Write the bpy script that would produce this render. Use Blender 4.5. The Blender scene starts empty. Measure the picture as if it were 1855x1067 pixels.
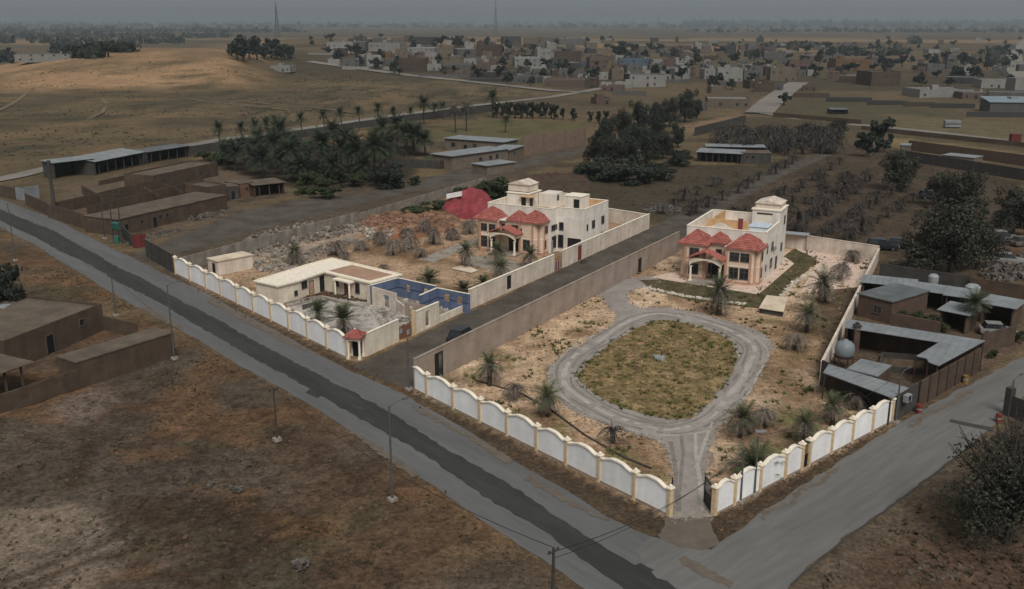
import bpy, math, random
import numpy as np
from mathutils import Vector
random.seed(7)
rng = np.random.default_rng(7)
scn = bpy.context.scene
COL = scn.collection
# ------------------------------------------------------------------ camera
FPX, CAMH, CX, CY, HY = 1750.0, 40.0, 927.5, 533.5, 40.0
TH = math.atan((CY - HY) / FPX)
cam = bpy.data.cameras.new('camera')
cam.sensor_width = 36.0
cam.lens = FPX / 1855.0 * 36.0
cam.clip_start, cam.clip_end = 0.5, 60000.0
camo = bpy.data.objects.new('camera', cam)
camo.location = (0, 0, CAMH)
camo.rotation_euler = (math.pi / 2 - TH, 0, 0)
COL.objects.link(camo)
scn.camera = camo
# ------------------------------------------------------------------ sky, sun, exposure
SUN_EL, SUN_AZ = math.radians(50), math.radians(168)      # azimuth clockwise from +Y
world = bpy.data.worlds.new('World')
scn.world = world
world.use_nodes = True
nt = world.node_tree
nt.nodes.clear()
sky = nt.nodes.new('ShaderNodeTexSky')
sky.sky_type = 'NISHITA'
sky.sun_disc = False
sky.sun_elevation = SUN_EL
sky.sun_rotation = SUN_AZ
sky.dust_density = 6.0
sky.air_density = 1.0
bw = nt.nodes.new('ShaderNodeRGBToBW')
gm = nt.nodes.new('ShaderNodeMath'); gm.operation = 'POWER'; gm.inputs[1].default_value = 0.25
mx = nt.nodes.new('ShaderNodeMix'); mx.data_type = 'RGBA'; mx.blend_type = 'MULTIPLY'
mx.inputs[0].default_value = 1.0
cl = nt.nodes.new('ShaderNodeTexNoise'); cl.inputs['Scale'].default_value = 2.2; cl.inputs['Detail'].default_value = 5
tc = nt.nodes.new('ShaderNodeTexCoord')
cr = nt.nodes.new('ShaderNodeMapRange'); cr.inputs[3].default_value = 0.88; cr.inputs[4].default_value = 1.12
mp = nt.nodes.new('ShaderNodeMapping'); mp.inputs['Scale'].default_value = (1, 1, 6)
mm = nt.nodes.new('ShaderNodeMath'); mm.operation = 'MULTIPLY'
bg = nt.nodes.new('ShaderNodeBackground')
bg.inputs['Strength'].default_value = 0.145
out = nt.nodes.new('ShaderNodeOutputWorld')
lk = nt.links.new
lk(sky.outputs[0], bw.inputs[0]); lk(bw.outputs[0], gm.inputs[0])
lk(tc.outputs['Generated'], mp.inputs['Vector']); lk(mp.outputs[0], cl.inputs['Vector']); lk(cl.outputs[0], cr.inputs[0])
lk(gm.outputs[0], mm.inputs[0]); lk(cr.outputs[0], mm.inputs[1])
lk(mm.outputs[0], mx.inputs[6]); mx.inputs[7].default_value = (0.93, 1.0, 1.03, 1)
lk(mx.outputs[2], bg.inputs['Color']); lk(bg.outputs[0], out.inputs['Surface'])
sl = bpy.data.lights.new('sun', 'SUN')
sl.energy = 1.5
sl.angle = math.radians(26)
sl.color = (1.0, 0.975, 0.94)
sun = bpy.data.objects.new('sun', sl)
sdir = Vector((math.sin(SUN_AZ) * math.cos(SUN_EL), math.cos(SUN_AZ) * math.cos(SUN_EL), math.sin(SUN_EL)))
sun.rotation_euler = sdir.to_track_quat('Z', 'Y').to_euler()
sun.location = (0, 0, 200)
COL.objects.link(sun)
vs = scn.view_settings
vs.view_transform = 'Standard'; vs.look = 'None'; vs.gamma = 1.0; vs.use_curve_mapping = False
vs.exposure = 0.95
scn.display_settings.display_device = 'sRGB'
scn.cycles.max_bounces = 5
scn.cycles.volume_bounces = 0
scn.cycles.use_denoising = True
scn.cycles.sample_clamp_indirect = 4
# ------------------------------------------------------------------ pixel -> place
def ray(px, py):
    x, y = (px - CX) / FPX, -(py - CY) / FPX
    return x, math.cos(TH) + y * math.sin(TH), -math.sin(TH) + y * math.cos(TH)
def G(px, py, z=0.0):
    dx, dy, dz = ray(px, py); t = (z - CAMH) / dz
    return Vector((dx * t, dy * t, z))
def sstep(a, b, x):
    t = np.clip((x - a) / (b - a), 0, 1); return t * t * (3 - 2 * t)
ZB = [-400, 0, 130, 260, 420, 520, 700, 950, 1150, 1300, 2400]
ZV = [1, 5, 15, 21, 20, 15, 15, 12, 5, 2, 2]
def terrain(X, Y):
    X = np.asarray(X, float); Y = np.asarray(Y, float)
    Ys = np.maximum(Y, 1.0)
    b = CX + FPX * X / Ys * 0.965
    D = np.hypot(X, Y)
    zp = np.interp(b, ZB, ZV)
    w = sstep(440, 560, b)
    up = (1 - w) * sstep(560, 770, D) + w * sstep(680, 930, D)
    dn = (1 - w) * (1 - sstep(800, 1050, D)) + w * (1 - sstep(1500, 2600, D))
    z = zp * up * dn
    z = z + 0.9 * np.sin(X * 0.021 + 1.3) * np.sin(Y * 0.017) * sstep(430, 620, D) * (1 - sstep(1500, 3000, D))
    return np.where(Y > 50, z, 0.0)
_TS = [30.0]
while _TS[-1] < 26000: _TS.append(_TS[-1] + max(2.0, _TS[-1] * 0.006))
_TS = np.array(_TS)
def P(px, py):
    """first point of the land under a pixel"""
    dx, dy, dz = ray(px, py); lo, hi = 30.0, 26000.0; ts = _TS
    for i in range(4):
        below = CAMH + dz * ts <= terrain(dx * ts, dy * ts)
        k = int(np.argmax(below)) if below.any() else len(ts) - 1
        lo, hi = ts[max(k - 1, 0)], ts[k]; ts = np.linspace(lo, hi, 24)
    return Vector((dx * hi, dy * hi, CAMH + dz * hi))
def hgt(px, py, ptop):
    """height in metres of an upright whose foot is at (px,py) and whose top is at row ptop"""
    p = P(px, py); lo, hi = 0.0, 120.0
    for i in range(40):
        m = (lo + hi) / 2; dz = p.z + m - CAMH
        d = p.y * math.cos(TH) - dz * math.sin(TH); u = p.y * math.sin(TH) + dz * math.cos(TH)
        if CY - FPX * u / d > ptop: lo = m
        else: hi = m
    return m
# ------------------------------------------------------------------ noise
def _h(ix, iy, s):
    n = (ix.astype(np.int64) * 374761393 + iy.astype(np.int64) * 668265263 + s * 974634777) & 0x7fffffff
    n = ((n ^ (n >> 13)) * 1274126177) & 0x7fffffff
    return ((n ^ (n >> 16)) & 0xffff) / 65535.0
def vnoise(x, y, s=0):
    ix, iy = np.floor(x), np.floor(y); fx, fy = x - ix, y - iy
    fx = fx * fx * (3 - 2 * fx); fy = fy * fy * (3 - 2 * fy)
    a, b, c, d = _h(ix, iy, s), _h(ix + 1, iy, s), _h(ix, iy + 1, s), _h(ix + 1, iy + 1, s)
    return (a + (b - a) * fx) * (1 - fy) + (c + (d - c) * fx) * fy
def fbm(x, y, s=0, o=4):
    t = 0; a = 0.5; n = 0
    for i in range(o):
        t = t + a * vnoise(x, y, s + i); n += a; a *= 0.5; x = x * 2.03; y = y * 2.03
    return t / n
# ------------------------------------------------------------------ mesh helpers
class MB:
    def __init__(s): s.v = []; s.f = []
    def add(s, vs, fs):
        o = len(s.v); s.v += [tuple(p) for p in vs]; s.f += [tuple(i + o for i in f) for f in fs]; return s
    def box(s, x0, y0, z0, x1, y1, z1):
        return s.add([(x0, y0, z0), (x1, y0, z0), (x1, y1, z0), (x0, y1, z0), (x0, y0, z1), (x1, y0, z1), (x1, y1, z1), (x0, y1, z1)],
                     [(0, 3, 2, 1), (4, 5, 6, 7), (0, 1, 5, 4), (1, 2, 6, 5), (2, 3, 7, 6), (3, 0, 4, 7)])
    def cbox(s, c, sx, sy, sz): return s.box(c[0] - sx / 2, c[1] - sy / 2, c[2], c[0] + sx / 2, c[1] + sy / 2, c[2] + sz)
    def prism(s, poly, z0, z1):
        n = len(poly)
        if sum(poly[i][0] * poly[(i + 1) % n][1] - poly[(i + 1) % n][0] * poly[i][1] for i in range(n)) < 0: poly = poly[::-1]
        vs = [(p[0], p[1], z0) for p in poly] + [(p[0], p[1], z1) for p in poly]
        fs = [tuple(range(n - 1, -1, -1)), tuple(range(n, 2 * n))] + [(i, (i + 1) % n, n + (i + 1) % n, n + i) for i in range(n)]
        return s.add(vs, fs)
    def wall(s, p0, p1, t, z0, z1):
        dx, dy = p1[0] - p0[0], p1[1] - p0[1]; l = math.hypot(dx, dy) or 1; nx, ny = -dy / l * t / 2, dx / l * t / 2
        return s.prism([(p0[0] - nx, p0[1] - ny), (p1[0] - nx, p1[1] - ny), (p1[0] + nx, p1[1] + ny), (p0[0] + nx, p0[1] + ny)], z0, z1)
    def tube(s, pts, r0, r1=None, n=6, cap=True):
        r1 = r0 if r1 is None else r1; pts = [Vector(p) for p in pts]; m = len(pts); vs = []; fs = []
        for i, p in enumerate(pts):
            d = (pts[min(i + 1, m - 1)] - pts[max(i - 1, 0)]).normalized()
            a = d.cross(Vector((0, 0, 1))) if abs(d.z) < 0.95 else d.cross(Vector((1, 0, 0)))
            a.normalize(); b = d.cross(a); r = r0 + (r1 - r0) * i / max(1, m - 1)
            for k in range(n):
                t = 2 * math.pi * k / n; vs.append(p + a * (r * math.cos(t)) + b * (r * math.sin(t)))
        for i in range(m - 1):
            for k in range(n): fs.append((i * n + k, i * n + (k + 1) % n, (i + 1) * n + (k + 1) % n, (i + 1) * n + k))
        if cap: fs += [tuple(range(n - 1, -1, -1)), tuple(range((m - 1) * n, m * n))]
        return s.add(vs, fs)
    def lathe(s, prof, n=12, c=(0, 0, 0)):
        vs = []; fs = []
        for r, z in prof:
            for k in range(n): t = 2 * math.pi * k / n; vs.append((c[0] + r * math.cos(t), c[1] + r * math.sin(t), c[2] + z))
        for i in range(len(prof) - 1):
            for k in range(n): fs.append((i * n + k, i * n + (k + 1) % n, (i + 1) * n + (k + 1) % n, (i + 1) * n + k))
        return s.add(vs, fs)
    def mesh(s, name, mat=None, smooth=False):
        m = bpy.data.meshes.new(name); m.from_pydata(s.v, [], s.f); m.update()
        if mat: m.materials.append(mat)
        if smooth: m.polygons.foreach_set('use_smooth', [True] * len(m.polygons))
        return m
def obj(name, mb, mat=None, parent=None, loc=(0, 0, 0), rz=0.0, smooth=False):
    me = mb.mesh(name, mat, smooth) if isinstance(mb, MB) else mb
    o = bpy.data.objects.new(name, me); COL.objects.link(o)
    o.location = loc; o.rotation_euler = (0, 0, rz)
    if parent is not None: o.parent = parent
    return o
def tag(o, label, cat, group=None, kind=None):
    if label: o['label'] = label
    if cat: o['category'] = cat
    if group: o['group'] = group
    if kind: o['kind'] = kind
    return o
def thing(name, label, cat, loc=(0, 0, 0), rz=0.0, group=None):
    o = bpy.data.objects.new(name, None); COL.objects.link(o); o.empty_display_size = 0.3
    o.location = loc; o.rotation_euler = (0, 0, rz); return tag(o, label, cat, group)
def struct(name, mb, mat, loc=(0, 0, 0)):
    o = obj(name, mb, mat, None, loc); o['kind'] = 'structure'; return o
def stuff(name, mb, mat, label, cat, parent=None, smooth=False):
    o = obj(name, mb, mat, parent, smooth=smooth); o['kind'] = 'stuff'; o['label'] = label
    if parent is None: o['category'] = cat
    return o
KIDS = {}
def dup(root, loc, rz=0.0, sc=1.0, label=None, group=None, top=True):
    r = root.copy(); COL.objects.link(r); r.location = loc; r.rotation_euler = (0, 0, rz)
    r.scale = (sc, sc, sc) if not isinstance(sc, tuple) else sc
    if label: r['label'] = label
    if group: r['group'] = group
    for ch in list(root.children):
        c = ch.copy(); COL.objects.link(c); c.parent = r
        for g in list(ch.children):
            d = g.copy(); COL.objects.link(d); d.parent = c
    return r
ORD = ['first', 'second', 'third', 'fourth', 'fifth', 'sixth', 'seventh', 'eighth', 'ninth', 'tenth', 'eleventh', 'twelfth', 'thirteenth', 'fourteenth', 'fifteenth', 'sixteenth', 'seventeenth', 'eighteenth', 'nineteenth', 'twentieth']
TENS = {2: 'twenty', 3: 'thirty', 4: 'forty', 5: 'fifty', 6: 'sixty', 7: 'seventy', 8: 'eighty', 9: 'ninety'}
def nth(i):
    i += 1
    if i > 99: return ('hundredth' if i == 100 else 'hundred-and-' + nth(i - 101))
    if i <= 20: return ORD[i - 1]
    t, u = divmod(i, 10)
    return (TENS[t][:-1] + 'ieth') if u == 0 else TENS[t] + '-' + ORD[u - 1]
# ------------------------------------------------------------------ materials
def lin(c): c /= 255.0; return c / 12.92 if c <= 0.04045 else ((c + 0.055) / 1.055) ** 2.4
KH = 1.0
def C(r, g, b, k=KH): return (min(lin(r) / k, 0.85), min(lin(g) / k, 0.85), min(lin(b) / k, 0.85))
MATS = {}
def mat(name, c1, c2=None, scale=1.5, rough=0.9, bump=0.0, metal=0.0, detail=4, fine=None, vary=0.0, spec=0.25, streak=None, c3=None, coord='Object', bscale=None, trans=0.0, stretch=None):
    if name in MATS: return MATS[name]
    m = bpy.data.materials.new(name); m.use_nodes = True; MATS[name] = m
    t = m.node_tree; t.nodes.clear(); N = t.nodes.new; L = t.links.new
    o = N('ShaderNodeOutputMaterial'); b = N('ShaderNodeBsdfPrincipled'); L(b.outputs[0], o.inputs[0])
    b.inputs['Roughness'].default_value = rough; b.inputs['Metallic'].default_value = metal
    b.inputs['Specular IOR Level'].default_value = spec
    cd = N('ShaderNodeTexCoord'); co = cd.outputs['Object']
    if coord == 'World': co = N('ShaderNodeNewGeometry').outputs['Position']
    if stretch:
        mpp = N('ShaderNodeMapping'); mpp.inputs['Rotation'].default_value = (0, 0, -stretch[0]); L(co, mpp.inputs[0]); mp2 = N('ShaderNodeMapping'); mp2.inputs['Scale'].default_value = (stretch[1], 1, 1); L(mpp.outputs[0], mp2.inputs[0]); co = mp2.outputs[0]
    col = None
    if c2 is None: c2 = tuple(x * 0.8 for x in c1)
    n = N('ShaderNodeTexNoise'); n.inputs['Scale'].default_value = scale; n.inputs['Detail'].default_value = detail; n.inputs['Roughness'].default_value = 0.65
    L(co, n.inputs['Vector'])
    r = N('ShaderNodeValToRGB'); r.color_ramp.elements[0].position = 0.34; r.color_ramp.elements[1].position = 0.66
    r.color_ramp.elements[0].color = (*c2, 1); r.color_ramp.elements[1].color = (*c1, 1)
    if c3: e = r.color_ramp.elements.new(0.5); e.color = (*c3, 1)
    L(n.outputs[0], r.inputs[0]); col = r.outputs[0]
    def mult(fac_out, lo, hi, col):
        mr = N('ShaderNodeMapRange'); mr.inputs[3].default_value = lo; mr.inputs[4].default_value = hi; L(fac_out, mr.inputs[0])
        mxn = N('ShaderNodeMix'); mxn.data_type = 'RGBA'; mxn.blend_type = 'MULTIPLY'; mxn.inputs[0].default_value = 1
        L(col, mxn.inputs[6]); L(mr.outputs[0], mxn.inputs[7]); return mxn.outputs[2]
    if fine:
        n2 = N('ShaderNodeTexNoise'); n2.inputs['Scale'].default_value = fine[0]; n2.inputs['Detail'].default_value = 3; L(co, n2.inputs['Vector'])
        cn = N('ShaderNodeMapRange'); cn.inputs[1].default_value = 0.25; cn.inputs[2].default_value = 0.75; L(n2.outputs[0], cn.inputs[0])
        col = mult(cn.outputs[0], 1 - fine[1], 1 + fine[1], col)
    if streak:   # vertical weather streaks
        mpn = N('ShaderNodeMapping'); mpn.inputs['Scale'].default_value = (streak[0], streak[0], streak[0] * 0.08); L(co, mpn.inputs[0])
        n3 = N('ShaderNodeTexNoise'); n3.inputs['Scale'].default_value = 1; n3.inputs['Detail'].default_value = 4; L(mpn.outputs[0], n3.inputs['Vector'])
        cn = N('ShaderNodeMapRange'); cn.inputs[1].default_value = 0.35; cn.inputs[2].default_value = 0.6; L(n3.outputs[0], cn.inputs[0])
        col = mult(cn.outputs[0], 1 - streak[1], 1.0, col)
    if vary:
        oi = N('ShaderNodeObjectInfo'); col = mult(oi.outputs['Random'], 1 - vary, 1 + vary, col)
    L(col, b.inputs['Base Color'])
    if trans: b.inputs['Transmission Weight'].default_value = trans
    if bump:
        nb = N('ShaderNodeTexNoise'); nb.inputs['Scale'].default_value = bscale or scale * 6; nb.inputs['Detail'].default_value = 5; L(co, nb.inputs['Vector'])
        bn = N('ShaderNodeBump'); bn.inputs['Strength'].default_value = 0.6; bn.inputs['Distance'].default_value = bump
        L(nb.outputs[0], bn.inputs['Height']); L(bn.outputs[0], b.inputs['Normal'])
    return m
V_ = 0.84
def W(r, g, b): return C(r, g, b, V_)         # colours read off upright surfaces
M_panel = mat('white_render', (0.80, 0.785, 0.77), (0.70, 0.68, 0.66), 0.35, 0.9, 0.004, streak=(0.9, 0.10), fine=(2, 0.05), vary=0.05)
M_tan = mat('tan_stone', W(188, 166, 134), W(168, 146, 114), 2, 0.9, 0.004, fine=(9, 0.08))
M_cope = mat('cream_coping', W(212, 202, 186), W(194, 182, 164), 2, 0.9, 0.003, fine=(8, 0.06))
M_pink = mat('pinkish_render', W(197, 184, 169), W(174, 159, 145), 0.5, 0.92, 0.006, streak=(1.1, 0.22), fine=(5, 0.06))
M_cream = mat('cream_render', W(200, 189, 172), W(182, 169, 150), 0.5, 0.9, 0.005, streak=(1.2, 0.15), fine=(6, 0.05))
M_peach = mat('peach_stone', W(194, 172, 152), W(174, 151, 132), 0.8, 0.9, 0.005, fine=(6, 0.07))
M_trim = mat('brown_trim', W(166, 132, 110), W(148, 114, 94), 1.5, 0.9, 0.004)
M_vwhite = mat('villa_white', W(203, 195, 185), W(186, 177, 166), 0.4, 0.9, 0.004, streak=(1.0, 0.16), fine=(6, 0.04))
M_roofscreed = mat('roof_screed', C(206, 190, 168), C(178, 158, 134), 0.35, 0.95, 0.006, fine=(4, 0.08))
M_terr = mat('terrace_ochre', W(182, 150, 112), W(160, 128, 94), 0.6, 0.92, 0.005, fine=(5, 0.08))
M_tile = mat('red_roof_tile', C(164, 98, 88), C(128, 72, 64), 1.4, 0.8, 0.012, fine=(7, 0.16), bscale=9)
M_glass = mat('dark_glass', (0.012, 0.014, 0.016), (0.02, 0.022, 0.024), 1, 0.12, spec=0.5)
M_frame = mat('grey_window_frame', (0.10, 0.09, 0.08), None, 2, 0.6)
M_dark = mat('dark_opening', (0.012, 0.011, 0.010), (0.02, 0.018, 0.016), 1, 0.9)  # near-black colour for the shade in openings, and for one dark door
M_black = mat('black_iron', (0.012, 0.012, 0.013), None, 2, 0.5)
M_cement = mat('cement_render', W(142, 128, 116), W(122, 108, 97), 0.3, 0.95, 0.008, streak=(0.5, 0.12), fine=(4, 0.07))
M_concrete = mat('grey_concrete_slab', C(150, 140, 128), C(118, 108, 98), 0.5, 0.95, 0.008, fine=(5, 0.1))
M_mud = mat('mud_plaster', W(80, 66, 54), W(64, 52, 43), 0.5, 0.95, 0.012, streak=(0.8, 0.22), fine=(4, 0.10), vary=0.07)  # walls and roofs outside the yards: dimming is put into their darker colours
M_block = mat('grey_blockwork', W(66, 62, 58), W(52, 49, 46), 0.7, 0.95, 0.012, streak=(0.8, 0.2), fine=(5, 0.10), vary=0.08)
M_mudroof = mat('mud_roof', C(98, 86, 74), C(76, 66, 56), 0.35, 0.95, 0.012, fine=(3, 0.12), vary=0.05)
M_sheet = mat('pale_metal_sheet', C(128, 131, 132), C(108, 111, 112), 0.35, 0.55, 0.004, fine=(3, 0.06), spec=0.3)
M_sheetd = mat('dull_metal_sheet', C(98, 101, 102), C(78, 80, 80), 0.4, 0.6, 0.004, fine=(3, 0.08))
M_rust = mat('rusty_steel', (0.055, 0.026, 0.018), (0.03, 0.016, 0.012), 3, 0.8)
M_redp = mat('red_gate_paint', W(92, 34, 34), W(72, 28, 28), 1, 0.7, streak=(2, 0.2))
M_wood = mat('weathered_wood', (0.07, 0.05, 0.038), (0.04, 0.03, 0.022), 3, 0.9, 0.004)
M_trunk = mat('palm_trunk', (0.06, 0.047, 0.036), (0.03, 0.024, 0.019), 5, 0.95, 0.03, bscale=7)
M_bark = mat('tree_bark', (0.045, 0.036, 0.028), (0.025, 0.02, 0.016), 4, 0.95, 0.02)
M_frond = mat('palm_frond_green', (0.078, 0.088, 0.040), (0.040, 0.052, 0.024), 1.2, 0.7, vary=0.22)
M_fronddk = mat('grove_frond_green', (0.042, 0.052, 0.027), (0.018, 0.026, 0.015), 1.2, 0.75, vary=0.35)
M_dryf = mat('dry_frond', (0.19, 0.155, 0.125), (0.085, 0.066, 0.052), 1.5, 0.9, vary=0.18)
M_dryd = mat('dead_palm_grey', (0.070, 0.058, 0.049), (0.030, 0.026, 0.022), 1.2, 0.95, vary=0.22)
M_leafd = mat('dark_tree_leaf', (0.034, 0.040, 0.026), (0.013, 0.017, 0.012), 0.3, 0.8, vary=0.38, fine=(1.2, 0.4))
M_leafg = mat('green_bush_leaf', (0.046, 0.058, 0.020), (0.022, 0.030, 0.012), 0.6, 0.8, vary=0.15, fine=(3, 0.3))
M_leafo = mat('olive_tree_leaf', (0.046, 0.046, 0.030), (0.018, 0.020, 0.014), 0.5, 0.8, vary=0.2, fine=(3, 0.3))
M_whitep = mat('white_plastic', W(132, 134, 135), W(114, 116, 117), 1, 0.5)
M_steel = mat('galvanised_pole', (0.10, 0.098, 0.095), (0.07, 0.068, 0.066), 2, 0.6, streak=(3, 0.2))
M_woodpole = mat('timber_pole', (0.06, 0.052, 0.046), (0.035, 0.03, 0.027), 3, 0.9)
M_blue = mat('blue_wall_paint', W(90, 102, 124), W(74, 85, 106), 0.5, 0.9, 0.005, streak=(1, 0.25), fine=(4, 0.08))
M_stripe = mat('navy_stripe', W(38, 36, 58), None, 2, 0.9)
M_marble = mat('courtyard_marble', C(172, 164, 156), C(120, 112, 104), 0.5, 0.8, fine=(2, 0.14), c3=C(158, 150, 142))
M_paver = mat('pink_paving', C(206, 184, 166), C(178, 152, 136), 0.6, 0.9, 0.004, fine=(5, 0.1))
M_stone = mat('white_border_stone', C(205, 196, 182), C(160, 148, 132), 3, 0.9, 0.01)
# ------------------------------------------------------------------ ground
def axis(lo, hi, step, far, g=1.16):
    a = list(np.arange(lo, hi + 1e-6, step)); s = step
    x = hi; r = []
    while x < far: s *= g; x += s; r.append(x)
    return a, r
xs, xr = axis(-85, 115, 1.1, 16000, 1.10); s = 1.1; x = -85; xl = []
while x > -16000: s *= 1.10; x -= s; xl.append(x)
xs = np.array(xl[::-1] + xs + xr)
ys, yr = axis(44, 300, 1.2, 330, 1.02)
y = 300.0; s = 1.4; yr = []
while y < 22000: s = min(s * 1.022, 9 if y < 1100 else 1e9) if y < 1100 else s * 1.08; y += s; yr.append(y)
ys = np.array([-400, -150, -40, 10, 34] + ys + yr)
X, Y = np.meshgrid(xs, ys)
def sd(poly, X, Y):
    """signed distance, positive inside"""
    n = len(poly); d = np.full(X.shape, 1e9); ins = np.zeros(X.shape, bool)
    for i in range(n):
        ax, ay = poly[i][0], poly[i][1]; bx, by = poly[(i + 1) % n][0], poly[(i + 1) % n][1]
        ex, ey = bx - ax, by - ay; L2 = ex * ex + ey * ey + 1e-9
        t = np.clip(((X - ax) * ex + (Y - ay) * ey) / L2, 0, 1)
        d = np.minimum(d, np.hypot(X - ax - t * ex, Y - ay - t * ey))
        c = ((ay > Y) != (by > Y)); xx = (bx - ax) * (Y - ay) / (by - ay if by != ay else 1e-9) + ax
        ins ^= c & (X < xx)
    return np.where(ins, d, -d)
def PG(*pts): return [tuple(G(*p)[:2]) for p in pts]
def PT(*pts): return [tuple(P(*p)[:2]) for p in pts]
# main outlines, read off the photograph as places on the ground
R_COMP = PG((750, 706), (1213, 936), (1295, 933), (1612, 767), (1485, 690), (1590, 470), (1420, 440), (1228, 452))
L_COMP = PG((316, 496), (641, 656), (1175, 413), (1098, 400), (880, 330))
ROAD_N = [(-260, 245), (-100, 318), (2, 361), (90, 393), (216, 456), (315, 504), (394, 543), (620, 665), (736, 717), (880, 801), (1010, 880), (1100, 937), (1180, 972), (1286, 996)]
ROAD_S = [(1420, 1290), (1240, 1180), (1056, 1065), (920, 973), (760, 865), (612, 765), (480, 688), (324, 597), (216, 539), (135, 489), (63, 444), (2, 412), (-120, 352), (-300, 262)]
def lerpcol(col, m, c): return col * (1 - m[..., None]) + np.array(c) * m[..., None]
D = np.hypot(X, Y)
n1 = fbm(X / 14, Y / 14, 3, 5); n2 = fbm(X / 4.1, Y / 4.1, 11, 4); n3 = fbm(X / 45, Y / 45, 23, 4); n4 = fbm(X / 160, Y / 160, 31, 4)
n5 = fbm(X / 1.9, Y / 1.9, 41, 2)
Z = terrain(X, Y)
col = np.zeros(X.shape + (3,)) + np.array(C(82, 70, 53))  # land outside the yards: dimming is put into the darker soil colours
def zone(poly, c, blur=1.5, wob=2.0, amt=1.0, ns=None):
    global col
    nn = (n2 if ns is None else ns) - 0.5
    m = sstep(-blur, blur, sd(poly, X, Y) + nn * wob * 4) * amt; col = lerpcol(col, m, c); return m
def blot(ns, lo, hi, c, mask, amt=1.0):
    global col
    col = lerpcol(col, sstep(lo, hi, ns) * mask * amt, c)
far = sstep(420, 700, D)
blot(n4, 0.42, 0.62, C(96, 81, 60), np.ones_like(D), 0.8)
blot(fbm(X / 300, Y / 90, 51, 4), 0.5, 0.62, C(60, 55, 42), far, 0.7)
blot(n3, 0.5, 0.66, C(64, 58, 44), sstep(300, 420, D), 0.6)
# dune
dm = sstep(0.4, 5, Z) * (1 - sstep(430, 560, CX + FPX * X / np.maximum(Y, 1) * 0.965)); col = lerpcol(col, dm * (0.55 + 0.45 * sstep(0.3, 0.55, n3)), C(142, 113, 84))
plain = sstep(270, 330, D) * (1 - sstep(650, 800, D)) * (1 - sstep(900, 1050, CX + FPX * X / np.maximum(Y, 1)))
blot(fbm(X / 9, Y / 20, 101, 4), 0.52, 0.66, C(58, 54, 40), plain, 0.75); blot(fbm(X / 22, Y / 40, 111, 4), 0.55, 0.66, C(104, 86, 62), plain, 0.7)
dm2 = sstep(1150, 1300, D) * (1 - sstep(2300, 3000, D)) * sstep(0.40, 0.52, fbm(X / 350, Y / 250, 61, 3)); col = lerpcol(col, dm2, C(120, 98, 72))
# near field in front of the road
near = 1 - sstep(135, 150, Y + 0.82 * X + 25)
field = zone([(-400, -300), (400, -300), (400, 60), (60, 60)] + PG((1428, 1062), (1060, 1065), (920, 973), (612, 765), (324, 597), (135, 489), (2, 412), (-300, 262)) + [(-400, 190)], C(84, 67, 52), 1, 0.6)
blot(n1, 0.46, 0.60, C(96, 78, 58), field, 0.9); blot(n3, 0.50, 0.62, C(74, 66, 58), field, 0.8)
blot(fbm(X / 6, Y / 9, 71, 4), 0.52, 0.64, C(66, 60, 45), field, 0.7); blot(fbm(X / 9, Y / 6, 81, 4), 0.56, 0.66, C(98, 72, 50), field, 0.7)
blot(n5, 0.55, 0.75, C(60, 48, 38), field, 0.6)
pale = zone(PG((-60, 925), (110, 915), (230, 950), (215, 1000), (150, 1090), (-100, 1110)), C(108, 95, 82), 1.2, 1.0)
zone(PG((100, 735), (180, 700), (215, 725), (150, 770)), C(96, 82, 72), 1, 1)
# wheel ruts in the pale corner
for a, b, c in (((250, 905), (195, 965), (205, 1010)), ((300, 900), (235, 960), (245, 1030)), ((205, 1010), (330, 1050), (420, 1067)), ((-10, 1066), (90, 1010), (195, 985)), ((30, 1075), (130, 1020), (210, 1000)), ((300, 905), (350, 960), (470, 1010)), ((330, 898), (390, 950), (520, 990)), ((370, 900), (430, 940), (560, 965)), ((280, 925), (320, 985), (430, 1040)), ((420, 720), (520, 800), (640, 870)), ((440, 715), (545, 795), (665, 868)), ((160, 800), (135, 840), (120, 890)), ((1510, 1000), (1600, 950), (1720, 920)), ((1520, 1010), (1610, 960), (1725, 930))):
    q = [G(*a), G(*b), G(*c)]
    pts = [((1 - t) ** 2 * q[0] + 2 * t * (1 - t) * q[1] + t * t * q[2]) for t in [k_ / 13 for k_ in range(14)]]
    d = np.full(X.shape, 1e9)
    for p in pts: d = np.minimum(d, np.hypot(X - p.x, Y - p.y))
    col = lerpcol(col, (1 - sstep(0.35, 1.0, d + (n2 - .5))) * 0.75, C(58, 44, 34))
# right corner past the side road
zone(PG((1428, 1075), (1454, 1040), (1701, 852), (1860, 730), (2300, 560), (2500, 1400), (1450, 1400)), C(84, 72, 60), 0.8, 0.6)
zone(PG((1480, 1075), (1600, 985), (1760, 905), (1860, 880), (2200, 900), (2200, 1300)), C(80, 64, 52), 2, 1.5)
# shoulders between road and walls
zone(PG((216, 456), (394, 543), (620, 665), (750, 722), (1100, 937), (1290, 996), (1500, 850), (1612, 778), (1612, 766), (1295, 932), (1213, 936), (750, 706), (700, 680), (641, 656), (316, 496), (240, 455)), C(70, 58, 46), 0.6, 0.5)
zone(PG((690, 690), (735, 715), (752, 708), (752, 640), (700, 650)), C(84, 64, 46), 0.5, 0.4)
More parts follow.
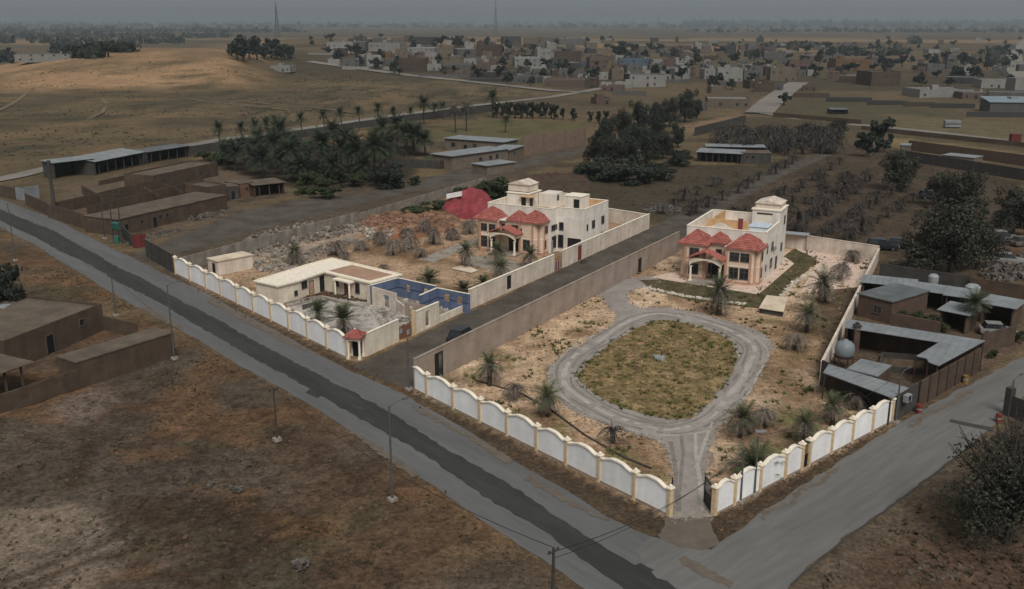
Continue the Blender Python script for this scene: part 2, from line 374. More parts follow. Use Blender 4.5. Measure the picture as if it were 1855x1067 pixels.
# compounds
rc = zone(R_COMP, C(172, 145, 118), 0.5, 0.1)
blot(n1, 0.45, 0.58, C(146, 118, 94), rc, 0.9); blot(n2, 0.52, 0.68, C(110, 86, 66), rc, 0.8); blot(fbm(X / 7, Y / 7, 91, 4), 0.55, 0.66, C(192, 168, 142), rc, 0.8)
east = rc * sstep(-2, 6, sd(PG((1400, 600), (1290, 800), (1300, 930), (1612, 767), (1485, 690), (1560, 540), (1480, 545)), X, Y) + (n2 - .5) * 8)
col = lerpcol(col, east * 0.75, C(114, 92, 72)); blot(n1, 0.5, 0.62, C(98, 84, 54), east, 0.6)
blot(fbm(X / 5, Y / 5, 95, 3), 0.60, 0.70, C(98, 96, 58), rc, 0.7)
lc = zone(L_COMP, C(152, 126, 102), 0.5, 0.1)
blot(n1, 0.48, 0.6, C(112, 88, 66), lc, 0.9); blot(n2, 0.55, 0.68, C(168, 140, 112), lc, 0.6)
red = lc * sstep(-1, 2, sd(PG((640, 400), (760, 385), (835, 385), (830, 420), (740, 440), (640, 420)), X, Y) + (n2 - .5) * 8)
col = lerpcol(col, red * 0.9, C(142, 92, 66))
rub = lc * sstep(-1, 2, sd(PG((345, 455), (480, 418), (640, 396), (690, 418), (560, 455), (450, 480)), X, Y) + (n2 - .5) * 8)
col = lerpcol(col, rub * 0.8, C(146, 130, 116))
# ground behind and beside
zone(PG((1180, 400), (1235, 395), (1560, 250), (1860, 330), (1860, 400), (1700, 480), (1590, 458), (1425, 425)), C(72, 60, 49), 2, 2)
blot(n1, 0.5, 0.64, C(60, 52, 40), sstep(-2, 2, sd(PG((880, 300), (1250, 250), (1560, 250), (1860, 330), (1860, 420), (1590, 458), (1425, 425), (1100, 395)), X, Y)), 0.7)
zone(PG((1010, 335), (1180, 300), (1400, 300), (1560, 262), (1235, 395), (1100, 395)), C(66, 58, 46), 2, 2)
zone(PG((240, 470), (330, 425), (560, 352), (760, 325), (880, 300), (1062, 262), (1062, 280), (880, 340), (640, 410), (330, 500)), C(78, 68, 56), 1.5, 1)
zone(PG((380, 320), (400, 275), (700, 235), (770, 262), (745, 330), (560, 345)), C(58, 50, 38), 2, 2)
zone(PG((560, 262), (690, 232), (740, 232), (690, 250), (600, 268)), C(118, 92, 66), 1, 2, 0.8)
zone(PG((770, 240), (880, 215), (1060, 222), (1060, 240), (920, 268), (800, 268)), C(84, 78, 52), 2, 2)
zone(PG((100, 340), (260, 305), (400, 300), (520, 345), (400, 400), (330, 440), (240, 430), (180, 395)), C(92, 78, 64), 2, 2)
blot(n2, 0.52, 0.66, C(66, 56, 46), sstep(-2, 2, sd(PG((180, 420), (320, 390), (470, 350), (560, 350), (330, 450)), X, Y)), 0.8)
zone(PG((1402, 212), (1440, 170), (1560, 172), (1860, 235), (1860, 255), (1700, 240)), C(74, 68, 50), 3, 3)
zone(PG((1600, 205), (1860, 225), (1860, 262), (1640, 240)), C(92, 82, 60), 4, 3)
zone(PG((1560, 255), (1640, 250), (1860, 280), (1860, 300), (1650, 275)), C(112, 96, 68), 3, 3)
zone(PG((1780, 420), (1860, 420), (1860, 510), (1700, 500)), C(80, 62, 50), 2, 2)
zone(PG((1230, 230), (1340, 205), (1345, 220), (1250, 245)), C(112, 92, 72), 2, 2)
zone(PG((1480, 520), (1590, 470), (1860, 500), (1860, 620), (1720, 740), (1612, 766), (1485, 690)), C(84, 70, 56), 0.6, 0.3)
# low relief, kept off the roads, walls and yards
flat = np.full(X.shape, 1.0)
flat = sstep(1.5, 7, sd([(-400, -300), (400, -300), (400, 40)] + PG((1400, 1100), (1060, 1080), (920, 985), (612, 775), (324, 605), (135, 497), (2, 420), (-300, 270)) + [(-400, 180)], X, Y))
Z = Z + flat * ((n1 - 0.5) * 0.9 + (n2 - 0.5) * 0.42) - flat * 0.05
rel2 = sstep(300, 420, D) * (1 - sstep(3000, 5000, D)); Z = Z + rel2 * (n3 - 0.5) * 1.2
ny, nx = X.shape
vv = np.stack([X, Y, Z], -1).reshape(-1, 3)
idx = np.arange(ny * nx).reshape(ny, nx)
ff = np.stack([idx[:-1, :-1], idx[:-1, 1:], idx[1:, 1:], idx[1:, :-1]], -1).reshape(-1, 4)
gme = bpy.data.meshes.new('ground')
gme.vertices.add(len(vv)); gme.vertices.foreach_set('co', vv.ravel())
gme.loops.add(ff.size); gme.loops.foreach_set('vertex_index', ff.ravel().astype(np.int32))
gme.polygons.add(len(ff)); gme.polygons.foreach_set('loop_start', np.arange(0, ff.size, 4, dtype=np.int32)); gme.polygons.foreach_set('loop_total', np.full(len(ff), 4, np.int32))
gme.update(calc_edges=True); gme.polygons.foreach_set('use_smooth', [True] * len(ff))
ca = gme.color_attributes.new('soil', 'FLOAT_COLOR', 'POINT')
ca.data.foreach_set('color', np.concatenate([col, np.ones(X.shape + (1,))], -1).reshape(-1).astype(np.float32))
def soilmat():
    m = bpy.data.materials.new('soil'); m.use_nodes = True; t = m.node_tree; t.nodes.clear(); N = t.nodes.new; L = t.links.new
    o = N('ShaderNodeOutputMaterial'); b = N('ShaderNodeBsdfPrincipled'); L(b.outputs[0], o.inputs[0]); b.inputs['Roughness'].default_value = 1; b.inputs['Specular IOR Level'].default_value = 0.1
    a = N('ShaderNodeAttribute'); a.attribute_name = 'soil'
    g = N('ShaderNodeNewGeometry'); c = a.outputs['Color']
    for sc, lo, hi, r in ((0.11, 0.78, 1.22, 0.6), (0.6, 0.60, 1.40, 0.75), (2.4, 0.55, 1.45, 0.75)):
        n = N('ShaderNodeTexNoise'); n.inputs['Scale'].default_value = sc; n.inputs['Detail'].default_value = 5; n.inputs['Roughness'].default_value = r; L(g.outputs['Position'], n.inputs['Vector'])
        mr = N('ShaderNodeMapRange'); mr.inputs[1].default_value = 0.3; mr.inputs[2].default_value = 0.7; mr.inputs[3].default_value = lo; mr.inputs[4].default_value = hi; L(n.outputs[0], mr.inputs[0])
        x = N('ShaderNodeMix'); x.data_type = 'RGBA'; x.blend_type = 'MULTIPLY'; x.inputs[0].default_value = 1; L(c, x.inputs[6]); L(mr.outputs[0], x.inputs[7]); c = x.outputs[2]
    L(c, b.inputs['Base Color'])
    n = N('ShaderNodeTexNoise'); n.inputs['Scale'].default_value = 1.1; n.inputs['Detail'].default_value = 6; n.inputs['Roughness'].default_value = 0.7; L(g.outputs['Position'], n.inputs['Vector'])
    bn = N('ShaderNodeBump'); bn.inputs['Strength'].default_value = 0.9; bn.inputs['Distance'].default_value = 0.22; L(n.outputs[0], bn.inputs['Height']); L(bn.outputs[0], b.inputs['Normal'])
    return m
go = bpy.data.objects.new('ground', gme); gme.materials.append(soilmat()); COL.objects.link(go); go['kind'] = 'structure'
# ------------------------------------------------------------------ roads and paved sheets
def ragged(pts, step=1.0, amp=0.25, seed=0, closed=True):
    pts = [Vector((p[0], p[1], 0)) for p in pts]; r = random.Random(seed); outp = []; n = len(pts)
    for i in range(n if closed else n - 1):
        a, b = pts[i], pts[(i + 1) % n]; k = max(1, int((b - a).length / step))
        for j in range(k):
            p = a.lerp(b, j / k); ph = (p.x * 0.7 + p.y * 0.9 + seed)
            outp.append((p.x + r.uniform(-amp, amp) + amp * math.sin(ph * 1.1), p.y + r.uniform(-amp, amp) + amp * math.cos(ph * 0.83)))
    if not closed: outp.append((pts[-1].x, pts[-1].y))
    return outp
import mathutils.geometry as mg
def sheet(poly, z):
    vs = [Vector((p[0], p[1], 0)) for p in poly]
    tris = mg.tessellate_polygon([vs]); mb = MB()
    fs = []
    for t in tris:
        a, b, c = (vs[i] for i in t)
        fs.append(t if (b - a).cross(c - a).z > 0 else t[::-1])
    mb.add([(p[0], p[1], z) for p in poly], fs); return mb
def smooth_poly(pts, n=4, closed=True):
    pts = [Vector((p[0], p[1], 0)) for p in pts]; o = []; m = len(pts)
    for i in range(m):
        p0, p1, p2, p3 = (pts[(i + k - 1) % m] for k in range(4))
        for j in range(n):
            t = j / n; q = 0.5 * ((2 * p1) + (p2 - p0) * t + (2 * p0 - 5 * p1 + 4 * p2 - p3) * t * t + (3 * p1 - p0 - 3 * p2 + p3) * t ** 3); o.append((q.x, q.y))
    return o
M_asph = mat('worn_asphalt', C(97, 96, 95), C(88, 87, 86), 0.35, 0.95, 0.01, fine=(1.7, 0.10), stretch=(math.radians(-50), 0.12), coord='World', bscale=9, spec=0.1)  # road colours are darkened to carry the dimming of the surroundings
M_asphd = mat('dark_asphalt', C(62, 61, 60), C(52, 51, 50), 0.5, 0.95, 0.01, fine=(1.9, 0.11), stretch=(math.radians(-50), 0.15), coord='World', bscale=9, spec=0.1)
M_asphs = mat('dusty_asphalt', C(104, 102, 99), C(97, 94, 91), 0.4, 0.95, 0.01, fine=(1.6, 0.10), stretch=(math.radians(42), 0.12), coord='World', bscale=9, spec=0.1)
M_lane = mat('grey_dirt', C(88, 81, 74), C(66, 60, 54), 0.22, 0.98, 0.05, fine=(1.4, 0.13), coord='World', bscale=3, spec=0.1)
M_gravel = mat('pale_gravel', C(148, 140, 133), C(126, 118, 111), 0.18, 0.98, 0.08, fine=(1.6, 0.12), coord='World', bscale=4, spec=0.1, c3=C(138, 130, 123))
M_island = mat('island_soil', C(144, 120, 90), C(86, 74, 50), 0.5, 0.98, 0.15, fine=(1.6, 0.42), coord='World', bscale=2.5, spec=0.1, c3=C(112, 98, 66))
M_lawn = mat('dry_lawn', C(92, 82, 60), C(64, 57, 40), 0.5, 0.98, 0.08, fine=(1.6, 0.3), coord='World', bscale=4, spec=0.1)
M_paleroad = mat('pale_road', C(126, 120, 112), C(108, 102, 95), 0.05, 0.95, fine=(0.5, 0.06), coord='World', spec=0.1)
M_drift = mat('sand_drift', C(100, 90, 79), C(88, 79, 70), 0.5, 0.98, 0.02, fine=(1.5, 0.12), coord='World')
M_tarband = mat('tar_band', C(62, 60, 57), None, 1, 0.9, coord='World')
def Gp(l): return [tuple(G(*p)[:2]) for p in l]
struct('main_road', sheet(ragged(Gp(ROAD_N + ROAD_S), 1.2, 0.10, 3), 0.03), M_asph)
DS_N = [(-260, 257), (2, 381), (98, 418), (169, 459), (330, 545), (504, 641), (590, 685), (672, 729), (800, 805), (950, 898), (1100, 993), (1235, 1075), (1400, 1180)]
DS_S = [(1350, 1210), (1170, 1090), (1080, 1033), (980, 961), (848, 877), (760, 822), (680, 772), (600, 727), (480, 661), (300, 556), (134, 466), (2, 400), (-280, 262)]
struct('dark_road_strip', sheet(ragged(Gp(DS_N + DS_S), 0.8, 0.16, 5), 0.045), M_asphd)
struct('road_patch', sheet(ragged(PG((640, 733), (665, 740), (658, 745), (636, 739)), 0.5, 0.08, 2), 0.06), M_tarband)
SIDE = [(1180, 972), (1286, 997), (1318, 975), (1362, 942), (1484, 860), (1612, 778), (1700, 727), (1855, 645), (2100, 530), (2300, 560), (2100, 640), (1855, 716), (1769, 799), (1701, 851), (1600, 926), (1527, 977), (1454, 1038), (1428, 1063), (1420, 1100), (1440, 1250), (1300, 1200), (1150, 1000)]
struct('side_road', sheet(ragged(Gp(SIDE), 1.0, 0.10, 9), 0.038), M_asphs)
struct('road_seam', sheet([tuple(G(*p)[:2]) for p in ((1430, 1060), (1456, 1037), (1529, 976), (1602, 925), (1702, 850), (1769, 798), (1771, 800), (1704, 853), (1604, 928), (1531, 979), (1458, 1041), (1434, 1063))], 0.05), M_tarband)
struct('speed_hump', sheet(PG((1722, 760), (1760, 768), (1800, 775), (1798, 782), (1758, 774), (1720, 765)), 0.055), M_tarband)
struct('dirt_lane', sheet(ragged(PG((641, 664), (700, 690), (752, 706), (1228, 446), (1300, 385), (1420, 318), (1500, 284), (1545, 262), (1530, 258), (1480, 278), (1390, 312), (1255, 375), (1180, 412)), 1.2, 0.18, 11), 0.02), M_lane)
struct('back_lane', sheet(ragged(PG((216, 474), (262, 466), (330, 458), (500, 408), (700, 357), (880, 322), (1000, 290), (1062, 272), (1062, 262), (1000, 276), (930, 292), (860, 300), (742, 333), (630, 356), (544, 362), (468, 376), (405, 394), (330, 425), (270, 448)), 1.4, 0.25, 12), 0.016), M_lane)
TRACK = smooth_poly(Gp([(995, 680), (1010, 650), (1076, 609), (1118, 580), (1100, 552), (1086, 530), (1112, 512), (1172, 500), (1196, 512), (1140, 528), (1150, 556), (1203, 557), (1270, 568), (1351, 592), (1397, 620), (1384, 660), (1359, 703), (1337, 736), (1304, 768), (1284, 830), (1284, 880), (1289, 934), (1250, 938), (1217, 936), (1218, 870), (1210, 820), (1176, 793), (1111, 774), (1041, 745), (1002, 712)]))
struct('gravel_track', sheet(ragged(TRACK, 0.9, 0.13, 4), 0.02), M_gravel)
ISL = smooth_poly(Gp([(1052, 671), (1054, 692), (1073, 711), (1110, 730), (1149, 744), (1203, 757), (1248, 757), (1268, 742), (1300, 712), (1318, 687), (1335, 647), (1321, 617), (1283, 598), (1211, 581), (1165, 590), (1111, 620), (1079, 647)]))
struct('track_island', sheet(ragged(ISL, 0.8, 0.16, 6), 0.05), M_island)
struct('gate_apron', sheet(ragged(PG((1207, 940), (1290, 938), (1300, 985), (1270, 996), (1230, 990), (1192, 970)), 0.5, 0.16, 8), 0.05), M_drift)
struct('driveway_slab', sheet(PG((1216, 928), (1290, 926), (1291, 938), (1213, 940)), 0.07), M_concrete)
struct('villa_lawn', sheet(ragged(PG((1160, 508), (1180, 526), (1260, 545), (1385, 560), (1400, 548), (1482, 472), (1440, 450), (1425, 460), (1372, 520), (1229, 503)), 1, 0.1, 3), 0.022), M_lawn)
struct('villa_terrace', sheet(PG((1177, 503), (1374, 534), (1439, 478), (1422, 466), (1372, 512), (1232, 490)), 0.06), M_paver)
struct('villa_back_paving', sheet(PG((1420, 437), (1590, 471), (1555, 520), (1450, 530), (1484, 470), (1430, 447)), 0.014), M_paver)
M_drift = mat('sand_drift', C(100, 90, 79), C(92, 84, 75), 0.5, 0.98, 0.02, fine=(1.5, 0.12), coord='World')
for k_, pts_ in enumerate((((1240, 1010), (1275, 1025), (1330, 1058), (1320, 1062), (1262, 1038), (1232, 1020)), ((380, 540), (470, 588), (560, 634), (555, 638), (460, 592), (376, 546)), ((760, 735), (840, 782), (930, 838), (922, 842), (830, 788), (752, 738)), ((960, 860), (1040, 905), (1100, 940), (1090, 944), (1030, 912), (950, 866)), ((640, 780), (700, 822), (760, 862), (752, 866), (690, 828), (632, 784)), ((1370, 940), (1440, 896), (1520, 846), (1525, 850), (1446, 902), (1376, 946)), ((250, 556), (330, 600), (338, 596), (270, 556)), ((1640, 772), (1700, 738), (1760, 706), (1764, 710), (1704, 744), (1644, 778)))):
    struct('sand_drift', sheet(ragged(Gp(pts_), 0.35, 0.24, 20 + k_), 0.065), M_drift)
for k_, pts_ in enumerate((((560, 706), (584, 716), (576, 722), (552, 712)), ((905, 905), (925, 917), (918, 922), (898, 910)), ((1160, 1020), (1185, 1034), (1176, 1040), (1152, 1026)), ((300, 530), (330, 546), (322, 551), (292, 535)))):
    struct('road_patch', sheet(ragged(Gp(pts_), 0.5, 0.07, 40 + k_), 0.072), M_asphd)
M_rut = mat('wheel_rut', C(124, 116, 110), C(108, 101, 95), 0.4, 0.98, 0.03, fine=(1.8, 0.15), coord='World')
M_rutl = mat('pale_rut', C(160, 153, 146), C(146, 139, 132), 0.4, 0.98, 0.03, fine=(1.8, 0.12), coord='World')
def rutline(pp, off, w, z, m, seed, closed=True):
    q = [Vector((p_[0], p_[1], 0)) for p_ in (smooth_poly(Gp(pp), 6) if closed else [tuple(v) for v in Gp(pp)])]; r_ = random.Random(seed); n = len(q); L_, R_ = [], []
    for i, p_ in enumerate(q):
        d = (q[(i + 1) % n] - q[i - 1]) if closed else (q[min(i + 1, n - 1)] - q[max(i - 1, 0)]); d.normalize(); nn = Vector((-d.y, d.x, 0)); o_ = off + 0.12 * math.sin(i * 0.7 + seed); ww = w * r_.uniform(0.5, 1.3)
        L_.append(p_ + nn * (o_ + ww)); R_.append(p_ + nn * (o_ - ww))
    vs_ = []; 
    for a_, b_ in zip(L_, R_): vs_ += [(a_.x, a_.y, z), (b_.x, b_.y, z)]
    fs_ = [(2 * i, 2 * i + 1, (2 * i + 3) % (2 * n), (2 * i + 2) % (2 * n)) for i in range(n if closed else n - 1) if r_.random() > 0.16]
    struct('wheel_rut', MB().add(vs_, fs_), m)
RING = [(1022, 672), (1032, 706), (1090, 744), (1160, 770), (1222, 778), (1282, 760), (1325, 712), (1352, 672), (1366, 632), (1330, 602), (1270, 582), (1205, 569), (1150, 577), (1096, 610), (1048, 640)]
for k_, (o_, w_, m_) in enumerate(((-0.9, 0.16, M_rut), (0.8, 0.15, M_rut), (0.0, 0.3, M_rutl), (1.5, 0.12, M_rut), (-1.6, 0.14, M_rutl))): rutline(RING, o_, w_, 0.026 + 0.003 * k_, m_, k_)
for k_, pp_ in enumerate(([(1235, 790), (1240, 820), (1236, 860), (1232, 900), (1230, 930)], [(1262, 785), (1262, 820), (1268, 870), (1272, 928)], [(1225, 785), (1215, 800), (1222, 850), (1224, 925)], [(1290, 765), (1275, 800), (1258, 850), (1252, 930)])): rutline(pp_, 0, 0.18, 0.042 + 0.002 * k_, (M_rut, M_rutl)[k_ % 2], 10 + k_, False)
# far roads
def P3(l): return [P(*p) for p in l]
def ribbon(pts, w, dz=0.25):
    mb = MB(); pts = [Vector(p) for p in pts]; q = []
    for i in range(len(pts) - 1):
        k = max(1, int((pts[i + 1] - pts[i]).length / 12))
        for j in range(k): q.append(pts[i].lerp(pts[i + 1], j / k))
    q.append(pts[-1]); vs = []
    for i, p in enumerate(q):
        d = q[min(i + 1, len(q) - 1)] - q[max(i - 1, 0)]; d.z = 0; d.normalize(); n = Vector((-d.y, d.x, 0)) * w / 2
        for s_ in (1, -1):
            a = p + n * s_; vs.append((a.x, a.y, float(terrain(a.x, a.y)) + dz))
    return mb.add(vs, [(2 * i, 2 * i + 1, 2 * i + 3, 2 * i + 2) for i in range(len(q) - 1)])
M_trail = mat('trail_sand', C(112, 96, 76), C(94, 80, 62), 0.1, 1.0, fine=(0.5, 0.15), coord='World')
struct('grove_road', ribbon(P3([(-30, 331), (20, 322), (100, 303), (260, 278), (400, 254), (547, 234), (700, 212), (840, 194), (930, 184), (1000, 176), (1080, 162), (1110, 156)]), 6.5), M_paleroad)
for tr_ in ([(-10, 205), (20, 190), (45, 172), (60, 160)], [(160, 216), (185, 205), (195, 190), (185, 178)], [(330, 178), (420, 190), (520, 200)], [(430, 184), (560, 195), (640, 205)]): struct('dirt_trail', ribbon(P3(tr_), 2.0, 0.3), M_trail)
struct('town_road', ribbon(P3([(560, 112), (640, 123), (740, 137), (840, 147), (930, 157), (1010, 166), (1060, 168)]), 9, 0.5), M_paleroad)
struct('east_road', ribbon(P3([(1380, 205), (1420, 211), (1480, 222), (1600, 231), (1720, 244), (1870, 262)]), 7, 0.3), M_paleroad)
struct('town_street', ribbon(P3([(1375, 206), (1398, 184), (1425, 164), (1448, 150)]), 13, 0.5), M_paleroad)
struct('far_road', ribbon(P3([(1862, 150), (1835, 125), (1838, 100), (1850, 82), (1862, 70)]), 16, 0.5), M_paleroad)
# ------------------------------------------------------------------ shared building pieces
CACHE = {}
def cmesh(key, fn):
    if key not in CACHE: CACHE[key] = fn()
    return CACHE[key]
def window(parent, x, y, z, rz, w, h, fm=None, pm=None, mull=1, name='window'):
    """centre-bottom at (x,y,z) on a wall that faces -y when rz = 0"""
    fm = fm or M_frame; pm = pm or M_glass
    def fr():
        mb = MB(); t = min(0.10, w * 0.14)
        mb.box(-w / 2 - t, -0.09, -t, w / 2 + t, 0.03, 0); mb.box(-w / 2 - t, -0.07, h, w / 2 + t, 0.03, h + t)
        mb.box(-w / 2 - t, -0.07, 0, -w / 2, 0.03, h); mb.box(w / 2, -0.07, 0, w / 2 + t, 0.03, h)
        for k in range(mull): xx = -w / 2 + w * (k + 1) / (mull + 1); mb.box(xx - 0.03, -0.05, 0, xx + 0.03, 0.02, h)
        if mull and h > 1: mb.box(-w / 2, -0.045, h * 0.66, w / 2, 0.02, h * 0.66 + 0.05)
        return mb.mesh('window', fm)
    def pn(): return MB().box(-w / 2, -0.03, 0, w / 2, 0.02, h).mesh('pane', pm)
    k = (round(w, 2), round(h, 2), fm.name, mull)
    o = obj(name, cmesh(('wf',) + k, fr), parent=parent, loc=(x, y, z), rz=rz)
    obj('pane', cmesh(('wp', round(w, 2), round(h, 2), pm.name), pn), parent=o); return o
def door(parent, x, y, z, rz, w, h, m=None, fm=None, handle=True):
    m = m or M_wood; fm = fm or M_frame
    def fr():
        mb = MB(); t = 0.09
        mb.box(-w / 2 - t, -0.07, 0, -w / 2, 0.03, h + t); mb.box(w / 2, -0.07, 0, w / 2 + t, 0.03, h + t); mb.box(-w / 2, -0.07, h, w / 2, 0.03, h + t)
        return mb.mesh('door', fm)
    def lf():
        mb = MB(); mb.box(-w / 2, -0.03, 0, w / 2, 0.02, h)
        mb.box(-w * 0.38, -0.045, h * 0.1, w * 0.38, -0.028, h * 0.42); mb.box(-w * 0.38, -0.045, h * 0.52, w * 0.38, -0.028, h * 0.9); return mb.mesh('door_leaf', m)
    o = obj('door', cmesh(('df', round(w, 2), round(h, 2), fm.name), fr), parent=parent, loc=(x, y, z), rz=rz)
    obj('door_leaf', cmesh(('dl', round(w, 2), round(h, 2), m.name), lf), parent=o); return o
def wallmesh(Ln, z0, z1, t, ops=()):
    mb = MB(); xs_ = sorted({0, Ln, *[o[0] for o in ops], *[o[1] for o in ops]}); zs_ = sorted({z0, z1, *[o[2] for o in ops], *[o[3] for o in ops]})
    for i in range(len(xs_) - 1):
        run = None
        for j in range(len(zs_) - 1):
            cxm, czm = (xs_[i] + xs_[i + 1]) / 2, (zs_[j] + zs_[j + 1]) / 2
            hole = any(o[0] < cxm < o[1] and o[2] < czm < o[3] for o in ops)
            if hole:
                if run is not None: mb.box(xs_[i], -t / 2, run, xs_[i + 1], t / 2, zs_[j]); run = None
            elif run is None: run = zs_[j]
        if run is not None: mb.box(xs_[i], -t / 2, run, xs_[i + 1], t / 2, z1)
    return mb
def angle(a, b): return math.atan2(b[1] - a[1], b[0] - a[0])
def seg(parent, name, a, b, z0, z1, t, m, ops=()):
    """wall piece between two points given in the parent's frame"""
    return obj(name, wallmesh(math.dist(a[:2], b[:2]), z0, z1, t, ops), m, parent, (a[0], a[1], 0), angle(a, b))
def hip(parent, x0, y0, x1, y1, z0, h, m, n=7, ov=0.35, name='roof'):
    x0 -= ov; y0 -= ov; x1 += ov; y1 += ov; cx_, cy_ = (x0 + x1) / 2, (y0 + y1) / 2; mb = MB()
    mb.box(x0, y0, z0 - 0.12, x1, y1, z0)
    rl = max(0, (x1 - x0) - (y1 - y0)) / 2; rw = max(0, (y1 - y0) - (x1 - x0)) / 2
    def ring(s_, z):
        hx, hy = rl + ((x1 - x0) / 2 - rl) * s_, rw + ((y1 - y0) / 2 - rw) * s_
        return [(cx_ - hx, cy_ - hy, z), (cx_ + hx, cy_ - hy, z), (cx_ + hx, cy_ + hy, z), (cx_ - hx, cy_ + hy, z)]
    for i in range(n):
        a, b = 1 - i / n, 1 - (i + 1) / n; zz = z0 + h * i / n; lip = 0.13
        lo, l2, up = ring(a, zz), ring(a, zz + lip), ring(max(b, 0.002), zz + h / n)
        mb.add(lo + l2, [(k, (k + 1) % 4, 4 + (k + 1) % 4, 4 + k) for k in range(4)])
        mb.add(l2 + up, [(k, (k + 1) % 4, 4 + (k + 1) % 4, 4 + k) for k in range(4)])
    o = obj(name, mb, m, parent)
    rd = MB(); tops = ring(0.002, z0 + h + 0.05); bots = ring(1, z0 + 0.08)
    for k in range(4): rd.tube([bots[k], tops[k]], 0.10, n=5)
    rd.tube([tops[0], tops[2]], 0.11, n=5); obj('ridge_tile', rd, MATS['red_roof_tile'], o); return o
def ac_unit(parent, x, y, z, rz):
    def f():
        mb = MB(); mb.box(-0.4, -0.42, 0, 0.4, -0.04, 0.6); mb.lathe([(0.22, 0), (0.22, 0.03)], 10, (0, 0, 0)); return mb.mesh('ac_unit', M_whitep)
    return obj('ac_unit', cmesh('ac', f), parent=parent, loc=(x, y, z), rz=rz)
# ------------------------------------------------------------------ scalloped compound walls
def scallop(name, label, pxs, line, hw=2.45, hump=0.42, first_half=False, skip=(), pillar_last=True):
    (ax, ay), (bx, by) = line
    pts = [G(x, ay + (by - ay) * (x - ax) / (bx - ax)) for x in pxs]
    a0 = angle(pts[0], pts[-1]); root = thing(name, label, 'wall', pts[0], a0)
    ca, sa = math.cos(a0), math.sin(a0); us = [(p.x - pts[0].x) * ca + (p.y - pts[0].y) * sa for p in pts]
    n = len(us)
    for i in range(n - 1):
        if i in skip: continue
        u0, u1 = us[i] + 0.16, us[i + 1] - 0.16; k = 18; prof = []
        for j in range(k + 1):
            t = j / k; tt = 0.5 + t / 2 if (first_half and i == 0) else t
            b = float(sstep(0.04, 0.40, tt) * (1 - sstep(0.60, 0.96, tt))) * 0.8 + 0.2 * math.sin(math.pi * tt)
            prof.append((u0 + (u1 - u0) * t, hw - 0.15 + hump * b))
        mb = MB(); vs = []; m_ = len(prof)
        for yy in (-0.1, 0.1): vs += [(u, yy, 0) for u, z in prof] + [(u, yy, z) for u, z in prof]
        fs = []
        for j in range(k):
            fs += [(j, j + 1, m_ + j + 1, m_ + j), (2 * m_ + j + 1, 2 * m_ + j, 3 * m_ + j, 3 * m_ + j + 1), (m_ + j, m_ + j + 1, 3 * m_ + j + 1, 3 * m_ + j)]
        fs += [(0, m_, 3 * m_, 2 * m_), (m_ - 1, 2 * m_ - 1 + 2 * m_, 0 + 3 * m_ - 1, m_ - 1)[:0] or (m_ - 1, 3 * m_ - 1, 4 * m_ - 1, 2 * m_ - 1)]
        mb.add(vs, fs); pn = obj('panel', mb, M_panel, root)
        cp = MB(); c_vs = []; 
        for (u, z) in prof: c_vs += [(u, -0.2, z + 0.005), (u, 0.2, z + 0.005), (u, 0.2, z + 0.15), (u, -0.2, z + 0.15)]
        c_fs = [(4 * j + q, 4 * j + 4 + q, 4 * j + 4 + (q + 1) % 4, 4 * j + (q + 1) % 4) for j in range(k) for q in range(4)] + [(0, 1, 2, 3), (4 * k + 3, 4 * k + 2, 4 * k + 1, 4 * k)]
        obj('coping', MB().add(c_vs, c_fs), M_cope, pn)
        obj('plinth', MB().box(u0, -0.13, 0, u1, -0.103, 0.22), M_cement, pn)
    def pil():
        mb = MB(); mb.cbox((0, 0, 0), 0.34, 0.44, hw + 0.12); mb.box(-0.1, -0.235, 0.3, 0.1, -0.22, hw - 0.2); return mb.mesh('pillar', M_tan)
    def cap():
        mb = MB(); z = hw + 0.12; mb.cbox((0, 0, z), 0.52, 0.62, 0.10); mb.cbox((0, 0, z + 0.1), 0.40, 0.5, 0.08)
        mb.lathe([(0.13, 0.18), (0.17, 0.26), (0.10, 0.36), (0.01, 0.38)], 8, (0, 0, z)); return mb.mesh('cap', M_cope)
    for i, u in enumerate(us):
        if first_half and i == 0: continue
        if i == n - 1 and not pillar_last: continue
        p = obj('pillar', cmesh(('pil', hw), pil), parent=root, loc=(u, 0, 0)); obj('cap', cmesh(('cap', hw), cap), parent=p)
    return root
scallop('scalloped_wall', 'white scalloped boundary wall with tan pillars along the main road, before the gravel loop', [750, 775, 822.6, 871, 920, 973.4, 1027, 1086, 1150, 1212.7], ((750, 705), (1213, 935)), first_half=True)
scallop('scalloped_wall', 'white scalloped boundary wall beside the ruined courtyard house, along the main road', [319.7, 346, 375, 402, 431, 461, 493, 525, 559, 594, 631], ((316, 495), (641, 655)), hw=2.75)
scallop('scalloped_wall', 'short white scalloped wall right of the open corner gateway, facing the side road', [1293, 1327.5, 1373.8, 1419.3, 1449.7], ((1295, 932), (1612, 765)))
scallop('scalloped_wall', 'white scalloped wall facing the side road, ending at the metal-roofed sheds', [1463, 1503, 1540.8, 1577, 1613], ((1295, 932), (1612, 765)))
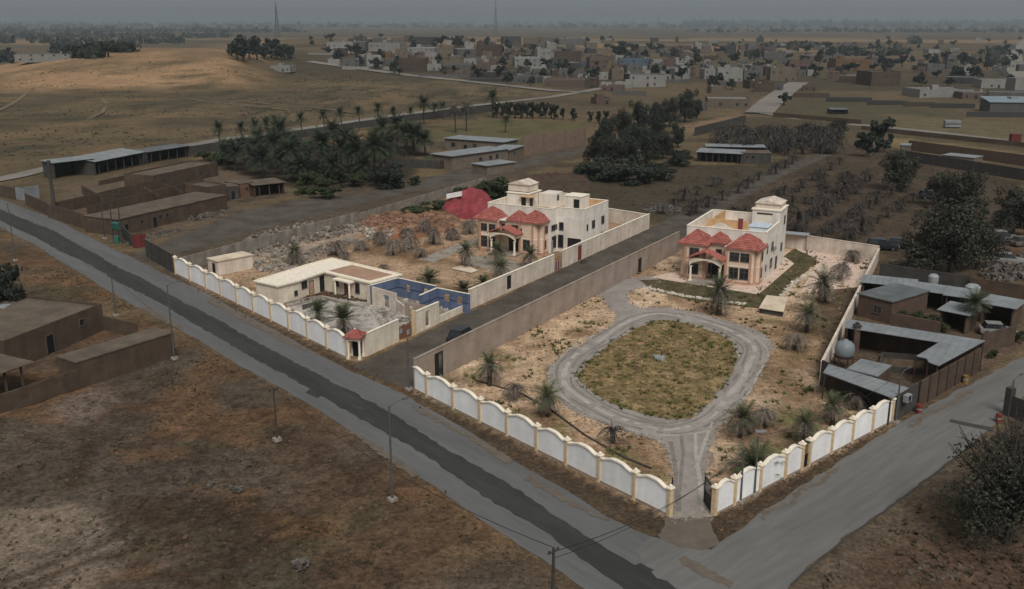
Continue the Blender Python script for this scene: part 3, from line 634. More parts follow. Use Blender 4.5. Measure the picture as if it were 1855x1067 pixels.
# open gate leaves at the corner gateway and the small gate in the side wall
def gate_leaf(name, label, p, rz, w, h):
    t = thing(name, label, 'gate', p, rz); f = MB(); f.box(0, -0.04, 0.08, 0.07, 0.04, h); f.box(w - 0.07, -0.04, 0.08, w, 0.04, h)
    f.box(0.07, -0.035, 0.12, w - 0.07, 0.035, 0.2); f.box(0.07, -0.035, h - 0.1, w - 0.07, 0.035, h - 0.02); f.box(0.07, -0.035, h * 0.5, w - 0.07, 0.035, h * 0.5 + 0.08)
    obj('frame', f, M_black, t); k = max(3, int(w / 0.16))
    bm_ = MB().box(-0.012, -0.012, 0.2, 0.012, 0.012, h + 0.12).mesh('bar', M_black)
    for i in range(k): obj('bar', bm_, parent=t, loc=(0.1 + (w - 0.2) * i / (k - 1), 0, 0))
    obj('sheet', MB().box(0.08, 0.0, 0.2, w - 0.08, 0.012, h * 0.5), M_black, t); return t
gate_leaf('gate_leaf', 'black iron gate leaf folded open, left of the corner gateway', G(1218, 934), math.radians(84), 2.1, 2.5)
gate_leaf('gate_leaf', 'black iron gate leaf folded open, right of the corner gateway', G(1288, 931), math.radians(96), 2.1, 2.5)
gate_leaf('gate_leaf', 'narrow black iron gate in the gap of the side-road wall', G(1451, 850.5), angle(G(1451, 850), G(1462, 844)), 1.45, 2.5)
# ------------------------------------------------------------------ plain compound walls
def plainwall(label, a, b, h, m, t=0.24, ops=(), name='boundary_wall', cope=True, cm=None):
    root = thing(name, label, 'wall', a, angle(a, b)); Ln = (Vector(b[:2]) - Vector(a[:2])).length
    k = max(1, round(Ln / 14))
    for i in range(k):
        u0, u1 = Ln * i / k, Ln * (i + 1) / k
        oo = [(max(o[0], u0) - u0, min(o[1], u1) - u0, o[2], o[3]) for o in ops if o[0] < u1 and o[1] > u0]
        w = obj('wall_section', wallmesh(u1 - u0 - 0.012, 0, h, t, [o for o in oo if o[1] - o[0] > 0.05]), m, root, (u0, 0, 0))
        if cope:
            c = MB(); xx = 0.0
            for o in sorted([o for o in oo if o[3] >= h]): 
                if o[0] - xx > 0.05: c.box(xx, -t / 2 - 0.05, h + 0.002, o[0], t / 2 + 0.05, h + 0.09)
                xx = o[1]
            if u1 - u0 - xx > 0.05: c.box(xx, -t / 2 - 0.05, h + 0.002, u1 - u0 - 0.012, t / 2 + 0.05, h + 0.09)
            obj('coping', c, cm or m, w)
    return root
def uof(a, b, px, py):
    p = G(px, py); d = (Vector(b[:2]) - Vector(a[:2])).normalized(); return (p.x - a[0]) * d.x + (p.y - a[1]) * d.y
A, B = G(752, 707), G(1229, 456)
u1_, u2_ = uof(A, B, 797, 685), uof(A, B, 1161, 494)
w = plainwall('long grey cement boundary wall along the dirt lane beside the gravel-loop yard', A, B, 3.7, M_cement, ops=[(u1_ - 0.9, u1_ + 0.9, 0, 3.2), (u2_ - 0.75, u2_ + 0.75, 0, 2.5)])
for u_, ww, hh in ((u1_, 1.7, 3.1), (u2_, 1.4, 2.4)):
    d_ = obj('door', MB().box(-ww / 2, -0.05, 0, -ww / 2 + 0.1, 0.05, hh).box(ww / 2 - 0.1, -0.05, 0, ww / 2, 0.05, hh).box(-ww / 2 + 0.1, -0.05, hh - 0.12, ww / 2 - 0.1, 0.05, hh), M_black, w, (u_, 0, 0))
    obj('door_leaf', MB().box(-ww / 2 + 0.1, -0.03, 0.05, (0.05 if ww > 1.5 else ww / 2 - 0.1), 0.03, hh - 0.12), M_black, d_)
plainwall('cream back wall of the gravel-loop yard, right of its villa', G(1421, 447), G(1590, 474), 2.7, M_pink)
plainwall('long side wall of the gravel-loop yard, beside the sheds', G(1590, 474), G(1486, 690), 2.3, M_pink)
plainwall('grey block wall under the shed roof at the end of the gravel-loop yard', G(1486, 697), G(1609, 755), 3.0, M_block, cope=False)
# lane-side wall of the left compound
A, B = G(652, 650), G(1175, 414)
U = lambda px: uof(A, B, px, 655 - 0.455 * (px - 641))
plainwall('cream lane wall right of the small red-roofed gate porch', A + Vector((0.6, 0.9, 0)), G(722, 617.5), 2.9, M_cream, cm=M_cope)
p2 = plainwall('cream lane wall piece with a tall narrow doorway, before the blue rooms', G(751, 605), G(795, 585), 3.0, M_cream, cm=M_cope, ops=[(2.4, 3.4, 0.3, 2.5)])
obj('pier', MB().box(-0.3, -0.22, 0, 0.12, 0.2, 3.3), M_tan, p2)
bw_ = thing('site_board', 'brown board screen closing the gap in the lane wall', 'board', G(723, 617), angle(G(723, 617), G(750, 606)))
for i in range(6): obj('plank', MB().box(i * 0.42, -0.03 + 0.01 * (i % 2), 0.05, i * 0.42 + 0.4, 0.02 + 0.01 * (i % 2), 1.75 + 0.12 * ((i * 7) % 3)), mat('brown_board', W(112, 80, 60), W(88, 60, 44), 2, 0.9), bw_)
for x_, z_ in ((0.35, 1.2), (1.8, 0.7)): obj('poster', MB().box(x_ - 0.28, -0.05, z_ - 0.3, x_ + 0.28, -0.035, z_ + 0.35), M_whitep, bw_)
plainwall('low broken cream wall in front of the roofless blue room', G(797, 584), G(848, 561), 1.0, M_cream, cope=False)
p3 = plainwall('cream lane wall with a dark door, right of the blue rooms', G(850, 560), G(1003, 492), 2.9, M_pink, cm=M_cope, ops=[(uof(G(850, 560), G(1003, 492), 920, 528) - 0.7, uof(G(850, 560), G(1003, 492), 920, 528) + 0.7, 0.4, 2.6)])
door(p3, uof(G(850, 560), G(1003, 492), 920, 528), 0.05, 0.4, 0, 1.3, 2.1, M_dark)
p4 = plainwall('cream lane wall beside the left villa, running to the far corner', G(1019, 485), G(1175, 414), 3.0, M_pink, cm=M_cope, ops=[(uof(G(1019, 485), G(1175, 414), 1048, 471) - 0.8, uof(G(1019, 485), G(1175, 414), 1048, 471) + 0.8, 0, 2.7)])
door(p4, uof(G(1019, 485), G(1175, 414), 1048, 471), 0.06, 0, 0, 1.5, 2.5, mat('maroon_door', W(110, 52, 50), None, 2, 0.7))
gl = thing('lane_gate', 'low maroon and white gate in the gap of the lane wall by the left villa', 'gate', G(1004, 491.5), angle(G(1004, 491), G(1018, 485)))
for i in range(5): obj('bar', MB().box(0.05 + i * 0.42, -0.03, 0.1, 0.35 + i * 0.42, 0.03, 1.5), MATS['maroon_door'] if i % 2 else M_whitep, gl)
obj('rail', MB().box(0, 0.035, 0.9, 2.2, 0.08, 1.0), M_black, gl)
plainwall('cream back wall behind the left villa', G(1175, 414), G(1098, 401), 2.8, M_pink, cm=M_cope)
plainwall('low grey concrete wall along the back lane, behind the rubble', G(318, 494), G(648, 404), 2.3, mat('old_concrete', W(128, 120, 110), W(104, 96, 88), 0.6, 0.95, 0.008, streak=(0.8, 0.25), fine=(4, 0.08)), cope=False)
plainwall('old grey wall of the back lane beside the red tarpaulin, half overgrown', G(650, 403), G(880, 334), 1.9, MATS['old_concrete'], cope=False)
# gate porch at the road corner of the left compound
gp = thing('gate_porch', 'small gate porch with red tiled roof at the road corner', 'porch', G(645, 648), math.radians(-12))
obj('lintel', MB().box(-0.95, -0.85, 2.45, 0.95, 0.85, 2.75), M_cream, gp)
for x_, y_ in ((-0.75, -0.65), (0.75, -0.65), (-0.75, 0.65), (0.75, 0.65)):
    obj('column', MB().box(x_ - 0.17, y_ - 0.17, 0, x_ + 0.17, y_ + 0.17, 0.4).lathe([(0.15, 0.4), (0.13, 2.2), (0.19, 2.3), (0.19, 2.45)], 10, (x_, y_, 0)), M_cope, gp)
obj('back_wall', MB().box(-0.58, 0.55, 0, 0.58, 0.75, 2.45), M_cream, gp)
door(gp, 0.0, 0.54, 0, 0, 1.0, 2.2, M_black)
hip(gp, -0.95, -0.85, 0.95, 0.85, 2.87, 0.75, M_tile, 5, 0.2)
obj('finial', MB().lathe([(0.05, 3.6), (0.12, 3.72), (0.1, 3.84), (0.01, 3.9)], 8), M_cope, gp)
# ------------------------------------------------------------------ villas
def arch_front(parent, x0, x1, y, z0, ztop, rise, t, m):
    mb = MB(); k = 14; top = []; 
    for j in range(k + 1):
        u = j / k; top.append((x0 + (x1 - x0) * u, z0 + rise * math.sin(math.pi * u) ** 0.7))
    for j in range(k):
        (a, za), (b, zb) = top[j], top[j + 1]; gz = lambda x: ztop - 0.0
        mb.add([(a, y, za), (b, y, zb), (b, y, ztop), (a, y, ztop), (a, y + t, za), (b, y + t, zb), (b, y + t, ztop), (a, y + t, ztop)], [(0, 1, 2, 3), (5, 4, 7, 6), (0, 4, 5, 1), (3, 2, 6, 7)])
    return obj('arch', mb, m, parent)
def swoop_roof(parent, x0, x1, y0, y1, z0, rise, m):
    mb = MB(); k = 12; pr = []
    for j in range(k + 1):
        u = j / k; s_ = 1 - abs(2 * u - 1); pr.append((x0 + (x1 - x0) * u, z0 + rise * (s_ ** 0.82)))
    n = 7
    for r in range(n):
        ya, yb = y0 + (y1 - y0) * r / n, y0 + (y1 - y0) * (r + 1) / n - 0.03
        for j in range(k):
            (a, za), (b, zb) = pr[j], pr[j + 1]
            mb.add([(a, ya, za), (b, ya, zb), (b, yb, zb), (a, yb, za), (a, ya, za + 0.16), (b, ya, zb + 0.16), (b, yb, zb + 0.2), (a, yb, za + 0.2)], [(0, 3, 2, 1), (4, 5, 6, 7), (0, 1, 5, 4), (2, 3, 7, 6), (0, 4, 7, 3), (1, 2, 6, 5)])
    return obj('porch_roof', mb, m, parent)
def parapet(parent, pts, z0, z1, t, m, cm):
    for i in range(len(pts) - 1):
        a, b = pts[i], pts[i + 1]; w = seg(parent, 'parapet', a, b, z0, z1, t, m)
        obj('coping', MB().box(-0.05, -t / 2 - 0.05, z1 + 0.002, math.dist(a, b) + 0.05, t / 2 + 0.05, z1 + 0.1), cm, w)
def bay(parent, poly, h, m):
    w = obj('bay_wall', MB().prism(poly, 0, h), m, parent)
    sc = lambda k: [((p[0] - cxm) * k + cxm, (p[1] - cym) * k + cym) for p in poly]
    cxm = sum(p[0] for p in poly) / len(poly); cym = sum(p[1] for p in poly) / len(poly)
    obj('plinth', MB().prism(sc(1.02), 0.0, 0.5), M_trim, w); obj('cornice', MB().prism(sc(1.035), h - 0.28, h - 0.02), M_cope, w)
    obj('string_course', MB().prism(sc(1.012), h * 0.5, h * 0.5 + 0.14), M_cope, w)
    return w
def pilaster(parent, x, y, rz, h): obj('pilaster', cmesh(('pila', h), lambda: MB().box(-0.19, -0.09, 0.5, 0.19, 0.06, h - 0.3).mesh('pilaster', M_trim)), parent=parent, loc=(x, y, 0), rz=rz)
H_E, H_P, H_T = 5.85, 7.95, 6.35
# right villa
v = thing('villa', 'cream two-storey villa with red hipped roofs beside the gravel loop', 'villa', G(1229, 503), math.radians(-26.8))
bay(v, [(0, 3.6), (0, 0.9), (0.9, 0), (4.3, 0), (4.3, 3.6)], H_E, M_peach)
bay(v, [(7.4, 3.6), (7.4, 0), (11.6, 0), (12.7, 1.1), (12.7, 3.6)], H_E, M_peach)
bay(v, [(4.3, 3.6), (4.3, 1.5), (7.4, 1.5), (7.4, 3.6)], H_E + 0.25, M_peach)
for x_, y_, r_ in ((0.98, 0, 0), (4.1, 0, 0), (7.6, 0, 0), (11.45, 0, 0), (12.7, 1.3, 90), (12.1, 0.5, 45)): pilaster(v, x_, y_, math.radians(r_), H_E)
hip(v, 0, 0, 4.4, 4.2, H_E + 0.02, 1.9, M_tile, 7); hip(v, 4.3, 1.2, 7.2, 4.0, H_E + 0.32, 1.45, M_tile, 7, 0.25, 'small_roof'); hip(v, 7.9, 0, 12.7, 4.2, H_E + 0.02, 1.95, M_tile)
obj('flat_slab', MB().box(7.25, -0.2, H_E + 0.03, 8.05, 3.0, H_E + 0.12), M_vwhite, v)
obj('main_block', MB().prism([(-0.15, 3.6), (12.85, 3.6), (12.85, 19.3), (-0.15, 19.3)], 0, H_T), M_vwhite, v)
obj('terrace_floor', MB().box(0.1, 3.8, H_T, 12.6, 19.1, H_T + 0.04), M_roofscreed, v)
parapet(v, [(12.72, 13.4), (12.72, 3.75), (0.0, 3.75), (0.0, 19.15), (8.2, 19.15)], H_T, H_P, 0.24, M_vwhite, M_cope)
seg(v, 'terrace_wall', (0.9, 12.0), (8.2, 12.0), H_T, H_P - 0.1, 0.2, M_terr); seg(v, 'terrace_wall', (2.2, 12.1), (2.2, 18.9), H_T, H_P + 0.25, 0.2, M_terr)
mb = MB(); k = 14
for j in range(k):   # curved parapet flourish
    a, b = 3.2 + 4.4 * j / k, 3.2 + 4.4 * (j + 1) / k; za, zb = H_P + 0.1 + 0.75 * math.sin(math.pi * j / k) ** 2, H_P + 0.1 + 0.75 * math.sin(math.pi * (j + 1) / k) ** 2
    mb.add([(a, 3.95, H_P - .5), (b, 3.95, H_P - .5), (b, 3.95, zb), (a, 3.95, za), (a, 4.15, H_P - .5), (b, 4.15, H_P - .5), (b, 4.15, zb), (a, 4.15, za)], [(0, 1, 2, 3), (5, 4, 7, 6), (3, 2, 6, 7), (0, 4, 5, 1)])
obj('parapet_crest', mb, M_vwhite, v)
tw = obj('stair_tower', MB().box(8.2, 13.5, H_T, 12.85, 19.3, 9.7), M_vwhite, v); obj('cornice', MB().box(8.05, 13.35, 9.7, 13.0, 19.45, 9.9), M_cope, tw)
mb = MB(); mb.prism([(8.5, 14.2), (12.6, 14.2), (12.6, 18.8), (8.5, 18.8)], 9.9, 10.7)
mb.add([(8.3, 14.0, 10.7), (12.8, 14.0, 10.7), (12.8, 19.0, 10.7), (8.3, 19.0, 10.7), (10.55, 14.0, 11.35), (10.55, 19.0, 11.35)], [(0, 1, 4), (3, 5, 2), (0, 4, 5, 3), (1, 2, 5, 4), (0, 3, 2, 1)])
obj('roof_room', mb, M_pink, v); obj('rust_band', MB().box(9.0, 13.44, 9.0, 11.6, 13.497, 9.25), M_rust, tw)
obj('roof_door', MB().box(6.3, 11.85, H_T, 7.1, 11.95, H_T + 1.9), MATS['maroon_door'], v)
cab = obj('roof_cabin', MB().box(9.3, 6.8, H_T + 0.04, 12.3, 10.2, H_T + 1.75), mat('white_cabin', W(196, 202, 206), W(180, 186, 190), 1, 0.7), v); obj('cabin_roof', MB().box(9.15, 6.65, H_T + 1.75, 12.45, 10.35, H_T + 1.85), mat('pale_blue_sheet', C(186, 196, 204), C(168, 178, 186), 1, 0.6), cab)
for x_, y_, z_, r_, w_, h_ in ((2.4, 0, 3.9, 0, 1.4, 1.25), (2.4, 0, 1.0, 0, 1.4, 1.6), (8.9, 0, 3.8, 0, 1.35, 1.3), (10.6, 0, 3.8, 0, 1.35, 1.3), (8.9, 0, 0.95, 0, 1.3, 1.7), (10.6, 0, 0.95, 0, 1.3, 1.7),
        (6.0, 1.5, 3.9, 0, 0.8, 1.1), (12.7, 2.4, 3.8, 90, 0.8, 1.3), (12.7, 2.4, 1.1, 90, 0.8, 1.3), (12.85, 5.2, 4.4, 90, 0.7, 1.0), (12.85, 8.8, 4.1, 90, 1.3, 1.3), (12.85, 4.8, 1.6, 90, 0.6, 0.8), (12.85, 8.6, 1.3, 90, 1.4, 1.4), (12.85, 16.2, 2.6, 90, 1.2, 1.2), (12.85, 17.4, 7.0, 90, 0.8, 1.3)):
    window(v, x_, y_, z_, math.radians(r_), w_, h_, mull=1 if w_ > 1 else 0)
door(v, 12.85, 12.6, 0, math.radians(90), 1.1, 2.2, M_black); ac_unit(v, 12.87, 9.9, 3.9, math.radians(90)); ac_unit(v, 4.9, 1.47, 3.9, 0)
for x_ in (2.45, 7.15):
    c_ = obj('porch_column', MB().box(x_ - 0.24, -2.05, 0, x_ + 0.24, -1.57, 0.5).lathe([(0.19, 0.5), (0.17, 2.5), (0.26, 2.62), (0.26, 2.75)], 12, (x_, -1.81, 0)), M_cope, v)
arch_front(v, 2.2, 7.4, -2.0, 2.76, 4.0, 1.0, 0.3, M_cream)
obj('porch_side', MB().box(2.2, -1.69, 3.2, 2.5, 0, 3.9), M_cream, v); obj('porch_side', MB().box(7.1, -1.69, 3.2, 7.39, 0, 3.9), M_cream, v)
swoop_roof(v, 1.9, 7.7, -2.4, 0.05, 3.85, 1.35, M_tile)
obj('step', MB().box(2.0, -2.5, 0, 7.6, 1.45, 0.3), M_concrete, v); obj('step', MB().box(1.7, -2.9, 0, 7.9, -2.5, 0.15), M_concrete, v)
door(v, 5.85, 1.49, 0.3, 0, 1.9, 2.5, M_black); window(v, 3.3 + 1.4, 1.49, 1.0, 0, 0.5, 1.6, mull=0)
can = thing('carport_canopy', 'white flat canopy on the back wall behind the right villa', 'canopy', G(1425, 448), math.radians(-26))
obj('roof_sheet', MB().box(-0.6, -1.4, 2.75, 3.8, 1.0, 2.85), M_whitep, can)
for x_, y_ in ((-0.4, -1.2), (3.6, -1.2), (3.6, 0.8), (-0.4, 0.8)): obj('post', MB().box(x_ - 0.05, y_ - 0.05, 0, x_ + 0.05, y_ + 0.05, 2.75), M_steel, can)
# left villa
v = thing('villa', 'cream two-storey villa with wide white rear wing and red hipped roofs, beside the red tarpaulin', 'villa', G(862, 452), math.radians(-29.3))
bay(v, [(0, 3.8), (0, 0.9), (0.9, 0), (4.6, 0), (4.6, 3.8)], H_E, M_peach)
bay(v, [(8.6, 3.8), (8.6, 0.6), (11.6, 0.6), (12.9, 1.9), (12.9, 3.8)], H_E, M_peach)
bay(v, [(4.6, 3.8), (4.6, 1.3), (8.6, 1.3), (8.6, 3.8)], H_E - 0.1, M_peach)
for x_, y_, r_ in ((0.98, 0, 0), (4.4, 0, 0), (8.8, 0.6, 0), (11.4, 0.6, 0), (12.25, 1.25, 45), (12.9, 2.1, 90)): pilaster(v, x_, y_, math.radians(r_), H_E)
hip(v, 0, 0, 4.3, 4.6, H_E + 0.02, 1.9, M_tile); hip(v, 6.0, 1.2, 9.0, 4.2, H_E + 0.05, 1.6, M_tile, 7, 0.25, 'small_roof'); hip(v, 8.9, 0.6, 12.9, 4.6, H_E + 0.14, 1.85, M_tile)
obj('flat_slab', MB().box(4.75, 0.2, H_E + 0.03, 6.0, 3.0, H_E + 0.12), M_vwhite, v)
obj('main_block', MB().prism([(0.2, 3.8), (13.4, 3.8), (13.4, 20), (0.2, 20)], 0, H_T), M_vwhite, v)
obj('rear_wing', MB().prism([(13.4, 6.2), (18.7, 6.2), (18.7, 17), (13.4, 17)], 0, H_T), M_vwhite, v)
obj('terrace_floor', MB().box(0.4, 4.0, H_T, 13.2, 19.8, H_T + 0.04).box(13.21, 6.4, H_T, 18.5, 16.8, H_T + 0.035), M_roofscreed, v)
parapet(v, [(0.35, 19.85), (0.35, 3.95), (13.28, 3.95), (13.28, 6.35), (18.57, 6.35), (18.57, 16.85), (13.3, 16.85), (13.3, 19.85), (4.5, 19.85)], H_T, H_P + 0.1, 0.24, M_vwhite, M_cope)
seg(v, 'terrace_wall', (14.9, 16.7), (18.4, 16.7), H_T, H_P + 0.05, 0.06, M_terr); seg(v, 'terrace_wall', (18.4, 6.6), (18.4, 16.6), H_T, H_P + 0.05, 0.06, M_terr)
tw = obj('stair_tower', MB().box(0.6, 10.5, H_T, 5.2, 15.5, 9.0), M_vwhite, v); obj('cornice', MB().box(0.45, 10.35, 9.0, 5.35, 15.65, 9.15), M_cope, tw)
mb = MB(); mb.prism([(0.5, 11.2), (4.9, 11.2), (4.9, 15.0), (0.5, 15.0)], 9.3, 10.6)
mb.add([(0.3, 11.0, 10.6), (5.1, 11.0, 10.6), (5.1, 15.2, 10.6), (0.3, 15.2, 10.6), (2.7, 11.0, 11.3), (2.7, 15.2, 11.3)], [(0, 1, 4), (3, 5, 2), (0, 4, 5, 3), (1, 2, 5, 4), (0, 3, 2, 1)])
obj('roof_room', mb, M_pink, v); obj('roof_room_base', MB().box(0.8, 11.4, 9.15, 4.7, 14.8, 9.3), M_rust, tw)
b2 = obj('roof_block', MB().box(5.4, 14.4, H_T, 8.4, 18.5, 8.7), M_vwhite, v); window(b2, 8.4, 16.4, 7.4, math.radians(90), 0.7, 0.8, mull=0)
hut_ = obj('roof_hut', MB().box(11.4, 13.2, H_T, 14.9, 16.6, 8.9), M_vwhite, v); obj('cornice', MB().box(11.3, 13.1, 8.9, 15.0, 16.7, 9.02), M_cope, hut_)
door(v, 13.9, 13.2, H_T, 0, 1.0, 2.0, M_black); door(v, 4.2, 10.5, H_T, 0, 0.8, 2.1, M_black); door(v, 5.2, 11.6, H_T, math.radians(90), 0.9, 2.1, M_black)
obj('awning', MB().box(3.6, 9.7, H_T + 2.2, 6.3, 12.4, H_T + 2.3), M_terr, v)
obj('roof_slab', MB().box(6.0, 8.0, H_T + 0.041, 9.2, 11.2, H_T + 0.45), M_concrete, v); obj('roof_tarp', MB().box(9.8, 6.0, H_T + 0.041, 12.4, 8.0, H_T + 0.5), M_vwhite, v)
for x_, y_, z_, r_, w_, h_ in ((1.75, 0, 3.8, 0, 1.2, 1.2), (3.5, 0, 3.8, 0, 1.2, 1.2), (1.75, 0, 0.9, 0, 1.2, 1.8), (3.5, 0, 0.9, 0, 1.2, 1.8), (5.1, 1.3, 4.0, 0, 0.5, 1.0), (7.4, 1.3, 3.9, 0, 1.1, 1.1), (8.9, 0.6, 4.2, 0, 0.6, 0.5), (10.2, 0.6, 0.9, 0, 1.2, 1.8),
        (12.9, 3.0, 3.9, 90, 0.9, 1.2), (12.9, 2.5, 1.2, 90, 0.7, 1.3), (13.4, 4.7, 4.1, 90, 1.3, 0.9), (13.4, 5.7, 4.2, 90, 0.7, 0.7), (14.3, 6.2, 4.0, 0, 0.7, 1.3), (14.2, 6.2, 0.8, 0, 0.9, 2.2), (18.7, 7.7, 4.1, 90, 0.5, 1.0), (18.7, 10.3, 4.1, 90, 1.1, 1.3), (18.7, 14.4, 4.2, 90, 1.1, 1.3), (18.7, 14.3, 1.2, 90, 1.1, 1.3), (13.4, 5.0, 0.9, 90, 1.5, 2.0)):
    window(v, x_, y_, z_, math.radians(r_), w_, h_, mull=1 if w_ > 1 else 0)
obj('garage_shade_panel', MB().box(15.6, 6.14, 0, 18.2, 6.198, 2.7), M_dark, v); obj('garage_panel', MB().box(18.703, 7.0, 0, 18.75, 11.0, 2.4), M_terr, v)  # first panel lies on the wall, painted near-black as a doorway's inner shade
obj('gate_board', MB().box(13.45, 4.0, 0, 13.55, 4.45, 2.4), M_whitep, v)
for x_ in (4.2, 8.9): obj('porch_column', MB().box(x_ - 0.24, -1.75, 0, x_ + 0.24, -1.27, 0.5).lathe([(0.19, 0.5), (0.17, 2.5), (0.26, 2.62), (0.26, 2.75)], 12, (x_, -1.51, 0)), M_cope, v)
arch_front(v, 3.95, 9.15, -1.7, 2.76, 4.0, 1.05, 0.3, M_cream)
obj('porch_side', MB().box(3.95, -1.39, 3.2, 4.25, 0, 3.9), M_cream, v); obj('porch_side', MB().box(8.85, -1.39, 3.2, 9.14, 0.58, 3.9), M_cream, v)
swoop_roof(v, 3.6, 9.5, -2.0, 0.62, 3.85, 1.2, M_tile)
obj('step', MB().box(3.8, -2.2, 0, 9.3, 1.25, 0.3), M_concrete, v); door(v, 7.2, 1.29, 0.3, 0, 1.8, 2.5, M_black)
for i, (a, b) in enumerate((((840, 465), (985, 490)),)): pass
struct('villa_forecourt', sheet(ragged(PG((846, 462), (905, 468), (985, 486), (1015, 482), (1003, 492), (960, 500), (900, 492), (850, 478)), 0.8, 0.12, 2), 0.03), M_concrete)
struct('paved_path', sheet(ragged(PG((757, 470), (785, 476), (842, 452), (862, 442), (862, 432), (830, 442)), 0.8, 0.08, 2), 0.03), M_concrete)
# ------------------------------------------------------------------ ruined courtyard house with blue roofless rooms
def T(zx, zy, z=2.9): return G(440 + zx / 4.417, 440 + zy / 4.417, z)
def T0(zx, zy): return T(zx, zy, 0)
rh = thing('ruined_house', 'ruined cream courtyard house with flat roof and roofless blue rooms', 'house', (0, 0, 0))
ro = [(-38.3, 138.5), (-34.1, 135.65), (-31.6, 138.8), (-28.9, 143.9), (-20.8, 137.3), (-16.7, 142.3), (-29.3, 152.9), (-32.4, 148.6)]
ins = [(-38.1, 138.55), (-34.15, 135.9), (-31.85, 138.9), (-29.0, 144.3), (-20.85, 137.6), (-17.0, 142.25), (-29.3, 152.6), (-32.2, 148.5)]
obj('house_walls', MB().prism(ins, 0, 2.75), M_cream, rh); obj('roof_slab', MB().prism(ro, 2.75, 2.92), M_cope, rh)
obj('roof_screed', MB().prism([(-28.4, 145.0), (-21.2, 139.1), (-18.2, 142.6), (-25.4, 148.8)], 2.92, 2.96), mat('brown_roof_screed', C(166, 134, 112), C(146, 116, 96), 0.5, 0.95, 0.01, fine=(4, 0.08)), rh)
ins_r = [(-37.5, 138.7), (-34.2, 136.5), (-32.3, 139.2), (-29.6, 144.6), (-28.9, 151.5), (-32, 148)]
for i in range(len(ro)):
    a, b = ro[i], ro[(i + 1) % len(ro)]; seg(rh, 'roof_kerb', a, b, 2.92, 3.12, 0.22, M_cope)
d1 = angle((-34.1, 135.7), (-31.85, 138.9)); d2 = angle((-29, 144.3), (-20.85, 137.6))
wa = lambda p, q, t: ((p[0] + (q[0] - p[0]) * t), (p[1] + (q[1] - p[1]) * t))
q = wa((-31.85, 138.9), (-29.0, 144.3), 0.22); window(rh, q[0], q[1], 1.5, angle((-31.85, 138.9), (-29, 144.3)), 1.1, 1.0, pm=M_dark)
q = wa((-31.85, 138.9), (-29.0, 144.3), 0.48); door(rh, q[0], q[1], 0.1, angle((-31.85, 138.9), (-29, 144.3)), 1.0, 2.1, M_trim)
q = wa((-31.85, 138.9), (-29.0, 144.3), 0.9); obj('recess_shade_panel', MB().box(-0.55, -0.04, 0, 0.55, 0.02, 2.5), M_dark, rh, (q[0], q[1], 0), angle((-31.85, 138.9), (-29, 144.3)))  # flat panel on the wall, recess shade put into its near-black colour
q = wa((-34.15, 135.9), (-31.85, 138.9), 0.86); window(rh, q[0], q[1], 0.8, d1, 0.5, 0.7, mull=0)
for t_, ww, hh, zz in ((0.27, 0.8, 1.2, 1.2), (0.72, 0.8, 1.5, 0.9)):
    q = wa((-29.0, 144.3), (-20.85, 137.6), t_); window(rh, q[0], q[1], zz, d2, ww, hh, pm=M_dark, mull=0)
q = wa((-29.0, 144.3), (-20.85, 137.6), 0.5); door(rh, q[0], q[1], 0.1, d2, 1.1, 2.3, MATS['maroon_door'])
pr = obj('porch', MB().box(-1.9, -1.2, 2.5, 1.9, 0.0, 2.72), M_cope, rh, (q[0], q[1], 0), d2)
for x_ in (-1.6, 1.6): obj('porch_column', MB().lathe([(0.16, 0), (0.14, 2.2), (0.22, 2.35), (0.22, 2.5)], 10, (x_, -1.0, 0)), M_cope, pr)
# roofless rooms
p_a, p_b, p_c, p_d = T(1020, 340), T(1240, 280), T(1545, 345), T(1300, 425)
bl = lambda nm, a, b, h, m, ops=(): seg(rh, nm, a, b, 0, h, 0.22, m, ops)
bl('blue_wall', p_a, p_b, 2.9, M_blue); Lb = (p_c - p_b).length
bl('blue_wall', p_b, p_c, 2.9, M_blue, [(Lb * 0.22, Lb * 0.33, 1.1, 2.2), (Lb * 0.68, Lb * 0.8, 0.9, 2.2)])
p_e, p_f, p_g = T(1415, 420), T(1552, 360), T(1815, 410); Lg = (p_g - p_f).length
bl('blue_wall', p_e, p_f, 2.9, M_blue); bl('blue_wall', p_f, p_g, 2.9, M_blue, [(Lg * 0.22, Lg * 0.4, 1.2, 2.3), (Lg * 0.62, Lg * 0.78, 1.1, 2.3)])
for a, b, oo in ((p_a, p_b, []), (p_b, p_c, [(Lb * 0.22, Lb * 0.33), (Lb * 0.68, Lb * 0.8)]), (p_e, p_f, []), (p_f, p_g, [(Lg * 0.22, Lg * 0.4), (Lg * 0.62, Lg * 0.78)])):
    Ls = (b - a).length; mb = MB(); xx = 0.12
    for o_ in oo + [(Ls - 0.12, Ls)]:
        mb.box(xx, -0.122, 1.45, o_[0], -0.112, 1.57); xx = o_[1]
    obj('wall_stripe', mb, M_stripe, rh, (a.x, a.y, 0), angle(a, b))
    obj('wall_top', MB().box(0, -0.14, 2.9, Ls, 0.14, 2.96), M_cope, rh, (a.x, a.y, 0), angle(a, b))
f0, f1 = T0(1000, 478), T0(1232, 548); Lf = (f1 - f0).length
bl('front_wall', f0, f1, 2.7, M_pink, [(Lf * 0.58, Lf * 0.76, 0.1, 2.0)]); window(rh, *wa(f0, f1, 0.3), 1.3, angle(f0, f1), 0.8, 0.7, pm=M_blue, mull=1)
g0, g1 = T0(1275, 600), T0(1290, 560); k0, k1 = T0(1300, 600), T0(1545, 640)
Lk = (k1 - k0).length; bl('broken_wall', k0, k1, 2.3, M_cement, [(Lk * 0.12, Lk * 0.28, 0.9, 1.9)])
bl('broken_wall', f1, k0, 1.7, M_pink); bl('broken_wall', T0(1420, 540), k1, 0.9, M_cream)
bl('broken_wall', T0(1330, 520), T0(1420, 545), 0.8, M_vwhite)
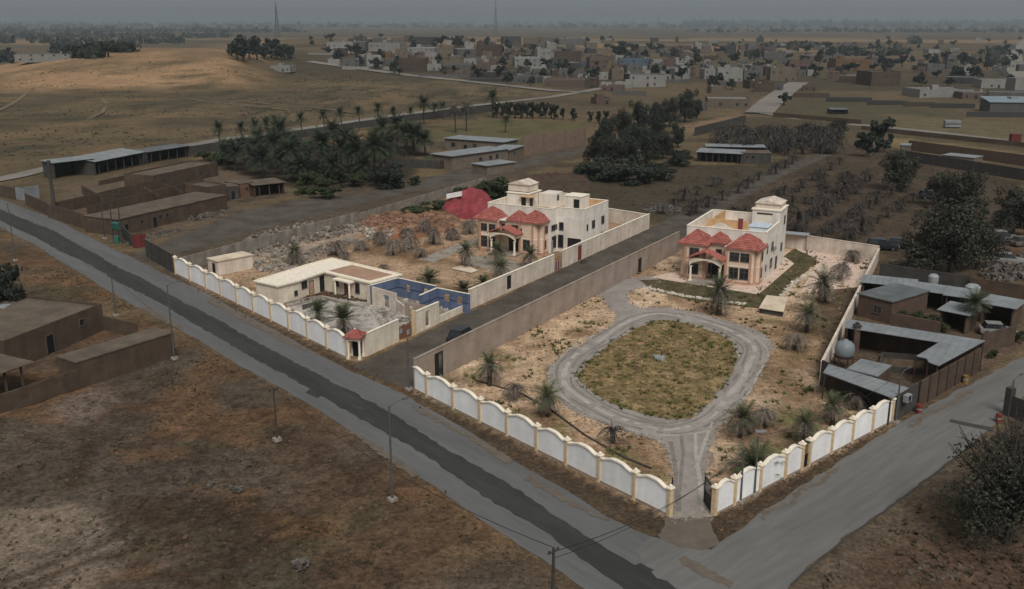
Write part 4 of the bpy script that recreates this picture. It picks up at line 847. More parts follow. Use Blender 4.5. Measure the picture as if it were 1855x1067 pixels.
bal = obj('balustrade', MB(), None, rh) if False else None
struct('courtyard_floor', sheet(ragged(Gp([(440 + a / 4.417, 440 + b / 4.417) for a, b in ((340, 500), (460, 455), (620, 420), (990, 475), (1290, 560), (1300, 640), (1180, 690), (900, 760), (700, 690), (520, 600))]), 0.7, 0.1, 2), 0.03), M_marble)
struct('blue_room_floor', sheet(Gp([(440 + a / 4.417, 440 + b / 4.417) for a, b in ((1020, 480), (1230, 400), (1520, 460), (1810, 515), (1560, 620), (1300, 560))]), 0.02), M_concrete)
kb = thing('pool_kerb', 'grey broken kerb around the dark sunken corner of the courtyard', 'kerb', (0, 0, 0))
for a, b in (((330, 490), (620, 435)), ((620, 435), (700, 462)), ((350, 515), (630, 450)), ((700, 462), (960, 520))):
    a, b = T0(*a), T0(*b); obj('kerb_stone', MB().wall(a, b, 0.35, 0.03, 0.28), M_concrete, kb)
obj('sunken_floor', sheet([tuple(T0(*p)[:2]) for p in ((470, 500), (630, 455), (690, 468), (560, 505), (480, 540))], 0.045), M_block, kb)
# small outbuilding and slabs in the left compound
def outhouse(name, label, cat, a, b, depth, h, m, rm, wins=(), doors=(), par=0.0, ov=0.0, side_r=(), roofname='roof'):
    """box building: front edge a-b on the ground (world), depth away from the camera"""
    rz = angle(a, b); Ln = (Vector(b[:2]) - Vector(a[:2])).length; r = thing(name, label, cat, (a[0], a[1], a[2] if len(a) > 2 else 0), rz)
    obj('wall', MB().box(0, 0, -0.3, Ln, depth, h), m, r)
    if par:
        obj(roofname, MB().box(0.18, 0.18, h, Ln - 0.18, depth - 0.18, h + 0.03), rm, r)
        obj('parapet', MB().box(0, 0, h, Ln, 0.18, h + par).box(0, depth - 0.18, h, Ln, depth, h + par).box(0, 0.181, h, 0.18, depth - 0.181, h + par).box(Ln - 0.18, 0.181, h, Ln, depth - 0.181, h + par), m, r)
    else: obj(roofname, MB().box(-ov, -ov, h, Ln + ov, depth + ov, h + 0.14), rm, r)
    for x_, z_, w_, h_ in wins: window(r, x_ * Ln, 0, z_, 0, w_, h_, mull=0 if w_ < 1 else 1)
    for x_, w_, h_ in doors: door(r, x_ * Ln, 0, 0, 0, w_, h_, M_black)
    for y_, z_, w_, h_ in side_r: window(r, Ln, y_ * depth, z_, math.pi / 2, w_, h_, mull=0)
    return r
outhouse('outbuilding', 'small cream flat-roofed hut among rubble, behind the white roadside wall', 'hut', G(378, 493), G(396, 499), 6.5, 2.3, M_pink, M_roofscreed, doors=((0.6, 0.7, 1.8),), ov=0.15)
for lab, pp, h_ in (('low pale tank slab between the rubble and the ruined house', ((586, 493), (606, 500), (625, 492), (603, 485)), 0.8), ('flat concrete slab on the soil in front of the left villa', ((818, 488), (853, 496), (866, 492), (843, 482)), 0.25), ('raised concrete tank slab in front of the right villa', ((1374, 568), (1419, 575), (1426, 549), (1388, 545)), 0.9)):
    t = thing('concrete_slab', lab, 'slab', G(*pp[0])); o_ = G(*pp[0]); pl = [(G(*p).x - o_.x, G(*p).y - o_.y) for p in pp]
    obj('slab_top', MB().prism(pl, h_ - 0.14, h_), M_roofscreed, t)
    cx_, cy_ = sum(p[0] for p in pl) / 4, sum(p[1] for p in pl) / 4
    obj('slab_base', MB().prism([((p[0] - cx_) * 0.93 + cx_, (p[1] - cy_) * 0.93 + cy_) for p in pl], 0, h_ - 0.14), M_block, t)
# ------------------------------------------------------------------ palms
def frond(mb, base, az, el, ln, droop, w, nl=9, r=random, thick=0.035):
    """curved midrib with paired leaflets"""
    pts = []; d = Vector((math.cos(az) * math.cos(el), math.sin(az) * math.cos(el), math.sin(el))); p = Vector(base); k = 7; tw = r.uniform(-0.3, 0.3)
    for i in range(k + 1):
        pts.append(p.copy()); p = p + d * (ln / k); d = (d + Vector((0, 0, -droop / k))).normalized()
    side0 = Vector((-math.sin(az + tw), math.cos(az + tw), 0))
    vs = []; fs = []
    for i, q in enumerate(pts):
        t = thick * (1 - 0.8 * i / k); vs += [q + side0 * t, q - side0 * t, q - Vector((0, 0, t))]
    for i in range(k):
        a = 3 * i; fs += [(a, a + 3, a + 4, a + 1), (a + 1, a + 4, a + 5, a + 2), (a + 2, a + 5, a + 3, a)]
    mb.add(vs, fs)
    for j in range(nl):
        t = 0.16 + 0.82 * j / nl; f = t * k; i = min(int(f), k - 1); q = pts[i].lerp(pts[i + 1], f - i); dd = (pts[i + 1] - pts[i]).normalized()
        l = w * (0.55 + 0.9 * math.sin(math.pi * min(1, 0.15 + t * 0.85))) * r.uniform(0.8, 1.15)
        for s_ in (-1, 1):
            tip = q + side0 * (s_ * l * 0.75) + dd * (l * 0.75) + Vector((0, 0, r.uniform(0.02, 0.25) * l - droop * 0.10 * l))
            b0 = q + dd * (ln * 0.028); b1 = q - dd * (ln * 0.028)
            mb.add([b0, b1, tip], [(0, 1, 2) if s_ > 0 else (1, 0, 2)])
def trunk(h, r0, r1, seed, lean=0.04):
    r = random.Random(seed); mb = MB(); pts = []; k = max(3, int(h / 0.45)); lx, ly = r.uniform(-lean, lean), r.uniform(-lean, lean)
    for i in range(k + 1):
        z = h * i / k; pts.append((lx * z, ly * z, z))
    n = 8; vs = []; fs = []
    rings = []
    for i in range(k):
        z0, z1 = h * i / k, h * (i + 1) / k; ra = r0 + (r1 - r0) * i / k
        rings += [(lx * z0, ly * z0, z0, ra * 0.9), (lx * z1, ly * z1, z1 - 0.02, ra * 1.12)]
    for (x, y, z, ra) in rings:
        for q in range(n): a = 2 * math.pi * q / n; vs.append((x + ra * math.cos(a), y + ra * math.sin(a), z))
    for i in range(len(rings) - 1):
        for q in range(n): fs.append((i * n + q, i * n + (q + 1) % n, (i + 1) * n + (q + 1) % n, (i + 1) * n + q))
    mb.add(vs, fs); return mb, (lx * h, ly * h, h)
def palm(name, label, h, nf, fl, green, skirt, seed, skl=1.6, tall=False, gm=None, dm=None, spread=(-0.25, 1.35)):
    r = random.Random(seed); t = thing(name, label, 'palm', (0, 0, 0)); gm = gm or M_frond; dm = dm or M_dryf
    mb, top = trunk(h, 0.30 if not tall else 0.24, 0.26 if not tall else 0.2, seed); obj('trunk', mb, M_trunk, t)
    if green:
        c = MB()
        for i in range(nf):
            e = spread[0] + (spread[1] - spread[0]) * ((i + 0.5) / nf) ** 0.8
            frond(c, (top[0], top[1], top[2] - 0.1), i * 2.39996 + r.uniform(-0.2, 0.2), e, fl * r.uniform(0.8, 1.1), r.uniform(0.7, 1.3), fl * 0.22, 10, r)
        obj('crown', c, gm, t)
    if skirt:
        c = MB()
        for i in range(skirt):
            az = i * 2.39996 + r.uniform(-0.25, 0.25); zz = top[2] - r.uniform(0.0, 0.5)
            frond(c, (top[0], top[1], zz), az, r.uniform(-0.5, 1.0), skl * (r.uniform(0.45, 1.0) + 0.22 * math.sin(az * 2 + seed)), r.uniform(1.6, 4.4), skl * 0.13, 6, r, 0.06)
        obj('dry_fronds', c, dm, t)
    return t
PROT = []
def proto(*a, **k):
    t = palm(*a, **k); PROT.append(t); return t
pr_dry = [proto('dry_palm', 'x', 1.9 + 0.3 * i, 0, 0, False, 60, 11 + i, skl=3.3) for i in range(3)]
pr_dg = [proto('date_palm', 'x', 2.3 + 0.4 * i, 24, 2.3, True, 52, 21 + i, skl=2.9) for i in range(2)]
pr_low = [proto('date_palm', 'x', 0.7, 34, 2.5, True, 0, 31, spread=(0.0, 1.3))]
pr_yard = [proto('date_palm', 'x', 2.0, 38, 2.5, True, 26, 33, skl=2.0, spread=(0.15, 1.45))]
pr_grove = [proto('date_palm', 'x', 4.0 + 1.3 * i, 52, 4.0, True, 12, 41 + i, skl=2.6, tall=True, gm=M_fronddk, dm=M_dryd, spread=(-0.6, 1.3)) for i in range(3)]
pr_tall = [proto('date_palm', 'x', 6.0 + 0.8 * i, 44, 3.7, True, 10, 51 + i, skl=2.2, tall=True, gm=M_fronddk, dm=M_dryd, spread=(-0.5, 1.3)) for i in range(2)]
pr_dead = [proto('dead_palm', 'x', 8.0, 0, 0, False, 60, 61, skl=4.6, tall=True, dm=M_dryd)]
def stump(seed):
    r = random.Random(seed); t = thing('dead_palm', 'x', 'palm', (0, 0, 0)); h = r.uniform(1.6, 2.3)
    mb, top = trunk(h, 0.34, 0.3, seed, 0.08); obj('trunk', mb, M_dryd, t); c = MB()
    for i in range(r.randint(18, 40)):
        az = i * 2.4 + r.uniform(-0.3, 0.3); frond(c, (top[0], top[1], top[2] - r.uniform(0, 0.4)), az, r.uniform(0.2, 1.35), r.uniform(2.2, 3.3), r.uniform(2.0, 4.0), 0.36, 5, r, 0.07)
    obj('dry_fronds', c, M_dryd, t); PROT.append(t); return t
pr_st = [stump(71 + i) for i in range(6)]
PCOUNT = 0
def put(protos, px, py, label, group=None, sc=1.0, jit=0.12):
    global PCOUNT; PCOUNT += 1; r = random.Random(PCOUNT * 13 + 5)
    p = P(px, py); s_ = sc * r.uniform(1 - jit, 1 + jit)
    o_ = dup(protos[r.randrange(len(protos))], p, 0, (s_ * r.uniform(0.88, 1.12), s_ * r.uniform(0.88, 1.12), s_ * r.uniform(0.94, 1.06)), label, group); o_.rotation_euler = (r.uniform(-0.09, 0.09), r.uniform(-0.09, 0.09), r.uniform(0, 6.28)); return o_
g = 'palms in the gravel-loop yard'
put(pr_dg, 1302, 571, 'green date palm with dry skirt before the right villa porch', g, 1.35, 0); put(pr_dry, 1545, 474, 'dry domed palm nearest the far back corner of the gravel-loop yard', g, 1.05, 0)
put(pr_dry, 1521, 507, 'dry domed palm, second from the far right corner of the yard', g, 1.05, 0); put(pr_dg, 1492, 548, 'green-topped palm with long dry skirt, right of the concrete tank slab', g, 1.3, 0)
put(pr_dg, 1461, 602, 'dry palm with small green tuft beside the yard side wall', g, 1.05, 0); put(pr_dry, 1438, 634, 'small dry palm right of the gravel loop', g, 0.95, 0)
put(pr_dg, 887, 699, 'half-green palm nearest the black door of the lane wall', g, 0.95, 0); put(pr_dry, 934, 724, 'dry palm between two greener palms behind the white roadside wall', g, 0.8, 0)
put(pr_dg, 993, 754, 'half-green palm left of the gravel loop bend, behind the roadside wall', g, 0.9, 0); put(pr_st, 1110, 803, 'burnt dark palm stump near the gateway drive', g, 0.75, 0)
put(pr_dg, 1340, 792, 'upright green palm right of the gateway drive', g, 0.95, 0); put(pr_dry, 1387, 775, 'dry drooping palm behind the side-road wall gate', g, 0.75, 0)
put(pr_dg, 1460, 802, 'half-green palm beside the narrow black side gate', g, 0.85, 0); put(pr_dg, 1508, 772, 'dark green palm behind the shed-end scalloped wall', g, 0.8, 0)
put(pr_dry, 1553, 739, 'dry palm close to the grey block shed wall', g, 0.85, 0); put(pr_low, 1363, 862, 'spreading green palm behind the short scalloped wall by the gateway', g, 1.25, 0)
g = 'palms in the left compound'
for (x, y, sc_), w_ in zip([(611, 464, 1), (623, 476, .8), (654, 453, .95), (690, 443, 1), (712, 461, 1), (742, 453, 1.05), (737, 432, .9), (770, 421, .9), (785, 443, 1.1), (819, 434, 1.1), (850, 423, 1.1), (762, 466, .7), (695, 491, .6)],
        ['nearest the rubble behind the ruined house', 'small one in front of the first, behind the house roof', 'third along from the ruined house', 'behind the rubble edge at mid yard', 'in the middle of the yard, front row', 'large one in the middle of the yard', 'behind the large middle one, by red earth', 'beside the red earth heap', 'left of the paved path', 'second from the left villa', 'nearest the left villa and tarpaulin', 'small one at the paved path end', 'small stump right behind the brown roof']):
    put(pr_dry, x, y, 'dry grey palm, ' + w_, g, sc_, 0)
put(pr_dg, 535, 479, 'narrow green palm at the rubble behind the ruined house left wing', g, 0.9, 0)
put(pr_dg, 843, 484, 'green palm with dry skirt on the soil before the left villa', g, 1.05, 0); put(pr_dg, 905, 482, 'green palm with skirt before the left villa porch', g, 1.0, 0)
put(pr_dg, 908, 503, 'green palm beside the lane wall door', g, 0.9, 0); put(pr_dg, 960, 483, 'green palm at the villa corner by the lane wall', g, 0.95, 0)
put(pr_low, 777, 513, 'low bushy green palm behind the blue wall', g, 0.95, 0); put(pr_low, 839, 530, 'low green palm at the end of the blue rooms', g, 0.8, 0); put(pr_low, 876, 519, 'low green palm just inside the lane wall', g, 0.8, 0)
put(pr_yard, 577, 586, 'green palm in the marble courtyard, farther from the gate porch', g, 0.85, 0); put(pr_yard, 622, 607, 'taller green palm in the marble courtyard beside the gate porch', g, 1.1, 0)
g = 'tall palms along the grove road'
for i, (x, y, t) in enumerate([(398, 263, 222), (440, 258, 220), (463, 256, 218), (484, 252, 212), (506, 246, 210), (547, 240, 206), (588, 236, 203), (620, 230, 198), (652, 226, 196), (684, 224, 191), (714, 221, 195), (742, 219, 194), (768, 226, 178), (786, 218, 191), (805, 216, 188), (892, 214, 165)]):
    q = hgt(x, y, t); put(pr_tall, x, y, 'tall date palm standing in the grove-road row, %s from the left' % nth(i), g, q / 8.2, 0)
for i, (x, y, t) in enumerate([(826, 241, 190), (845, 238, 186)]): put(pr_dead, x, y, ('left' if i == 0 else 'right') + ' of two shaggy dead palms at the grassy paddock', 'dead palms at the paddock', hgt(x, y, t) / 9.0, 0)
put(pr_tall, 915, 240, 'lone thin palm in the grassy paddock behind the grey sheds', None, 0.75, 0)
rr = random.Random(5); gl_ = []
for k in range(600):
    x, y = rr.uniform(405, 775), rr.uniform(262, 332)
    if y > 335 - (x - 400) * 0.01 or (x > 690 and y > 300) or (y < 300 - (x - 400) * 0.09) or (x < 480 and y > 318) or any(abs(x - a) < 13 and abs(y - b) < 8 for a, b in gl_): continue
    gl_.append((x, y))
gl_ = sorted(gl_)[::2] + sorted(gl_)[1::6]; gl_ = sorted(gl_)[:60]
for i, (x, y) in enumerate(gl_): put(pr_grove, x, y, 'dark date palm in the dense grove, %s from the left' % nth(i), 'date palms of the dense grove', 1.1, 0.25)
g = 'dead palms of the abandoned plantation'
# rows behind the right villa
rows = [((1250, 392), (1450, 290), 15), ((1440, 420), (1565, 332), 13), ((1478, 438), (1640, 338), 16), ((1530, 440), (1650, 368), 9), ((1395, 372), (1520, 300), 9), ((1330, 395), (1350, 380), 2), ((1200, 385), (1330, 320), 7)]
for ri, (a, b, n) in enumerate(rows):
    for k in range(n):
        t = (k + rr.uniform(-0.25, 0.25)) / max(1, n - 1); x, y = a[0] + (b[0] - a[0]) * t + rr.uniform(-3, 3), a[1] + (b[1] - a[1]) * t + rr.uniform(-2, 2)
        put(pr_st, x, y, 'dead grey palm, %s from the near end of the %s abandoned row' % (nth(k), nth(ri)), g, rr.choice([0.55, 0.75, 0.9, 1.0, 1.1, 1.3]))
ex_ = sorted((rr.uniform(1430, 1640), rr.uniform(320, 430)) for k in range(60)); ex_ = [e for e in ex_ if e[1] < 470 - (e[0] - 1400) * 0.75]
for k, (x, y) in enumerate(ex_): put(pr_st, x, y, 'small dead palm between the abandoned rows, %s from the left' % nth(k), g, rr.uniform(0.5, 0.9))
ex_ = sorted((rr.uniform(1290, 1525), rr.uniform(243, 281)) for k in range(104)); ex_ = [e for e in ex_ if e[0] < 1530 - (e[1] - 243) * 0.3]
for k, (x, y) in enumerate(ex_): put(pr_st, x, y, 'dead palm of the dense dry block behind the long shed, %s from the left' % nth(k), 'dense dry plantation block', rr.uniform(1.25, 1.7))
put(pr_tall, 1757, 600, 'bushy fan palm rising between the shed roofs', None, 0.62, 0)
# ------------------------------------------------------------------ broadleaf trees
def leafball(seed, n, rx, rz, lobes, leaf, flat=0.0):
    """leaf-sized quads spread through several lobes"""
    r = np.random.default_rng(seed); L = []
    for i in range(lobes):
        a = r.uniform(0, 6.28); d = r.uniform(0.1, 0.9) * rx; L.append((d * math.cos(a), d * math.sin(a), r.uniform(-0.7, 0.75) * rz, r.uniform(0.16, 0.38)))
    L.append((0, 0, 0.2 * rz, 0.42)); vs = np.zeros((n, 4, 3))
    w = np.array([l[3] ** 2 for l in L]); w /= w.sum(); pick = r.choice(len(L), n, p=w)
    Lc = np.array([l[:3] for l in L])[pick]; Lr = np.array([l[3] for l in L])[pick]
    d = r.normal(size=(n, 3)); d /= np.linalg.norm(d, axis=1)[:, None]
    rad = r.uniform(0.45, 1.0, n) ** 0.6 * (1 + 0.35 * (r.random(n) ** 6))
    c = Lc + d * (rad * Lr)[:, None] * np.array([rx, rx, rz * 0.9])
    a = r.normal(size=(n, 3)); a /= np.linalg.norm(a, axis=1)[:, None]; b = np.cross(a, d + 0.4 * r.normal(size=(n, 3))); b /= np.linalg.norm(b, axis=1)[:, None] + 1e-9
    s = leaf * r.uniform(0.6, 1.4, n)[:, None]
    vs[:, 0] = c - a * s; vs[:, 1] = c + b * s * 0.55; vs[:, 2] = c + a * s; vs[:, 3] = c - b * s * 0.55
    return vs, L
def tree(name, label, h, rx, rz, seed, m, n=2600, leaf=0.35, lobes=14, cz=None, bare=0):
    t = thing(name, label, 'tree', (0, 0, 0)); r = random.Random(seed); cz = cz or h - rz
    vs, L = leafball(seed, n, rx, rz, lobes, leaf); vs = vs.reshape(-1, 3) + np.array([0, 0, cz])
    vs[:, 2] = np.maximum(vs[:, 2], 0.05)
    mb = MB(); tr = 0.035 * h + 0.05; mid = (r.uniform(-.3, .3), r.uniform(-.3, .3), max(0.4, (h - 2 * rz) * 0.8 + 0.3 * rz)); mb.tube([(0, 0, -0.2), (mid[0] * .5, mid[1] * .5, mid[2] * .5), mid], tr, tr * 0.7, 7)
    for l in L: 
        e = Vector((l[0], l[1], l[2] + cz)); s_ = Vector(mid); mb.tube([s_, s_.lerp(e, 0.5) + Vector((r.uniform(-.3, .3), r.uniform(-.3, .3), 0.25)), e], tr * 0.45, tr * 0.1, 5, False)
    for i in range(bare):
        a = r.uniform(0, 6.28); e = Vector((math.cos(a) * rx * r.uniform(.5, 1.1), math.sin(a) * rx * r.uniform(.5, 1.1), cz + rz * r.uniform(0.2, 1.3))); s_ = Vector(mid)
        mb.tube([s_, s_.lerp(e, .5) + Vector((r.uniform(-.4, .4), r.uniform(-.4, .4), .3)), e], tr * 0.3, 0.015, 4, False)
        for q in range(3):
            f_ = s_.lerp(e, r.uniform(.5, .9)); mb.tube([f_, f_ + Vector((r.uniform(-1, 1), r.uniform(-1, 1), r.uniform(.1, 1))) * (rx * 0.3)], 0.03, 0.01, 3, False)
    obj('trunk', mb, M_bark, t)
    me = bpy.data.meshes.new('crown'); me.from_pydata(vs.tolist(), [], np.arange(len(vs)).reshape(-1, 4).tolist()); me.materials.append(m); obj('crown', me, parent=t)
    PROT.append(t); return t
pt_big = [tree('dark_tree', 'x', 10, 4.2, 4.6, 101 + i, M_leafd, 7500, 0.22, 34) for i in range(3)]
pt_col = [tree('dark_tree', 'x', 9, 2.0, 4.2, 111 + i, M_leafd, 2200, 0.30, 14) for i in range(2)]
pt_bush = [tree('green_bush', 'x', 3.0, 2.2, 1.5, 121 + i, M_leafg, 2600, 0.15, 14) for i in range(3)]
pt_dkb = [tree('dark_bush', 'x', 4.0, 4.5, 2.1, 131, M_leafd, 3600, 0.24, 18)]
pt_oliv = [tree('olive_tree', 'x', 8, 4.0, 3.6, 141 + i, M_leafo, 6500, 0.18, 36, bare=20) for i in range(2)]
pt_bare = [tree('sparse_tree', 'x', 5.2, 2.9, 2.3, 151, M_leafo, 7000, 0.085, 40, bare=50)]
pt_far = [tree('roadside_tree', 'x', 6, 2.6, 2.7, 161 + i, M_leafd, 420, 0.62, 9) for i in range(3)]
def putt(protos, px, py, label, group=None, ptop=None, sc=1.0, wide=1.0):
    global PCOUNT; PCOUNT += 1; r = random.Random(PCOUNT * 7 + 1); p = P(px, py); pr_ = protos[PCOUNT % len(protos)]
    if ptop is not None: sc = hgt(px, py, ptop) / (pr_.children[0].dimensions.z if False else {'dark_tree': 10.0, 'green_bush': 3.0, 'dark_bush': 4.2, 'olive_tree': 8.2, 'sparse_tree': 5.4, 'roadside_tree': 6.0}[pr_.name.split('.')[0]])
    return dup(pr_, p, r.uniform(0, 6.28), (sc * wide, sc * wide, sc), label, group)
g = 'dark trees behind the left villa'
for i, (x, y, t, w_) in enumerate([(1082, 300, 232, .85), (1108, 312, 238, .8), (1138, 308, 222, .75), (1170, 298, 228, .8), (1202, 288, 232, .85), (1228, 268, 222, .8), (1096, 270, 212, .8), (1126, 258, 192, .8), (1160, 248, 180, .75), (1186, 236, 182, .8), (1214, 230, 172, .75), (1240, 222, 160, .8), (1262, 216, 178, .8), (1145, 278, 236, .9), (1190, 262, 205, .7), (1195, 326, 292, 1.0), (1128, 330, 288, 1.2), (1075, 322, 285, 1.2), (1230, 300, 268, .9)]):
    putt((pt_big, pt_oliv, pt_big)[i % 3] if i < 15 else pt_dkb, x, y, 'feathery tree in the thicket behind the left villa, %s of the mass' % nth(i), g, t, wide=w_)
g = 'clipped dark trees by the grove road'
for i, x in enumerate(range(900, 1000, 11)): putt(pt_col, x, 214, 'dark upright tree of the screen along the grove road, %s from the left' % nth(i), g, 182, wide=1.3)
for i, (x, y, t) in enumerate([(1004, 216, 188), (1020, 216, 191), (1036, 217, 194), (1041, 219, 200), (1070, 222, 200), (1085, 224, 196), (1098, 222, 198)]): putt(pt_col, x, y, 'separate dark upright tree right of the clipped screen, %s from the left' % nth(i), g, t, wide=1.3)
g = 'trees of the right-hand farm'
for x, y, t, lab, pr_, w_ in [(1570, 285, 228, 'dark twin-crowned tree above the farm track', pt_col, 1.9), (1588, 275, 208, 'tallest dark tree of the farm track clump', pt_col, 1.7), (1612, 268, 236, 'small conical dark tree right of the farm track clump', pt_col, 1.3), (1520, 243, 212, 'leafy tree at the far corner of the dry plantation', pt_oliv, 1.0),
        (1625, 345, 265, 'dark tree hanging over the end of the dead palm rows', pt_oliv, 1.0), (1720, 498, 350, 'largest olive-green tree behind the shed compound', pt_oliv, 1.0), (1672, 495, 400, 'dense olive tree left of the largest one, behind the sheds', pt_oliv, 1.0), (1768, 488, 395, 'rounded tree right of the largest olive tree', pt_oliv, 1.0), (1740, 400, 300, 'tall dark tree behind the largest olive tree', pt_oliv, 0.95),
        (1700, 375, 305, 'dark tree behind and left of the tall one on the right', pt_oliv, 0.9), (1832, 430, 330, 'tree at the right picture edge above the scrapped cars', pt_oliv, 0.9), (1860, 415, 335, 'tree cut by the right picture edge above the scrapped cars', pt_oliv, 0.9)]: putt(pr_, x, y, lab, g, t, wide=w_)
putt(pt_bare, 1822, 985, 'sparse twiggy dark shrub tree at the right edge by the side road', None, 790, wide=1.0)
putt(pt_bare, 1850, 925, 'twiggy tree behind the sparse shrub at the right edge', None, 775, wide=0.9)
putt(pt_dkb, -12, 590, 'dark green bush at the left edge by the flat-roofed mud house', None, 470, wide=0.55)
g = 'bushes beside the palm grove'
for x, y, t, lab, pr_, w_ in [(700, 338, 296, 'big rounded dark bush at the bend of the back lane', pt_dkb, 0.95), (590, 345, 322, 'bright green bush nearest the back lane', pt_bush, 1.6), (565, 335, 308, 'yellowish green bush left of the bright bush', pt_bush, 1.3), (612, 330, 300, 'green bush under the grove palms, mid grove', pt_bush, 1.4), (640, 338, 312, 'low green bush left of the rounded dark bush', pt_bush, 1.5), (548, 352, 336, 'small dark bush beside the shack', pt_bush, 1.5), (592, 358, 336, 'low dark bush at the lane edge under the grove', pt_bush, 2.0), (372, 292, 272, 'yellow-green bush at the left end of the grove', pt_bush, 1.4), (395, 298, 275, 'dark green bush beside the left grove end', pt_bush, 1.5), (748, 335, 318, 'green weeds bush right of the rounded dark bush', pt_bush, 1.3),
        (760, 395, 372, 'green creeper bush left of the red tarpaulin', pt_bush, 2.6), (800, 385, 362, 'taller creeper bush behind the red tarpaulin', pt_bush, 2.4), (880, 372, 322, 'dark leafy tree between the tarpaulin and left villa', pt_bush, 1.5), (840, 370, 340, 'green bush behind the tarpaulin by the back lane', pt_bush, 2.2), (905, 360, 325, 'dark bush behind the left villa tower', pt_bush, 1.4),
        (1650, 592, 562, 'green shrub in the red planted court among the sheds', pt_bush, 1.0), (1630, 585, 562, 'darker shrub left in the red planted court', pt_bush, 1.1), (1690, 598, 568, 'rounded bright shrub right in the red planted court', pt_bush, 1.2), (1840, 620, 598, 'clipped dark bush by the shed corner at the right edge', pt_bush, 0.9), (1797, 650, 632, 'small shrub against the shed wall by the side road', pt_bush, 0.8)]: putt(pr_, x, y, lab, g, t, wide=w_)
# ------------------------------------------------------------------ mud-brick yards across the back lane (left)
def yardwall(label, a, b, h, m=None, **k): return plainwall(label, a, b, h, m or M_mud, cope=False, name='yard_wall', **k)
def Gs(*pp): return [G(*p) for p in pp]
outhouse('mud_house', 'long low mud-plastered house with pale flat roof beside the back lane', 'house', *Gs((215, 428), (412, 380)), 9.0, 3.2, M_mud, M_mudroof, wins=((0.2, 1.4, 0.7, 0.7), (0.36, 1.5, 0.8, 0.8), (0.42, 1.5, 0.8, 0.8)), doors=((0.31, 1.0, 2.1), (0.07, 0.9, 2.0)), ov=0.12)
outhouse('mud_house', 'tan mud house behind the long low one, with grey sheet roof', 'house', *Gs((280, 345), (396, 318)), 9, 3.3, M_mud, M_mudroof, wins=((0.15, 1.5, 0.8, 0.7), (0.7, 1.5, 0.7, 0.7)), par=0.4)
outhouse('mud_house', 'small mud room at the end of the long low house, by the shack', 'house', *Gs((378, 372), (412, 366)), 8, 3.9, M_mud, M_mudroof, par=0.3, doors=((0.5, 0.9, 2.0),))
yardwall('mud yard wall facing the main road, left of the long low house', *Gs((88, 394), (160, 416)), 3.0)
yardwall('mud yard wall with recesses behind the long low house', *Gs((160, 400), (370, 346)), 3.0)
yardwall('mud yard wall between the sandy yard and the road corner', *Gs((88, 392), (300, 340)), 2.6)
yardwall('short mud wall running back from the road in the left yards', *Gs((48, 372), (88, 390)), 2.8)
yardwall('mud wall at the left edge by the white metal gate', *Gs((0, 356), (30, 362)), 2.8)
for lab, a_, b_, h_ in (('mud cross wall dividing the sandy yard at the far left', (150, 352), (186, 372), 2.2), ('mud wall of a roofless room behind the long low house', (300, 352), (330, 366), 2.6), ('mud wall of the second roofless room by the tan house', (262, 358), (288, 374), 2.6), ('broken low mud wall in front of the long open shed', (180, 336), (262, 318), 1.2), ('short mud wall beside the reddish brick room', (396, 352), (436, 346), 2.2)):
    w_ = yardwall(lab, G(*a_), G(*b_), h_)
wg = thing('metal_gate', 'white sheet-metal gate standing open at the left mud yard', 'gate', G(30, 362), math.radians(-30))
obj('gate_panel', MB().box(0, -0.04, 0.1, 3.4, 0.04, 3.0), M_sheet, wg); obj('gate_panel', MB().box(3.45, -0.04, 0.1, 3.53, 3.6, 3.3), M_sheet, wg); obj('gate_post', MB().box(-0.15, -0.1, 0, -0.01, 0.1, 3.2), M_rust, wg)
def shed(name, label, a, b, depth, hf, hb, m, rm, posts=0, cat='shed', back=True, ov=0.4, front=None, ribs=True):
    """open-fronted lean-to: roof sheets on posts over a back wall"""
    rz = angle(a, b); Ln = (Vector(b[:2]) - Vector(a[:2])).length; r = thing(name, label, cat, (a[0], a[1], a[2]), rz)
    k = max(1, round(Ln / 6))
    for i in range(k):
        x0, x1 = -ov + (Ln + 2 * ov) * i / k, -ov + (Ln + 2 * ov) * (i + 1) / k - 0.02
        mb = MB(); mb.add([(x0, -ov, hf), (x1, -ov, hf), (x1, depth + ov, hb), (x0, depth + ov, hb), (x0, -ov, hf + 0.08), (x1, -ov, hf + 0.08), (x1, depth + ov, hb + 0.08), (x0, depth + ov, hb + 0.08)], [(0, 3, 2, 1), (4, 5, 6, 7), (0, 1, 5, 4), (1, 2, 6, 5), (2, 3, 7, 6), (3, 0, 4, 7)])
        rs = obj('roof_sheet', mb, rm, r)
        if ribs:
            rb = MB(); n = int((x1 - x0) / 0.9)
            for q in range(n):
                x = x0 + (q + 0.5) * 0.9; rb.add([(x - 0.05, -ov, hf + 0.083), (x + 0.05, -ov, hf + 0.083), (x + 0.05, depth + ov, hb + 0.083), (x - 0.05, depth + ov, hb + 0.083), (x, -ov, hf + 0.14), (x, depth + ov, hb + 0.14)], [(0, 4, 5, 3), (4, 1, 2, 5), (0, 1, 4), (3, 5, 2)])
            obj('roof_ribs', rb, rm, rs)
    if back: obj('back_wall', MB().box(0, depth - 0.2, 0, Ln, depth, hb), m, r); obj('side_wall', MB().box(0, 0, 0, 0.2, depth - 0.2, min(hf, hb)), m, r); obj('side_wall', MB().box(Ln - 0.2, 0, 0, Ln, depth - 0.2, min(hf, hb)), m, r)
    if front: obj('front_wall', wallmesh(Ln - 0.42, 0, min(hf, hb) - 0.02, 0.2, front), m, r, (0.21, 0.1, 0))
    for i in range(posts): x_ = Ln * (i + 0.5) / posts; obj('post', MB().box(x_ - 0.1, 0.1, 0, x_ + 0.1, 0.3, hf), m, r)
    return r
